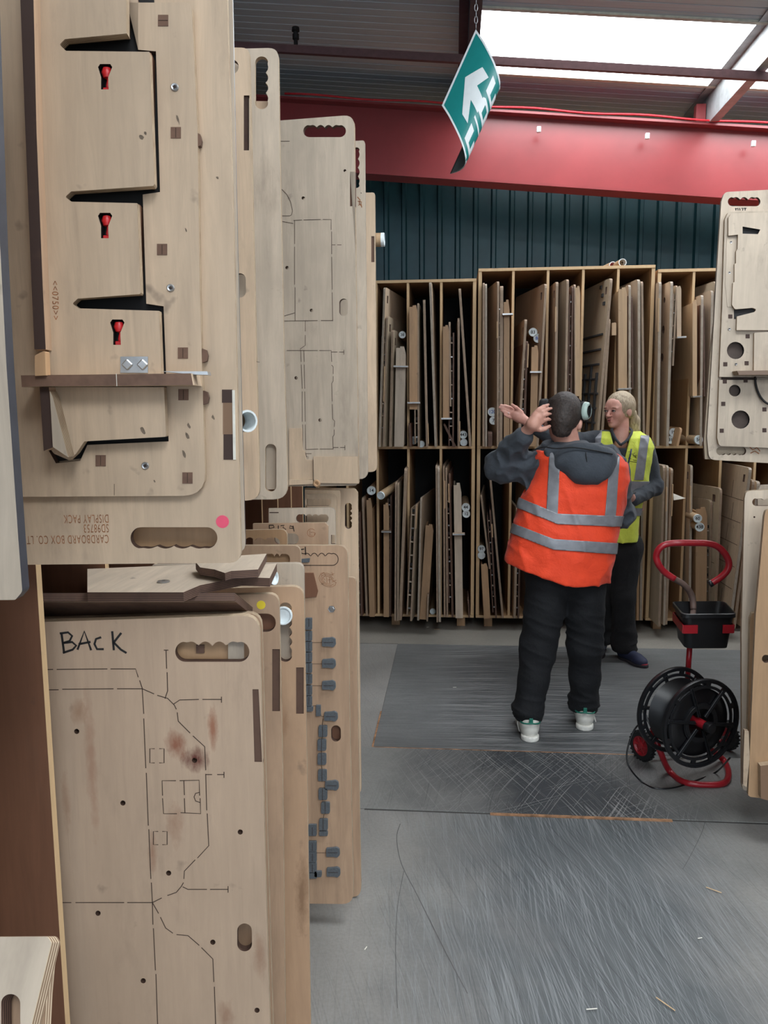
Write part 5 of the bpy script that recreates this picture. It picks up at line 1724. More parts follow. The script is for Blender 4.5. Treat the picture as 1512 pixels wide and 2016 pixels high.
# frame tubes
Bk = C1 + ax * (wdt + .05)
r_t = .0135
zf = r_t + .001
def G(x, y, z=None):
    z = zf if z is None else z
    return PZ(x, y, z)
loop = [PY(1283, 1438, 3.40), PY(1300, 1480, 3.36), G(1318, 1518), G(1348, 1540), G(1400, 1545), G(1428, 1540), G(1434, 1520), G(1424, 1496), PY(1402, 1478, 3.5)]
tube('base_tube', [L(p) for p in loop], r_t, RED, T, 10, smooth_path=5)
post_top = PY(1359, 1262, 3.52)
tube('post', [L(PY(1353, 1345, 3.50)), L(PY(1359, 1255, 3.5))], .012, RED, T, 10)
tube('lower_post', [L(Bk), L(PY(1353, 1345, 3.50))], .012, RED, T, 10)
tube('bracket_arm', [L(PY(1283, 1438, 3.40)), L(Bk), L(PY(1402, 1478, 3.5))], .011, RED, T, 10)
hp = [(1365, 1200, 3.56), (1364, 1182, 3.57), (1358, 1165, 3.57), (1345, 1150, 3.56), (1325, 1138, 3.55)]
tube('worn_neck', [L(PY(*q)) for q in hp], .0135, WORN, T, 12, smooth_path=4)
hp = [(1328, 1140, 3.55), (1308, 1126, 3.55), (1296, 1110, 3.54), (1292, 1094, 3.54), (1299, 1079, 3.53), (1314, 1071, 3.53), (1336, 1069, 3.52), (1365, 1069, 3.52), (1393, 1070, 3.52), (1412, 1076, 3.52), (1427, 1090, 3.52), (1435, 1108, 3.52), (1431, 1124, 3.52), (1417, 1138, 3.52), (1399, 1149, 3.52)]
tube('handle_bar', [L(PY(*q)) for q in hp], .0145, RED, T, 12, smooth_path=4)
tube('handle_cap', [L(PY(1402, 1147, 3.52)), L(PY(1396, 1151, 3.52))], .0155, BLK, T, 12)
# neck support from tray to the post
tube('post', [L(PY(1359, 1262, 3.50)), L(PY(1365, 1200, 3.56))], .012, WORN, T, 10)
# tray: tapered bin with a rim
def tray():
    cx = PY(1387, 1200, 3.5)
    zt_, zb_ = PY(1387, 1210, 3.42).z + .01, PY(1387, 1275, 3.42).z
    q = [PY(1325, 1190, 3.60), PY(1425, 1187, 3.62), PY(1447, 1217, 3.40), PY(1345, 1223, 3.38)]
    def ringp(f, z, inset):
        c = sum(q, Vector()) / 4
        out = []
        Pq = [Vector((c.x + (p.x - c.x) * f, c.y + (p.y - c.y) * f)) for p in q]
        pts = rounded([(p.x, p.y, .03) for p in Pq], 4)
        return [Vector((x, y, z)) for x, y in pts]
    rings = [ringp(1.05, zt_ - .016, 0), ringp(1.05, zt_, 0), ringp(1.0, zt_ + .002, 0), ringp(.97, zt_ - .004, 0), ringp(.80, zb_ + .006, 0)]
    outer = [ringp(1.05, zt_ - .016, 0), ringp(.97, zt_ - .02, 0), ringp(.94, zt_ - .05, 0), ringp(.83, zb_, 0)]
    V, F = [], []
    def loft(rs, cap):
        k0 = len(V); m = len(rs[0])
        for r in rs: V.extend([L(p) for p in r])
        for i in range(len(rs) - 1):
            for j in range(m):
                F.append((k0 + i * m + j, k0 + i * m + (j + 1) % m, k0 + (i + 1) * m + (j + 1) % m, k0 + (i + 1) * m + j))
        F.append(tuple(k0 + (len(rs) - 1) * m + j for j in range(m)))
    loft(rings, 1); loft(outer, 1)
    o = mesh('tray', V, F, BLK, None, T, True)
    try: o.data.set_sharp_from_angle(angle=R_(35))
    except Exception: pass
    # red holder: straps round the tray
    zz = (zt_ + zb_) / 2 + .012
    c = sum(q, Vector()) / 4
    P4 = [Vector((c.x + (p.x - c.x) * .97, c.y + (p.y - c.y) * .97, 0)) for p in q]
    def strip(a, b, z0, z1, th=.004):
        d = (b - a).normalized(); nrm = Vector((-d.y, d.x, 0))
        if nrm.dot((a + b) / 2 - Vector((c.x, c.y, 0))) < 0: nrm = -nrm
        V = []
        for p in (a, b):
            for k in (0, th):
                for z in (z0, z1):
                    V.append(L(Vector((p.x + nrm.x * k, p.y + nrm.y * k, z))))
        mesh('tray_bracket', V, box_vf(0, 1, 0, 1, 0, 1)[1], RED, None, T)
    z0, z1 = zz - .018, zz + .018
    strip(P4[0], P4[3], z0, z1)
    strip(P4[1], P4[2], z0, z1)
    strip(P4[3], P4[3].lerp(P4[2], .28), z0, z1)
    strip(P4[2].lerp(P4[3], .22), P4[2], z0, z1)
    strip(P4[0], P4[1], z0, z1)
    bbox('tray_support', (c.x - To.x - .02, c.x - To.x + .02, c.y - To.y - .06, c.y - To.y + .12, zb_ - .006, zb_ - .001), RED, T, .001)
tray()
# wheels
for k, (x, y, Y) in enumerate([(1265, 1462, 3.50), (1412, 1452, 3.72)]):
    Wc = PZ(x + 2, 1497, .001)
    p = PY(x, y, Wc.y)
    rw = .068
    e = bpy.data.objects.new('wheel', None); link(e, T)
    cpos = L(Vector((p.x if k == 0 else To.x + .26, Wc.y if k == 0 else Wc.y + .12, rw + .004)))
    e.matrix_basis = Matrix.Translation(cpos) @ Matrix.Rotation(R_(-58), 4, 'Z')
    lathe('tyre', [(.045, -.014), (rw - .006, -.014), (rw, -.008), (rw, .008), (rw - .006, .014), (.045, .014)], RUB, e, 30, 'Y')
    for q in range(24):
        a = q * math.pi / 12
        t_ = bbox('tread', (rw - .002, rw + .003, -.013, .013, -.0035, .0035), RUB, None, 0); t_.parent = e; t_.matrix_basis = Matrix.Rotation(a, 4, 'Y')
    lathe('rim', [(0, -.012), (.014, -.012), (.016, -.006), (.034, -.004), (.04, -.012), (.046, -.012), (.046, .012), (0, .012)], RED, e, 24, 'Y')
    for q in range(6):
        a = q * math.pi / 3
        t_ = bbox('rim_spoke', (.012, .042, -.010, -.004, -.004, .004), RED, None, 0); t_.parent = e; t_.matrix_basis = Matrix.Rotation(a, 4, 'Y')
tube('wheel_axle', [L(Vector((PY(1268, 1460, 3.5).x, PZ(1267, 1497, 0).y, .072))), L(Vector((To.x + .26, PZ(1267, 1497, 0).y + .12, .072)))], .007, M['steel'], T, 8)
# steel guide strip by the wheel
gs = [L(PY(1262, 1392, 3.40)), L(PY(1292, 1448, 3.36))]
o = tube('guide_strip', gs, .006, M['steel'], T, 6)
# loose strap hanging and lying on the floor
sp_ = [PY(1270, 1415, 3.38), PY(1250, 1435, 3.36), PY(1238, 1465, 3.34), PY(1234, 1490, 3.32), PY(1240, 1512, 3.30), PZ(1262, 1538, .01), PZ(1290, 1552, .006), PZ(1330, 1550, .006), PZ(1375, 1535, .006), PZ(1410, 1520, .012), PY(1437, 1492, 3.2)]
o = tube('loose_strap', sp_, .0038, BLK2, None, 6, smooth_path=6)
set_parent(o, reel)

# ================================================================ PEOPLE
_T = np.random.RandomState(5).rand(32, 32, 32)
def vn(x, y, z, seed=0):
    """smooth value noise, one value per point"""
    x, y, z = x + seed * 7.3, y + seed * 3.1, z + seed * 5.7
    i = [np.floor(v).astype(int) for v in (x, y, z)]
    t = [v - a for v, a in zip((x, y, z), i)]
    t = [v * v * (3 - 2 * v) for v in t]
    r = 0
    for a in (0, 1):
        for b in (0, 1):
            for c in (0, 1):
                w_ = (t[0] if a else 1 - t[0]) * (t[1] if b else 1 - t[1]) * (t[2] if c else 1 - t[2])
                r = r + w_ * _T[(i[0] + a) % 32, (i[1] + b) % 32, (i[2] + c) % 32]
    return r
def ridge(x, y, z, seed=0):
    return (1 - np.abs(2 * vn(x, y, z, seed) - 1)) ** 2.5
class Field:
    """signed distance field on a grid, meshed by surface nets"""
    def __init__(s, lo, hi, h):
        s.h = h; s.lo = np.array(lo, float)
        n = np.ceil((np.array(hi) - s.lo) / h).astype(int) + 1
        s.n = n
        s.f = np.full(tuple(n), 1.0, np.float32)
    def sub(s, lo, hi):
        a = np.maximum(0, np.floor((np.array(lo) - s.lo) / s.h).astype(int))
        b = np.minimum(s.n, np.ceil((np.array(hi) - s.lo) / s.h).astype(int) + 1)
        if (b <= a).any(): return None
        sl = tuple(slice(a[i], b[i]) for i in range(3))
        g = [s.lo[i] + s.h * np.arange(a[i], b[i], dtype=np.float32) for i in range(3)]
        X, Y, Z = np.meshgrid(*g, indexing='ij', sparse=True)
        return sl, X, Y, Z
    def comb(s, sl, d, k, mode):
        f = s.f[sl]
        d = d.astype(np.float32)
        if mode == 'add':
            if k > 0:
                hh = np.clip(.5 + .5 * (f - d) / k, 0, 1)
                f[...] = f * (1 - hh) + d * hh - k * hh * (1 - hh)
            else:
                f[...] = np.minimum(f, d)
        else:
            if k > 0:
                hh = np.clip(.5 - .5 * (f + d) / k, 0, 1)
                f[...] = f * (1 - hh) - d * hh + k * hh * (1 - hh)
            else:
                f[...] = np.maximum(f, -d)
    def cap(s, a, b, ra, rb=None, k=.02, mode='add'):
        a, b = np.array(a, float), np.array(b, float)
        rb = ra if rb is None else rb
        m = max(ra, rb) + k + s.h * 3
        q = s.sub(np.minimum(a, b) - m, np.maximum(a, b) + m)
        if q is None: return
        sl, X, Y, Z = q
        d = b - a; L2 = max(1e-9, d @ d)
        t = np.clip(((X - a[0]) * d[0] + (Y - a[1]) * d[1] + (Z - a[2]) * d[2]) / L2, 0, 1)
        D = np.sqrt((X - a[0] - t * d[0]) ** 2 + (Y - a[1] - t * d[1]) ** 2 + (Z - a[2] - t * d[2]) ** 2) - (ra + (rb - ra) * t)
        s.comb(sl, D, k, mode)
    def chain(s, pts, rs, k=.02, mode='add'):
        for i in range(len(pts) - 1):
            s.cap(pts[i], pts[i + 1], rs[i], rs[i + 1], k, mode)
    def ell(s, c, r, R=None, k=.02, mode='add'):
        c = np.array(c, float); r = np.array(r, float)
        R = np.eye(3) if R is None else np.array(R)          # columns = local axes
        m = r.max() + k + s.h * 3
        q = s.sub(c - m, c + m)
        if q is None: return
        sl, X, Y, Z = q
        x, y, z = X - c[0], Y - c[1], Z - c[2]
        u = [(x * R[0, i] + y * R[1, i] + z * R[2, i]) / r[i] for i in range(3)]
        k0 = np.sqrt(u[0] ** 2 + u[1] ** 2 + u[2] ** 2)
        k1 = np.sqrt((u[0] / r[0]) ** 2 + (u[1] / r[1]) ** 2 + (u[2] / r[2]) ** 2) + 1e-6
        D = k0 * (k0 - 1) / k1
        s.comb(sl, D, k, mode)
    def box(s, c, r, R=None, rad=.01, k=.01, mode='add'):
        c = np.array(c, float); r = np.array(r, float) - rad
        R = np.eye(3) if R is None else np.array(R)
        m = np.linalg.norm(r) + rad + k + s.h * 3
        q = s.sub(c - m, c + m)
        if q is None: return
        sl, X, Y, Z = q
        x, y, z = X - c[0], Y - c[1], Z - c[2]
        u = [np.abs(x * R[0, i] + y * R[1, i] + z * R[2, i]) - r[i] for i in range(3)]
        D = np.sqrt(np.maximum(u[0], 0) ** 2 + np.maximum(u[1], 0) ** 2 + np.maximum(u[2], 0) ** 2) + np.minimum(np.maximum(np.maximum(u[0], u[1]), u[2]), 0) - rad
        s.comb(sl, D, k, mode)
    def loft(s, zs, cx, cy, w, d, k=.02, p=2.4, mode='add'):
        """stack of rounded cross-sections; arrays from low z to high z"""
        zs, cx, cy, w, d = [np.array(v, float) for v in (zs, cx, cy, w, d)]
        q = s.sub((min(cx - w) - .05, min(cy - d) - .05, zs[0] - .05), (max(cx + w) + .05, max(cy + d) + .05, zs[-1] + .05))
        sl, X, Y, Z = q
        I = lambda v: np.interp(Z, zs, v)
        W, Dd = I(w), I(d)
        rr = (np.abs((X - I(cx)) / W) ** p + np.abs((Y - I(cy)) / Dd) ** p) ** (1 / p)
        D = (rr - 1) * np.minimum(W, Dd)
        D = np.maximum(D, np.maximum(zs[0] - Z, Z - zs[-1]))
        s.comb(sl, D, k, mode)
    def plane(s, p, nrm):
        """cut away what lies on the side the normal points to"""
        p = np.array(p, float); nrm = np.array(nrm, float); nrm /= np.linalg.norm(nrm)
        sl, X, Y, Z = s.sub(s.lo, s.lo + s.n * s.h)
        D = (X - p[0]) * nrm[0] + (Y - p[1]) * nrm[1] + (Z - p[2]) * nrm[2]
        s.f[...] = np.maximum(s.f, D.astype(np.float32))
    def wrinkle(s, fn):
        m = np.argwhere(np.abs(s.f) < .03)
        P = m * s.h + s.lo
        s.f[tuple(m.T)] += fn(P[:, 0], P[:, 1], P[:, 2]).astype(np.float32)
    def mesh(s, name, mat, parent, origin, smooth=2):
        f = s.f
        f[0], f[-1] = 1, 1; f[:, 0] = 1; f[:, -1] = 1; f[:, :, 0] = 1; f[:, :, -1] = 1
        ins = f < 0
        nx, ny, nz = ins.shape
        c = np.zeros((nx - 1, ny - 1, nz - 1), np.int8)
        for dx in (0, 1):
            for dy in (0, 1):
                for dz in (0, 1):
                    c += ins[dx:nx - 1 + dx, dy:ny - 1 + dy, dz:nz - 1 + dz]
        act = (c > 0) & (c < 8)
        idx = np.full(act.shape, -1, np.int64)
        A = np.argwhere(act)
        idx[act] = np.arange(len(A))
        acc = np.zeros((len(A), 3)); cnt = np.zeros(len(A))
        E = []
        for ax in range(3):
            o1, o2 = [a for a in range(3) if a != ax]
            for p in (0, 1):
                for q in (0, 1):
                    d0 = np.zeros(3, int); d0[o1] = p; d0[o2] = q
                    d1 = d0.copy(); d1[ax] = 1
                    v0 = f[tuple((A + d0).T)]; v1 = f[tuple((A + d1).T)]
                    m = (v0 < 0) != (v1 < 0)
                    t = np.zeros(len(A)); t[m] = v0[m] / (v0[m] - v1[m])
                    P = A + d0.astype(float); P[:, ax] += t
                    acc[m] += P[m]; cnt[m] += 1
        V = acc / cnt[:, None] * s.h + s.lo - np.array(origin)
        F = []
        for ax in range(3):
            o1, o2 = (ax + 1) % 3, (ax + 2) % 3
            sl0 = [slice(1, -1)] * 3; sl1 = [slice(1, -1)] * 3
            sl0[ax] = slice(0, -1); sl1[ax] = slice(1, None)
            m = ins[tuple(sl0)] != ins[tuple(sl1)]
            G = np.argwhere(m)
            off = np.ones(3, int); off[ax] = 0
            G = G + off
            flip = ins[tuple(G.T)]
            e1 = np.zeros(3, int); e1[o1] = 1
            e2 = np.zeros(3, int); e2[o2] = 1
            q = np.stack([idx[tuple((G - e1 - e2).T)], idx[tuple((G - e2).T)], idx[tuple(G.T)], idx[tuple((G - e1).T)]], 1)
            q[~flip] = q[~flip][:, ::-1]
            F.append(q)
        F = np.concatenate(F)
        F = F[(F >= 0).all(1)]
        me = bpy.data.meshes.new(name)
        me.vertices.add(len(V)); me.vertices.foreach_set('co', V.astype(np.float32).ravel())
        me.loops.add(len(F) * 4); me.loops.foreach_set('vertex_index', F.astype(np.int32).ravel())
        me.polygons.add(len(F)); me.polygons.foreach_set('loop_start', np.arange(0, len(F) * 4, 4, dtype=np.int32))
        try: me.polygons.foreach_set('loop_total', np.full(len(F), 4, np.int32))
        except Exception: pass
        me.update(calc_edges=True); me.validate()
        if smooth:
            bm = bmesh.new(); bm.from_mesh(me)
            for _ in range(smooth):
                bmesh.ops.smooth_vert(bm, verts=bm.verts, factor=.5, use_axis_x=True, use_axis_y=True, use_axis_z=True)
            bmesh.ops.recalc_face_normals(bm, faces=bm.faces)
            bm.to_mesh(me); bm.free()
        me.polygons.foreach_set('use_smooth', [True] * len(me.polygons))
        me.materials.append(mat)
        o = bpy.data.objects.new(name, me)
        link(o, parent)
        return o
def band(name, src, quads, mat, parent, org, off=.003, front=True):
    """tape lying on a garment: cut from its surface with planes through the picture's sight lines"""
    out = bmesh.new()
    for q in quads:
        bm = bmesh.new(); bm.from_mesh(src.data)
        if front is not None:
            dl = [f for f in bm.faces if (f.normal.dot(Fv) > 0.15) == front]
            bmesh.ops.delete(bm, geom=dl, context='FACES')
        n = len(q)
        cen = sum((ray(*p) for p in q), Vector()) / n
        for i in range(n):
            a, b = ray(*q[i]), ray(*q[(i + 1) % n])
            nn = a.cross(b).normalized()
            if nn.dot(cen) > 0: nn = -nn
            bmesh.ops.bisect_plane(bm, geom=list(bm.verts) + list(bm.edges) + list(bm.faces), plane_co=EYE - org, plane_no=nn, clear_outer=True)
        me = bpy.data.meshes.new('tmp'); bm.to_mesh(me); bm.free()
        out.from_mesh(me); bpy.data.meshes.remove(me)
    bmesh.ops.remove_doubles(out, verts=out.verts, dist=.0005)
    out.normal_update()
    for v in out.verts: v.co += v.normal * off
    me = bpy.data.meshes.new(name); out.to_mesh(me); out.free()
    me.polygons.foreach_set('use_smooth', [True] * len(me.polygons))
    me.materials.append(mat)
    o = bpy.data.objects.new(name, me); link(o, parent)
    so = o.modifiers.new('solidify', 'SOLIDIFY'); so.thickness = .0015; so.offset = 1
    return o
def cloth(name, rgb, rough=.85, var=.06, sheen=.1):
    t = NT(name); c = s2l(rgb)
    v = t.coord(rnd=False)
    nz = t.noise(v, 14, 5, .6)
    t.col(t.ramp(nz, [(.3, tuple(x * (1 - var * 2) for x in c[:3]) + (1,)), (.7, tuple(min(1, x * (1 + var * 2)) for x in c[:3]) + (1,))]))
    t.rough(rough)
    t.b.inputs['Sheen Weight'].default_value = sheen
    t.bump(t.noise(v, 22, 6, .65, .5), .5, .012)
    return t.m
SKIN = NT('skin'); nz = SKIN.noise(SKIN.coord(rnd=False), 18, 4)
SKIN.col(SKIN.ramp(nz, [(.35, s2l((204, 148, 130))), (.65, s2l((220, 168, 150)))])); SKIN.rough(.5)
SKIN.b.inputs['Subsurface Weight'].default_value = .0
SKIN = SKIN.m
SKIN2 = NT('skin_fair'); nz = SKIN2.noise(SKIN2.coord(rnd=False), 18, 4)
SKIN2.col(SKIN2.ramp(nz, [(.35, s2l((208, 150, 134))), (.65, s2l((224, 172, 156)))])); SKIN2.rough(.45); SKIN2 = SKIN2.m
ORANGE = cloth('orange_hi_vis', (255, 74, 36), .7)
for n_ in ORANGE.node_tree.nodes: pass
YEL = cloth('yellow_hi_vis', (214, 226, 84), .7)
TAPE = flat('reflective_tape', (142, 144, 150), .4, .25, var=.06, scale=30)
HOOD = cloth('charcoal_hoodie', (62, 68, 76), .85)
POLO = cloth('dark_polo', (48, 54, 62), .85)
DENIM = cloth('black_trousers', (11, 13, 18), .85, sheen=0)
BTR = cloth('black_work_trousers', (16, 16, 19), .85, sheen=0)
TRIM = flat('black_trim', (16, 16, 18), .7)
def hair_mat(name, a, b, sc=(60, 60, 6)):
    t = NT(name); v = t.coord(sc, rnd=False)
    t.col(t.ramp(t.noise(v, 3, 4), [(.3, s2l(a)), (.7, s2l(b))])); t.rough(.55); t.bump(t.noise(v, 5, 3), .6, .004); return t.m
HAIR = hair_mat('short_dark_hair', (34, 28, 26), (64, 52, 46), (40, 40, 40))
BLOND = hair_mat('blond_hair', (128, 110, 90), (204, 186, 158))
def J(px, py, Y): return np.array(PY(px, py, Y))

def man():
    lf, rf = PZ(1034, 1462, 0), PZ(1151, 1440, 0)
    O = Vector(((lf.x + rf.x) / 2, (lf.y + rf.y) / 2 + .1, 0))
    e = empty('person', O, 'person seen from behind in an orange hi-vis vest, adjusting ear defenders with a raised hand', 'person')
    Yl, Yr = lf.y + .09, rf.y + .09
    org = np.array(O)
    # joints
    hipL, hipR = J(1080, 1135, 3.86), J(1150, 1135, 3.88)
    knL, knR = J(1060, 1275, 3.84), J(1152, 1272, 3.90)
    anL, anR = J(1041, 1402, Yl), J(1150, 1388, Yr)
    pel = J(1113, 1115, 3.87)
    shL, shR = J(1066, 912, 3.86), J(1212, 925, 3.88)
    elL, wrL = J(986, 918, 3.93), J(1031, 858, 3.80)
    elR, wrR = J(1221, 1012, 3.96), J(1175, 985, 4.14)
    neck0, neck1 = J(1125, 905, 3.86), J(1112, 850, 3.83)
    hc = J(1109, 822, 3.82)
    # ---- body: one surface
    f = Field((org[0] - .42, org[1] - .35, -.0), (org[0] + .45, org[1] + .5, 1.75), .006)
    f.loft([pel[2] - .05, 1.05, 1.25, shL[2] - .02], [pel[0], pel[0], J(1130, 980, 3.86)[0], J(1138, 905, 3.86)[0]], [3.87, 3.87, 3.87, 3.87], [.13, .125, .14, .12], [.09, .085, .09, .07])
    for a, b, c in ((hipL, knL, anL), (hipR, knR, anR)):
        f.chain([a, b, c], [.082, .055, .036]); f.cap(c, c + np.array([0.0, .08, -.045]), .028, .024)
    f.chain([shL, elL, wrL], [.045, .036, .026]); f.chain([shR, elR, wrR], [.045, .036, .026])
    f.cap(neck0, neck1, .058, .056, k=.04)
    # head, facing away and a little to the right, tipped forward
    yaw = R_(-8)
    fw = np.array([-math.sin(yaw), math.cos(yaw), -.22]); fw /= np.linalg.norm(fw)
    rt = np.cross(fw, [0, 0, 1]); rt /= np.linalg.norm(rt); up = np.cross(rt, fw)
    roll = R_(5); rt, up = rt * math.cos(roll) + up * math.sin(roll) * -1, up * math.cos(roll) + rt * math.sin(roll)
    Rh = np.stack([rt, fw, up], 1)
    H = lambda x, y, z: hc + rt * x + fw * y + up * z
    f.ell(H(0, -.005, .018), (.076, .098, .092), Rh, k=.02)
    f.ell(H(0, .035, -.045), (.058, .065, .07), Rh, k=.03)
    f.cap(H(0, .095, -.02), H(0, .118, -.035), .010, .013, k=.012)
    for sx in (-1, 1):
        f.ell(H(sx * .078, .0, -.022), (.012, .02, .033), Rh, k=.006)
        f.ell(H(sx * .03, .098, .005), (.012, .01, .007), Rh, k=.008, mode='cut')
    # raised left hand
    palm = J(1050, 834, 3.735); w2 = J(1034, 853, 3.79)
    f.cap(wrL, w2, .027, .026, k=.015)
    f.cap(w2, palm, .025, .03, k=.02)
    f.chain([palm, J(1056, 822, 3.73)], [.03, .026], k=.015)
    for ch in ([(1049, 818, 3.735), (1060, 806, 3.725), (1070, 800, 3.73), (1080, 797, 3.745)],
               [(1055, 822, 3.725), (1067, 810, 3.715), (1077, 806, 3.72), (1086, 804, 3.735)],
               [(1061, 828, 3.725), (1071, 818, 3.715), (1078, 815, 3.72), (1084, 815, 3.735)],
               [(1064, 834, 3.73), (1072, 827, 3.722), (1078, 825, 3.73), (1083, 826, 3.745)]):
        f.chain([J(*q) for q in ch], [.0098, .0092, .0085, .0072], k=.005)
    f.chain([J(1052, 842, 3.74), J(1064, 846, 3.73), J(1073, 844, 3.735), J(1082, 839, 3.75)], [.016, .0115, .0105, .0085], k=.008)
    # other hand in front of the body
    hp = wrR + np.array([-.06, .05, .0])
    f.cap(wrR, hp, .026, .03, k=.015)
    for k in range(4):
        a = hp + np.array([-.03, .012 * k - .01, .025 - .016 * k]); f.chain([a, a + np.array([-.03, .012, 0]), a + np.array([-.045, -.01, 0])], [.0095, .009, .008], k=.004)
    f.chain([hp, hp + np.array([-.02, -.01, .04]), hp + np.array([-.045, -.01, .05])], [.014, .011, .009], k=.006)
    body = f.mesh('body', SKIN, e, org, 1)
    # ---- hair
    h = Field(hc - .16, hc + .16, .004)
    h.ell(H(0, -.008, .022), (.083, .103, .098), Rh, k=0)
    h.cap(H(0, -.055, -.03), H(0, -.045, -.065), .052, .045, k=.02)
    nn = -up * .78 + fw * .62
    h.plane(H(0, -.035, -.085), nn)
    h.ell(H(0, .085, -.045), (.085, .07, .07), Rh, k=.006, mode='cut')
    for sx in (-1, 1): h.ell(H(sx * .085, .02, -.035), (.03, .03, .035), Rh, k=.006, mode='cut')
    h.wrinkle(lambda X, Y, Z: .0035 * (vn(X * 160, Y * 160, Z * 110) - .5))
    h.mesh('hair', HAIR, e, org, 1)
    # ---- hoodie with sleeves and hood
    g = Field((org[0] - .45, org[1] - .35, .95), (org[0] + .48, org[1] + .5, 1.62), .006)
    top = J(1136, 892, 3.87)
    g.loft([1.0, 1.2, 1.35, top[2]], [J(1105, 1080, 3.87)[0], J(1120, 1010, 3.87)[0], J(1136, 950, 3.87)[0], top[0]], [3.88] * 4, [.20, .20, .195, .13], [.115, .12, .115, .07], k=.0)
    g.chain([shL + np.array([.02, .01, -.01]), elL], [.066, .070], k=.03)
    g.chain([elL, J(1012, 885, 3.87), J(1028, 864, 3.81)], [.066, .056, .043], k=.03)
    g.cap(J(1023, 870, 3.82), J(1030, 861, 3.80), .047, .044, k=.006)
    g.chain([shR + np.array([-.02, 0, -.01]), elR, wrR], [.075, .060, .045], k=.03)
    g.cap(J(1085, 892, 3.86), J(1195, 900, 3.86), .055, .055, k=.03)
    g.wrinkle(lambda X, Y, Z: -.015 * ridge(X * 16 + Z * 9, Y * 12, Z * 16 - X * 12) + .004 * (vn(X * 30, Y * 30, Z * 30) - .5))
    g.cap(neck0 + np.array([0, -.0, .035]), neck1, .050, .054, k=.01, mode='cut')
    g.mesh('hoodie', HOOD, e, org, 2)
    # hood lying on the back
    g = Field(J(1070, 985, 3.5), J(1225, 845, 4.05), .005)
    hd = J(1152, 908, 3.735)
    g.ell(hd, (.135, .055, .085), k=0)
    g.ell(J(1160, 928, 3.715), (.088, .045, .06), k=.04)
    g.cap(J(1085, 893, 3.79), J(1130, 893, 3.76), .032, .04, k=.04)
    g.cap(J(1205, 908, 3.80), J(1190, 900, 3.78), .035, .045, k=.04)
    g.cap(J(1092, 880, 3.80), J(1150, 878, 3.79), .022, .026, k=.03)
    g.wrinkle(lambda X, Y, Z: -.007 * ridge(X * 13 + Z * 6, Y * 9, Z * 9 - X * 4, 2) + .003 * (vn(X * 30, Y * 30, Z * 30) - .5))
    hood = g.mesh('hood', HOOD, e, org, 2)
    tube('hood_seam', [Vector(J(x, y, 3.668 + abs(y - 905) * .0006)) - O for x, y in [(1153, 890), (1155, 905), (1157, 925), (1159, 940)]], .0016, TRIM, e, 6, smooth_path=3)
    # ---- vest
    rows = [(1175, 984, 1196), (1150, 987, 1198), (1100, 995, 1206), (1060, 1004, 1215), (1020, 1014, 1224), (980, 1028, 1232), (945, 1044, 1238), (915, 1049, 1237), (901, 1050, 1228), (887, 1056, 1206)]
    zs, cx, w_ = [], [], []
    for py, a, b in rows:
        A, B = J(a, py, 3.86), J(b, py, 3.86)
        zs.append((A[2] + B[2]) / 2); cx.append((A[0] + B[0]) / 2); w_.append((B[0] - A[0]) / 2 - .004)
    v = Field((org[0] - .42, org[1] - .35, .58), (org[0] + .45, org[1] + .5, 1.62), .006)
    v.loft(zs, cx, [3.90, 3.89, 3.88, 3.87, 3.87, 3.87, 3.87, 3.87, 3.87, 3.87], w_, [.185, .18, .175, .168, .16, .16, .16, .158, .15, .13], k=0, p=2.3)
    v.plane(J(1060, 1134, 3.69), (-.30, 0, -1)); v.plane(J(1170, 1158, 3.69), (-.03, 0, -1))
    v.wrinkle(lambda X, Y, Z: -.009 * ridge(X * 14 + Z * 5, Y * 6, Z * 5 - X * 3, 1) * np.clip((1.4 - Z) * 3, .2, 1) - .0035 * ridge(X * 9 - Z * 7, Y * 6, Z * 17 + X * 9, 3) + .004 * (vn(X * 26, Y * 26, Z * 26) - .5))
    # opening for the raised arm
    v.cap(J(1018, 925, 3.90), J(1032, 925, 3.87), .060, .062, k=.01, mode='cut')
    v.cap(J(1040, 960, 3.86), J(1052, 970, 3.86), .032, .02, k=.01, mode='cut')
    v.cap(J(1232, 965, 3.93), J(1250, 1030, 3.96), .05, .05, k=.01, mode='cut')
    vest = v.mesh('vest', ORANGE, e, org, 2)
    band('reflective_band', vest, [[(1083, 885), (1104, 885), (1098, 1012), (1076, 1006)]], TAPE, vest_p(vest, e), O)
    band('reflective_band', vest, [[(1200, 900), (1219, 900), (1211, 1020), (1190, 1020)]], TAPE, vest_p(vest, e), O)
    band('reflective_band', vest, [[(1000, 970), (1098, 1011), (1098, 1032), (1000, 992)], [(1098, 1011), (1230, 1016), (1230, 1037), (1098, 1032)]], TAPE, vest_p(vest, e), O, .004)
    band('reflective_band', vest, [[(985, 1020), (1090, 1061), (1090, 1082), (985, 1041)], [(1090, 1061), (1230, 1070), (1230, 1092), (1090, 1082)]], TAPE, vest_p(vest, e), O, .004)
    tube('neck_trim', [Vector(J(*q)) - O for q in [(1047, 888, 3.745), (1070, 880, 3.715), (1095, 883, 3.69), (1130, 881, 3.68), (1170, 887, 3.68), (1206, 894, 3.70)]], .0035, TRIM, e, 6, smooth_path=4)
    # ---- trousers
    t = Field((org[0] - .35, org[1] - .35, .04), (org[0] + .35, org[1] + .4, 1.12), .006)
    t.ell(pel + np.array([0, 0, -.02]), (.19, .125, .13), k=0)
    for a, b, c, s_ in ((hipL, knL, anL, -1), (hipR, knR, anR, 1)):
        mid = (b + c) / 2
        t.chain([a + np.array([0, 0, -.02]), b, mid, c + np.array([0, 0, .01])], [.102, .080, .069, .066], k=.03)
        t.cap(c + np.array([0, .01, .02]), c + np.array([0, .02, -.012]), .073, .068, k=.01)
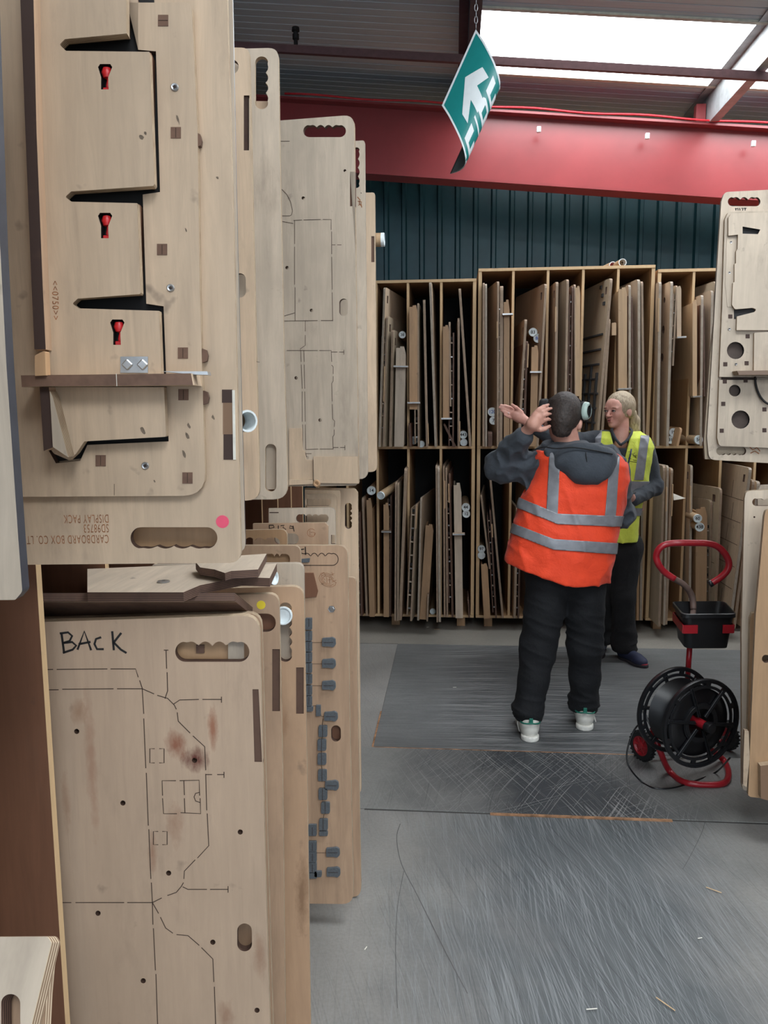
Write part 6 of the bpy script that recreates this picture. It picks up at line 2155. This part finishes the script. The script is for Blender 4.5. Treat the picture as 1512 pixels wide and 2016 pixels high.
    t.wrinkle(lambda X, Y, Z: -.008 * ridge(X * 7, Y * 6, Z * 26 + X * 9, 4) * np.exp(-((Z - .50) / .22) ** 2) - .011 * ridge(X * 6, Y * 6, Z * 34 + X * 6, 5) * np.exp(-((Z - .13) / .09) ** 2) - .005 * ridge(X * 9, Y * 8, Z * 9, 6))
    t.plane((0, 0, anL[2] - .045), (0, 0, -1))
    t.mesh('trousers', DENIM, e, org, 2)
    # ---- shoes
    WH = flat('white_leather', (214, 212, 204), .5, var=.04); SOLE = flat('white_sole', (226, 224, 216), .6); GRN = flat('green_leather', (24, 110, 92), .5); DK = flat('dark_outsole', (40, 42, 44), .8)
    for k, p in enumerate((lf, rf)):
        p = np.array(p)
        dr = np.array([(-.02, .14)[k], 1.0, 0]); dr /= np.linalg.norm(dr); sd = np.array([dr[1], -dr[0], 0])
        Rs = np.stack([sd, dr, [0, 0, 1]], 1)
        hl = p + dr * .035 + np.array([(.026, .0)[k], 0, 0])
        s = Field(p + np.array([-.14, -.08, 0.0]), p + np.array([.16, .36, .2]), .005)
        s.ell(hl + dr * .01 + np.array([0, 0, .055]), (.042, .045, .055), Rs, k=0)
        s.cap(hl + dr * .03 + np.array([0, 0, .09]), hl + dr * .045 + np.array([0, 0, .120]), .044, .046, k=.02)
        s.cap(hl + dr * .05 + np.array([0, 0, .06]), hl + dr * .16 + np.array([0, 0, .045]), .045, .038, k=.03)
        s.ell(hl + dr * .20 + np.array([0, 0, .04]), (.047, .06, .035), Rs, k=.03)
        s.plane((0, 0, .024), (0, 0, -1))
        sh = s.mesh('shoe', WH, e, org, 1)
        s = Field(p + np.array([-.14, -.08, -.01]), p + np.array([.16, .36, .06]), .004)
        s.ell(hl + dr * .0 + np.array([0, 0, .012]), (.043, .045, .1), Rs, k=0)
        s.ell(hl + dr * .1 + np.array([0, 0, .012]), (.040, .13, .1), Rs, k=.02)
        s.ell(hl + dr * .19 + np.array([0, 0, .012]), (.050, .075, .1), Rs, k=.02)
        s.plane((0, 0, .028), (0, 0, 1)); s.plane((0, 0, .003), (0, 0, -1))
        so = s.mesh('sole', SOLE, sh, org, 1)
        c_ = hl - dr * .036
        tb = bbox('heel_tab', (-.009, .009, -.006, .004, -.014, .014), GRN, sh, .002)
        tb.matrix_basis = Matrix.Translation(Vector(c_ + np.array([0, 0, .108])) - O) @ Matrix.Rotation(math.atan2(-dr[0], dr[1]), 4, 'Z')
        pts = [hl + np.array([0, 0, .100]) + Rs @ np.array([.0465 * math.sin(a), -.0445 * math.cos(a), -.008 * abs(math.sin(a))]) for a in np.linspace(-1.6, 1.6, 9)]
        tube('heel_stripe', [Vector(q) - O for q in pts], .004, GRN, sh, 6)
        lc = [hl + dr * .05 + sd * .05 * (1 if k else -1) + np.array([0, 0, .12 - .025 * i]) + sd * .006 * math.sin(i * 2) for i in range(5)]
        tube('lace', [Vector(q) - O for q in lc], .003, SOLE, sh, 6, smooth_path=3)
    # ---- ear defenders
    ed = empty('ear_defenders', Vector(hc), 'black and pale green ear defenders worn over short dark hair', 'ear defenders')
    PG = flat('pale_green_plastic', (176, 196, 188), .35)
    for sx in (-1, 1):
        M4 = Matrix.Identity(4)
        ax_ = (Vector(rt * sx) - Vector(fw) * (.55 if sx > 0 else .1)).normalized(); up_ = Vector(up); fw_ = ax_.cross(up_)
        c_ = Vector(rt * sx * .082 + up * .036 + fw * -.006)
        for i in range(3):
            M4[i][0] = up_[i]; M4[i][1] = ax_[i]; M4[i][2] = (up_.cross(ax_))[i]; M4[i][3] = c_[i]
        S4 = Matrix.Diagonal((1.28, 1, 1, 1))
        o = lathe('cushion', [(.0, -.008), (.026, -.008), (.034, -.002), (.036, .008), (.033, .016), (0, .016)], TRIM, ed, 28, 'Y'); o.matrix_basis = M4 @ S4
        o = lathe('ear_cup', [(0, .030), (.018, .030), (.020, .036), (.027, .035), (.032, .028), (.034, .016), (.033, .012)], [PG if sx > 0 else TRIM, TRIM], ed, 28, 'Y', fm=[1, 1, 0, 0, 0, 0]); o.matrix_basis = M4 @ S4
        if sx > 0:
            o = tube('wire_bracket', [c_ + up_ * .035 + ax_ * .03, c_ + up_ * .02 + ax_ * .042, c_ - up_ * .02 + ax_ * .042, c_ - up_ * .03 + ax_ * .036], .003, TRIM, ed, 6, smooth_path=4)
    arc = [Vector(rt * (.098 * math.sin(a)) + up * (.020 + .100 * math.cos(a)) + fw * .055 * math.cos(a)) for a in np.linspace(-1.45, 1.45, 19)]
    V, F = [], []
    for i, p in enumerate(arc):
        nrm = p.normalized(); fwv = Vector(fw)
        for s1, s2 in ((-1, 0), (1, 0), (1, 1), (-1, 1)): V.append(p + fwv * .010 * s1 + nrm * .004 * s2)
    for i in range(len(arc) - 1):
        for j in range(4): F.append((i * 4 + j, i * 4 + (j + 1) % 4, (i + 1) * 4 + (j + 1) % 4, (i + 1) * 4 + j))
    F += [(0, 1, 2, 3), tuple((len(arc) - 1) * 4 + j for j in (3, 2, 1, 0))]
    mesh('headband', V, F, TRIM, None, ed, True)
    tube('red_lead', [Vector(p) * 1.035 + Vector(fw) * .006 for p in arc[10:15]], .002, M['redst'], ed, 6)
    return e
def vest_p(v, e): return v

def woman():
    O = Vector((PZ(1215, 1268, 0).x, 5.08, 0)); org = np.array(O)
    e = empty('person', O, 'blond person with a ponytail in a yellow hi-vis vest, one arm stretched out', 'person')
    Y0 = 5.05
    hc = J(1219, 808, Y0)
    yaw = R_(50)
    fw = np.array([-math.sin(yaw), -math.cos(yaw), -.06]); fw /= np.linalg.norm(fw)
    rt = np.cross(fw, [0, 0, 1]); rt /= np.linalg.norm(rt); up = np.cross(rt, fw); Rh = np.stack([rt, fw, up], 1)
    H = lambda x, y, z: hc + rt * x + fw * y + up * z
    shR, shL = J(1172, 868, 5.07), J(1272, 884, Y0)
    elL, wrL = J(1287, 958, 5.05), J(1246, 984, 4.86)
    elR, wrR = J(1103, 872, 4.93), J(1046, 838, 4.86)
    hipA, hipB = J(1208, 1080, 5.08), J(1236, 1080, 5.06)
    knA, knB = J(1193, 1175, 5.14), J(1227, 1175, 5.02)
    anA = np.array(PZ(1183, 1262, .08)); anB = np.array(PZ(1236, 1262, .08))
    anB[1] = 5.03; anB[0] = J(1229, 1262, 5.03)[0]; anA = J(1183, 1256, 5.2); anA[2] = .09; anB[2] = .09
    f = Field((org[0] - .86, org[1] - .5, 0), (org[0] + .4, org[1] + .35, 1.76), .005)
    f.loft([.95, 1.08, 1.25, shL[2] - .03], [hipA[0] + .04, hipA[0] + .045, J(1224, 930, Y0)[0], J(1222, 880, Y0)[0]], [Y0] * 4, [.13, .105, .125, .10], [.085, .08, .09, .06])
    for a, b, c in ((hipA, knA, anA), (hipB, knB, anB)):
        f.chain([a, b, c], [.07, .048, .034])
    f.chain([shL, elL, wrL], [.042, .034, .024]); f.chain([shR, elR, wrR], [.042, .034, .024])
    f.cap(J(1222, 872, Y0), H(0, -.015, -.07), .050, .048, k=.03)
    # skull and face
    f.ell(H(0, -.012, .022), (.070, .090, .086), Rh, k=.02)
    f.ell(H(0, .038, -.025), (.052, .048, .072), Rh, k=.025)
    f.ell(H(0, .064, -.082), (.024, .022, .020), Rh, k=.022)
    for sx in (-1, 1):
        f.ell(H(sx * .030, .060, -.022), (.022, .020, .022), Rh, k=.02)
        f.ell(H(sx * .029, .094, .004), (.014, .011, .008), Rh, k=.012, mode='cut')
        f.ell(H(sx * .028, .078, .017), (.020, .009, .005), Rh, k=.010)
        f.ell(H(sx * .070, -.010, -.010), (.009, .018, .030), Rh, k=.006)
    f.ell(H(0, .056, .034), (.050, .026, .034), Rh, k=.03)
    f.cap(H(0, .086, .006), H(0, .108, -.026), .0065, .0085, k=.010)
    for sx in (-1, 1): f.ell(H(sx * .010, .098, -.028), (.008, .009, .006), Rh, k=.006)
    f.cap(H(-.014, .088, -.050), H(.014, .088, -.050), .0065, .0065, k=.008)
    f.cap(H(-.012, .087, -.062), H(.012, .087, -.062), .0065, .0065, k=.008)
    # outstretched hand, palm to the viewer
    f.cap(wrR, J(1034, 828, 4.85), .025, .022, k=.015)
    f.chain([J(1034, 828, 4.85), J(1018, 817, 4.84)], [.022, .034], k=.02)
    f.chain([J(1022, 822, 4.84), J(1012, 815, 4.84)], [.030, .026], k=.02)
    for ch in ([(1012, 807, 4.84), (1003, 802, 4.83), (995, 799, 4.82), (986, 798, 4.82)],
               [(1009, 812, 4.84), (999, 807, 4.83), (991, 804, 4.82), (983, 802, 4.82)],
               [(1009, 817, 4.84), (1000, 814, 4.83), (993, 811, 4.82), (987, 808, 4.82)],
               [(1012, 823, 4.84), (1004, 821, 4.83), (998, 819, 4.83), (993, 816, 4.82)]):
        f.chain([J(*q) for q in ch], [.0105, .0095, .0088, .0075], k=.004)
    f.chain([J(1026, 812, 4.83), J(1016, 803, 4.81), J(1008, 797, 4.80)], [.015, .0115, .009], k=.008)
    # hand with the phone
    pm = J(1238, 974, 4.80)
    f.cap(wrL, pm, .024, .028, k=.015)
    for k in range(4):
        a = pm + np.array([-.012, -.018, .012 - .016 * k]); f.chain([a, a + np.array([-.03, -.008, 0]), a + np.array([-.045, .012, .002])], [.0095, .009, .008], k=.004)
    f.chain([pm + np.array([.0, -.01, .02]), pm + np.array([-.006, -.02, .045]), pm + np.array([-.012, -.022, .065])], [.013, .010, .0085], k=.006)
    f.mesh('body', SKIN2, e, org, 1)
    # eyes, lips, brows
    EYEW = flat('eye_white', (220, 216, 210), .3); IR = flat('blue_grey_iris', (34, 38, 44), .3); LIP = flat('lips', (178, 92, 90), .4); BR = flat('brow', (120, 88, 68), .8); LASH = flat('lash_line', (58, 40, 36), .8)
    for sx in (-1, 1):
        p = Vector(H(sx * .029, .0845, .003)) - O
        ey = lathe('eye', [(0, -.0085), (.006, -.006), (.0085, 0), (.006, .006), (0, .0085)], EYEW, e, 14, 'Z'); ey.location = p
        d = Vector(fw)
        ir = lathe('iris', [(0, .0008), (.005, 0), (.0052, -.001)], IR, ey, 12, 'Y')
        q = Vector((0, 1, 0)).rotation_difference(d)
        ir.matrix_basis = Matrix.Translation(d * .0083) @ q.to_matrix().to_4x4()
        tube('eyelid', [Vector(H(sx * (.029 + x), .0925 - abs(x) * .3, .0075 - x * x * 30)) - O for x in (-.014, -.006, 0, .006, .014)], .0026, LASH, e, 6)
        tube('eyebrow', [Vector(H(sx * (.029 + x), .0905 - abs(x) * .3, .022 - x * x * 12)) - O for x in (-.015, -.007, 0, .009, .017)], .0024, BR, e, 6)
    tube('lips', [Vector(H(x, .0955 - abs(x) * .35, -.050 - abs(x) * .05)) - O for x in (-.019, -.010, 0, .010, .019)], .0034, LIP, e, 8, radii=[.001, .0034, .003, .0034, .001])
    tube('lips', [Vector(H(x, .0945 - abs(x) * .35, -.060 + abs(x) * .15)) - O for x in (-.016, -.008, 0, .008, .016)], .0040, LIP, e, 8, radii=[.001, .0036, .0045, .0036, .001])
    tube('mouth_line', [Vector(H(x, .0970 - abs(x) * .35, -.055)) - O for x in (-.011, 0, .011)], .0012, LASH, e, 6)
    # hair
    h = Field(hc - .24, hc + .2, .004)
    h.ell(H(0, -.018, .026), (.079, .098, .092), Rh, k=0)
    h.ell(H(0, .085, -.030), (.068, .065, .078), Rh, k=.012, mode='cut')
    h.ell(H(0, .02, -.10), (.12, .10, .07), Rh, k=.012, mode='cut')
    for sx in (-1, 1): h.ell(H(sx * .085, .006, -.02), (.025, .026, .034), Rh, k=.008, mode='cut')
    h.chain([H(0, -.09, -.01), H(0, -.118, -.030), H(.0, -.140, -.075), H(.0, -.145, -.13), H(.0, -.130, -.18)], [.022, .026, .032, .030, .012], k=.02)
    h.wrinkle(lambda X, Y, Z: -.003 * ridge(X * 60, Y * 60, Z * 22, 3))
    h.mesh('hair', BLOND, e, org, 1)
    # polo shirt with sleeves and collar
    g = Field((org[0] - .80, org[1] - .45, .95), (org[0] + .4, org[1] + .3, 1.56), .006)
    g.loft([1.0, 1.2, 1.38, shL[2] + .01], [J(1222, 1050, Y0)[0], J(1224, 950, Y0)[0], J(1224, 890, Y0)[0], J(1222, 866, Y0)[0]], [Y0] * 4, [.11, .13, .16, .10], [.085, .095, .095, .06], k=0)
    g.chain([shL + np.array([-.01, 0, 0]), elL, wrL], [.062, .052, .036], k=.03)
    g.chain([shR, elR, J(1058, 845, 4.87)], [.060, .050, .036], k=.03)
    g.cap(J(1192, 862, Y0), J(1258, 870, Y0), .045, .045, k=.03)
    g.wrinkle(lambda X, Y, Z: -.007 * ridge(X * 16, Y * 14, Z * 20 + X * 10, 7) + .002 * (vn(X * 40, Y * 40, Z * 40) - .5))
    g.cap(J(1222, 890, Y0 - .02), H(0, -.01, -.05), .046, .05, k=.008, mode='cut')
    g.cap(J(1222, 868, Y0 - .12), J(1221, 846, Y0 - .1), .010, .045, k=.01, mode='cut')
    g.mesh('polo_shirt', POLO, e, org, 2)
    tube('collar', [Vector(J(*q)) - O for q in [(1222, 876, 4.925), (1212, 864, 4.945), (1204, 846, 5.0), (1214, 840, 5.09), (1236, 842, 5.09), (1244, 850, 5.0), (1235, 866, 4.945), (1222, 876, 4.925)]], .008, POLO, e, 8, smooth_path=3)
    # vest
    rows = [(1062, 1184, 1254), (1020, 1186, 1258), (980, 1184, 1266), (950, 1180, 1276), (910, 1172, 1284), (880, 1164, 1286), (862, 1166, 1278), (850, 1182, 1260)]
    zs, cx, w_ = [], [], []
    for py, a, b in rows:
        A, B = J(a, py, Y0), J(b, py, Y0)
        zs.append((A[2] + B[2]) / 2); cx.append((A[0] + B[0]) / 2); w_.append((B[0] - A[0]) / 2 - .004)
    v = Field((org[0] - .4, org[1] - .35, .75), (org[0] + .4, org[1] + .35, 1.56), .005)
    v.loft(zs, cx, [Y0] * 8, w_, [.125, .125, .125, .125, .125, .115, .095, .06], k=0, p=2.3)
    v.wrinkle(lambda X, Y, Z: -.006 * ridge(X * 14 + Z * 5, Y * 8, Z * 7, 8) + .002 * (vn(X * 30, Y * 30, Z * 30) - .5))
    v.cap(J(1292, 905, Y0), J(1280, 900, Y0), .055, .05, k=.01, mode='cut')
    v.cap(J(1160, 895, Y0), J(1168, 900, Y0), .05, .04, k=.01, mode='cut')
    # neck opening: V at the front
    for k in range(33):
        q = k / 32
        v.cap(J(1222 - 17 * q, 915 - 68 * q, Y0 - .22), J(1222 - 17 * q, 915 - 68 * q, Y0 + .0), .012, .012, k=.006, mode='cut')
        v.cap(J(1222 + 17 * q, 915 - 68 * q, Y0 - .22), J(1222 + 17 * q, 915 - 68 * q, Y0 + .0), .012, .012, k=.006, mode='cut')
        v.cap(J(1222, 912 - 68 * q, Y0 - .22), J(1222, 912 - 68 * q, Y0 + .02), .006 + .05 * q, .006 + .05 * q, k=.006, mode='cut')
    vest = v.mesh('vest', YEL, e, org, 2)
    band('reflective_band', vest, [[(1261, 858), (1278, 858), (1266, 945), (1248, 945)]], TAPE, vest, O)
    band('reflective_band', vest, [[(1168, 845), (1186, 845), (1180, 905), (1162, 905)]], TAPE, vest, O)
    band('reflective_band', vest, [[(1150, 946), (1300, 948), (1300, 968), (1150, 966)]], TAPE, vest, O)
    band('reflective_band', vest, [[(1150, 999), (1300, 1001), (1300, 1016), (1150, 1014)]], TAPE, vest, O)
    # printed mark on the chest
    zz = [[(1237, 889), (1243, 888), (1239, 896), (1246, 893)], [(1250, 891), (1246, 895), (1248, 899), (1251, 897), (1247, 896)], [(1250, 900), (1254, 897), (1252, 895), (1250, 899), (1253, 902)],
          [(1236, 902), (1243, 903)], [(1246, 905), (1253, 906)], [(1240, 908), (1254, 910)]]
    for ln in zz:
        tube('printed_mark', [Vector(J(x, y, 4.918)) - O for x, y in ln], .0016, TRIM, e, 4)
    tube('lanyard', [Vector(J(*q)) - O for q in [(1243, 884, 4.922), (1241, 896, 4.912), (1238, 908, 4.908), (1235, 922, 4.906)]], .0045, flat('navy_lanyard', (34, 44, 84), .6), e, 6)
    ph = bbox('phone', (-.036, .036, -.07, .07, -.004, .004), TRIM, None, .003)
    ph.matrix_world = Matrix.Translation(Vector(pm + np.array([-.04, -.012, .022]))) @ Matrix.Rotation(R_(60), 4, 'Z') @ Matrix.Rotation(R_(8), 4, 'X')
    tag(ph, 'dark phone held flat in the hand of the person in the yellow vest', 'phone')
    lathe('ring', [(.0098, -.0015), (.0112, -.0015), (.0112, .0015), (.0098, .0015)], M['steel'], e, 14, 'X').location = Vector(J(1001, 813.5, 4.83)) - O
    # trousers
    t = Field((org[0] - .35, org[1] - .35, .03), (org[0] + .35, org[1] + .35, 1.1), .006)
    t.ell((hipA + hipB) / 2 + np.array([0, 0, .0]), (.135, .10, .13), k=0)
    for a, b, c in ((hipA, knA, anA), (hipB, knB, anB)):
        t.chain([a, b, c], [.083, .068, .064], k=.03)
        t.cap(c + np.array([0, 0, .05]), c + np.array([0, -.01, -.012]), .066, .072, k=.02)
    t.wrinkle(lambda X, Y, Z: -.007 * ridge(X * 12, Y * 10, Z * 7, 9) - .010 * ridge(X * 7, Y * 7, Z * 28, 9) * np.exp(-((Z - .14) / .10) ** 2))
    t.plane((0, 0, .055), (0, 0, -1))
    t.mesh('trousers', BTR, e, org, 2)
    NV = flat('navy_shoe', (40, 46, 72), .7, var=.1); RS = flat('red_shoe_toe', (150, 40, 56), .6); DS = flat('dark_sole', (40, 38, 44), .8)
    for c, dr in ((anB, np.array([.46, -.88, 0])), (anA, np.array([-.3, -.95, 0]))):
        dr = dr / np.linalg.norm(dr); sd = np.array([dr[1], -dr[0], 0]); Rs = np.stack([sd, dr, [0, 0, 1]], 1)
        c0 = np.array([c[0], c[1], 0])
        s = Field(c0 + np.array([-.3, -.3, 0]), c0 + np.array([.3, .2, .14]), .005)
        s.cap(c0 + np.array([0, 0, .05]), c0 + np.array([0, 0, .09]), .038, .036, k=0)
        s.cap(c0 + np.array([0, 0, .045]), c0 + dr * .12 + np.array([0, 0, .04]), .04, .036, k=.02)
        s.ell(c0 + dr * .15 + np.array([0, 0, .03]), (.042, .055, .034), Rs, k=.02)
        s.plane((0, 0, .018), (0, 0, -1))
        sh = s.mesh('shoe', NV, e, org, 1)
        s = Field(c0 + np.array([-.3, -.3, -.01]), c0 + np.array([.3, .2, .04]), .004)
        s.ell(c0 + dr * .02 + np.array([0, 0, .01]), (.040, .06, .1), Rs, k=0); s.ell(c0 + dr * .13 + np.array([0, 0, .01]), (.046, .085, .1), Rs, k=.02)
        s.plane((0, 0, .021), (0, 0, 1)); s.plane((0, 0, .002), (0, 0, -1))
        s.mesh('sole', DS, sh, org, 1)
        s = Field(c0 + dr * .19 - .06, c0 + dr * .19 + .06, .004)
        s.ell(c0 + dr * .188 + np.array([0, 0, .022]), (.026, .020, .012), Rs, k=0)
        s.mesh('toe_cap', RS, sh, org, 1)
    return e
MAN = man()
WOMAN = woman()

# ---------------------------------------------------------------- lettering becomes mesh
dg = bpy.context.evaluated_depsgraph_get()
for o in [o for o in COL.objects if o.type == 'FONT']:
    me = bpy.data.meshes.new_from_object(o.evaluated_get(dg))
    n = bpy.data.objects.new(o.name + '_m', me)
    link(n, o.parent)
    n.matrix_parent_inverse = Matrix.Identity(4)
    n.matrix_basis = o.matrix_basis.copy()
    nm = o.name
    bpy.data.objects.remove(o)
    n.name = nm
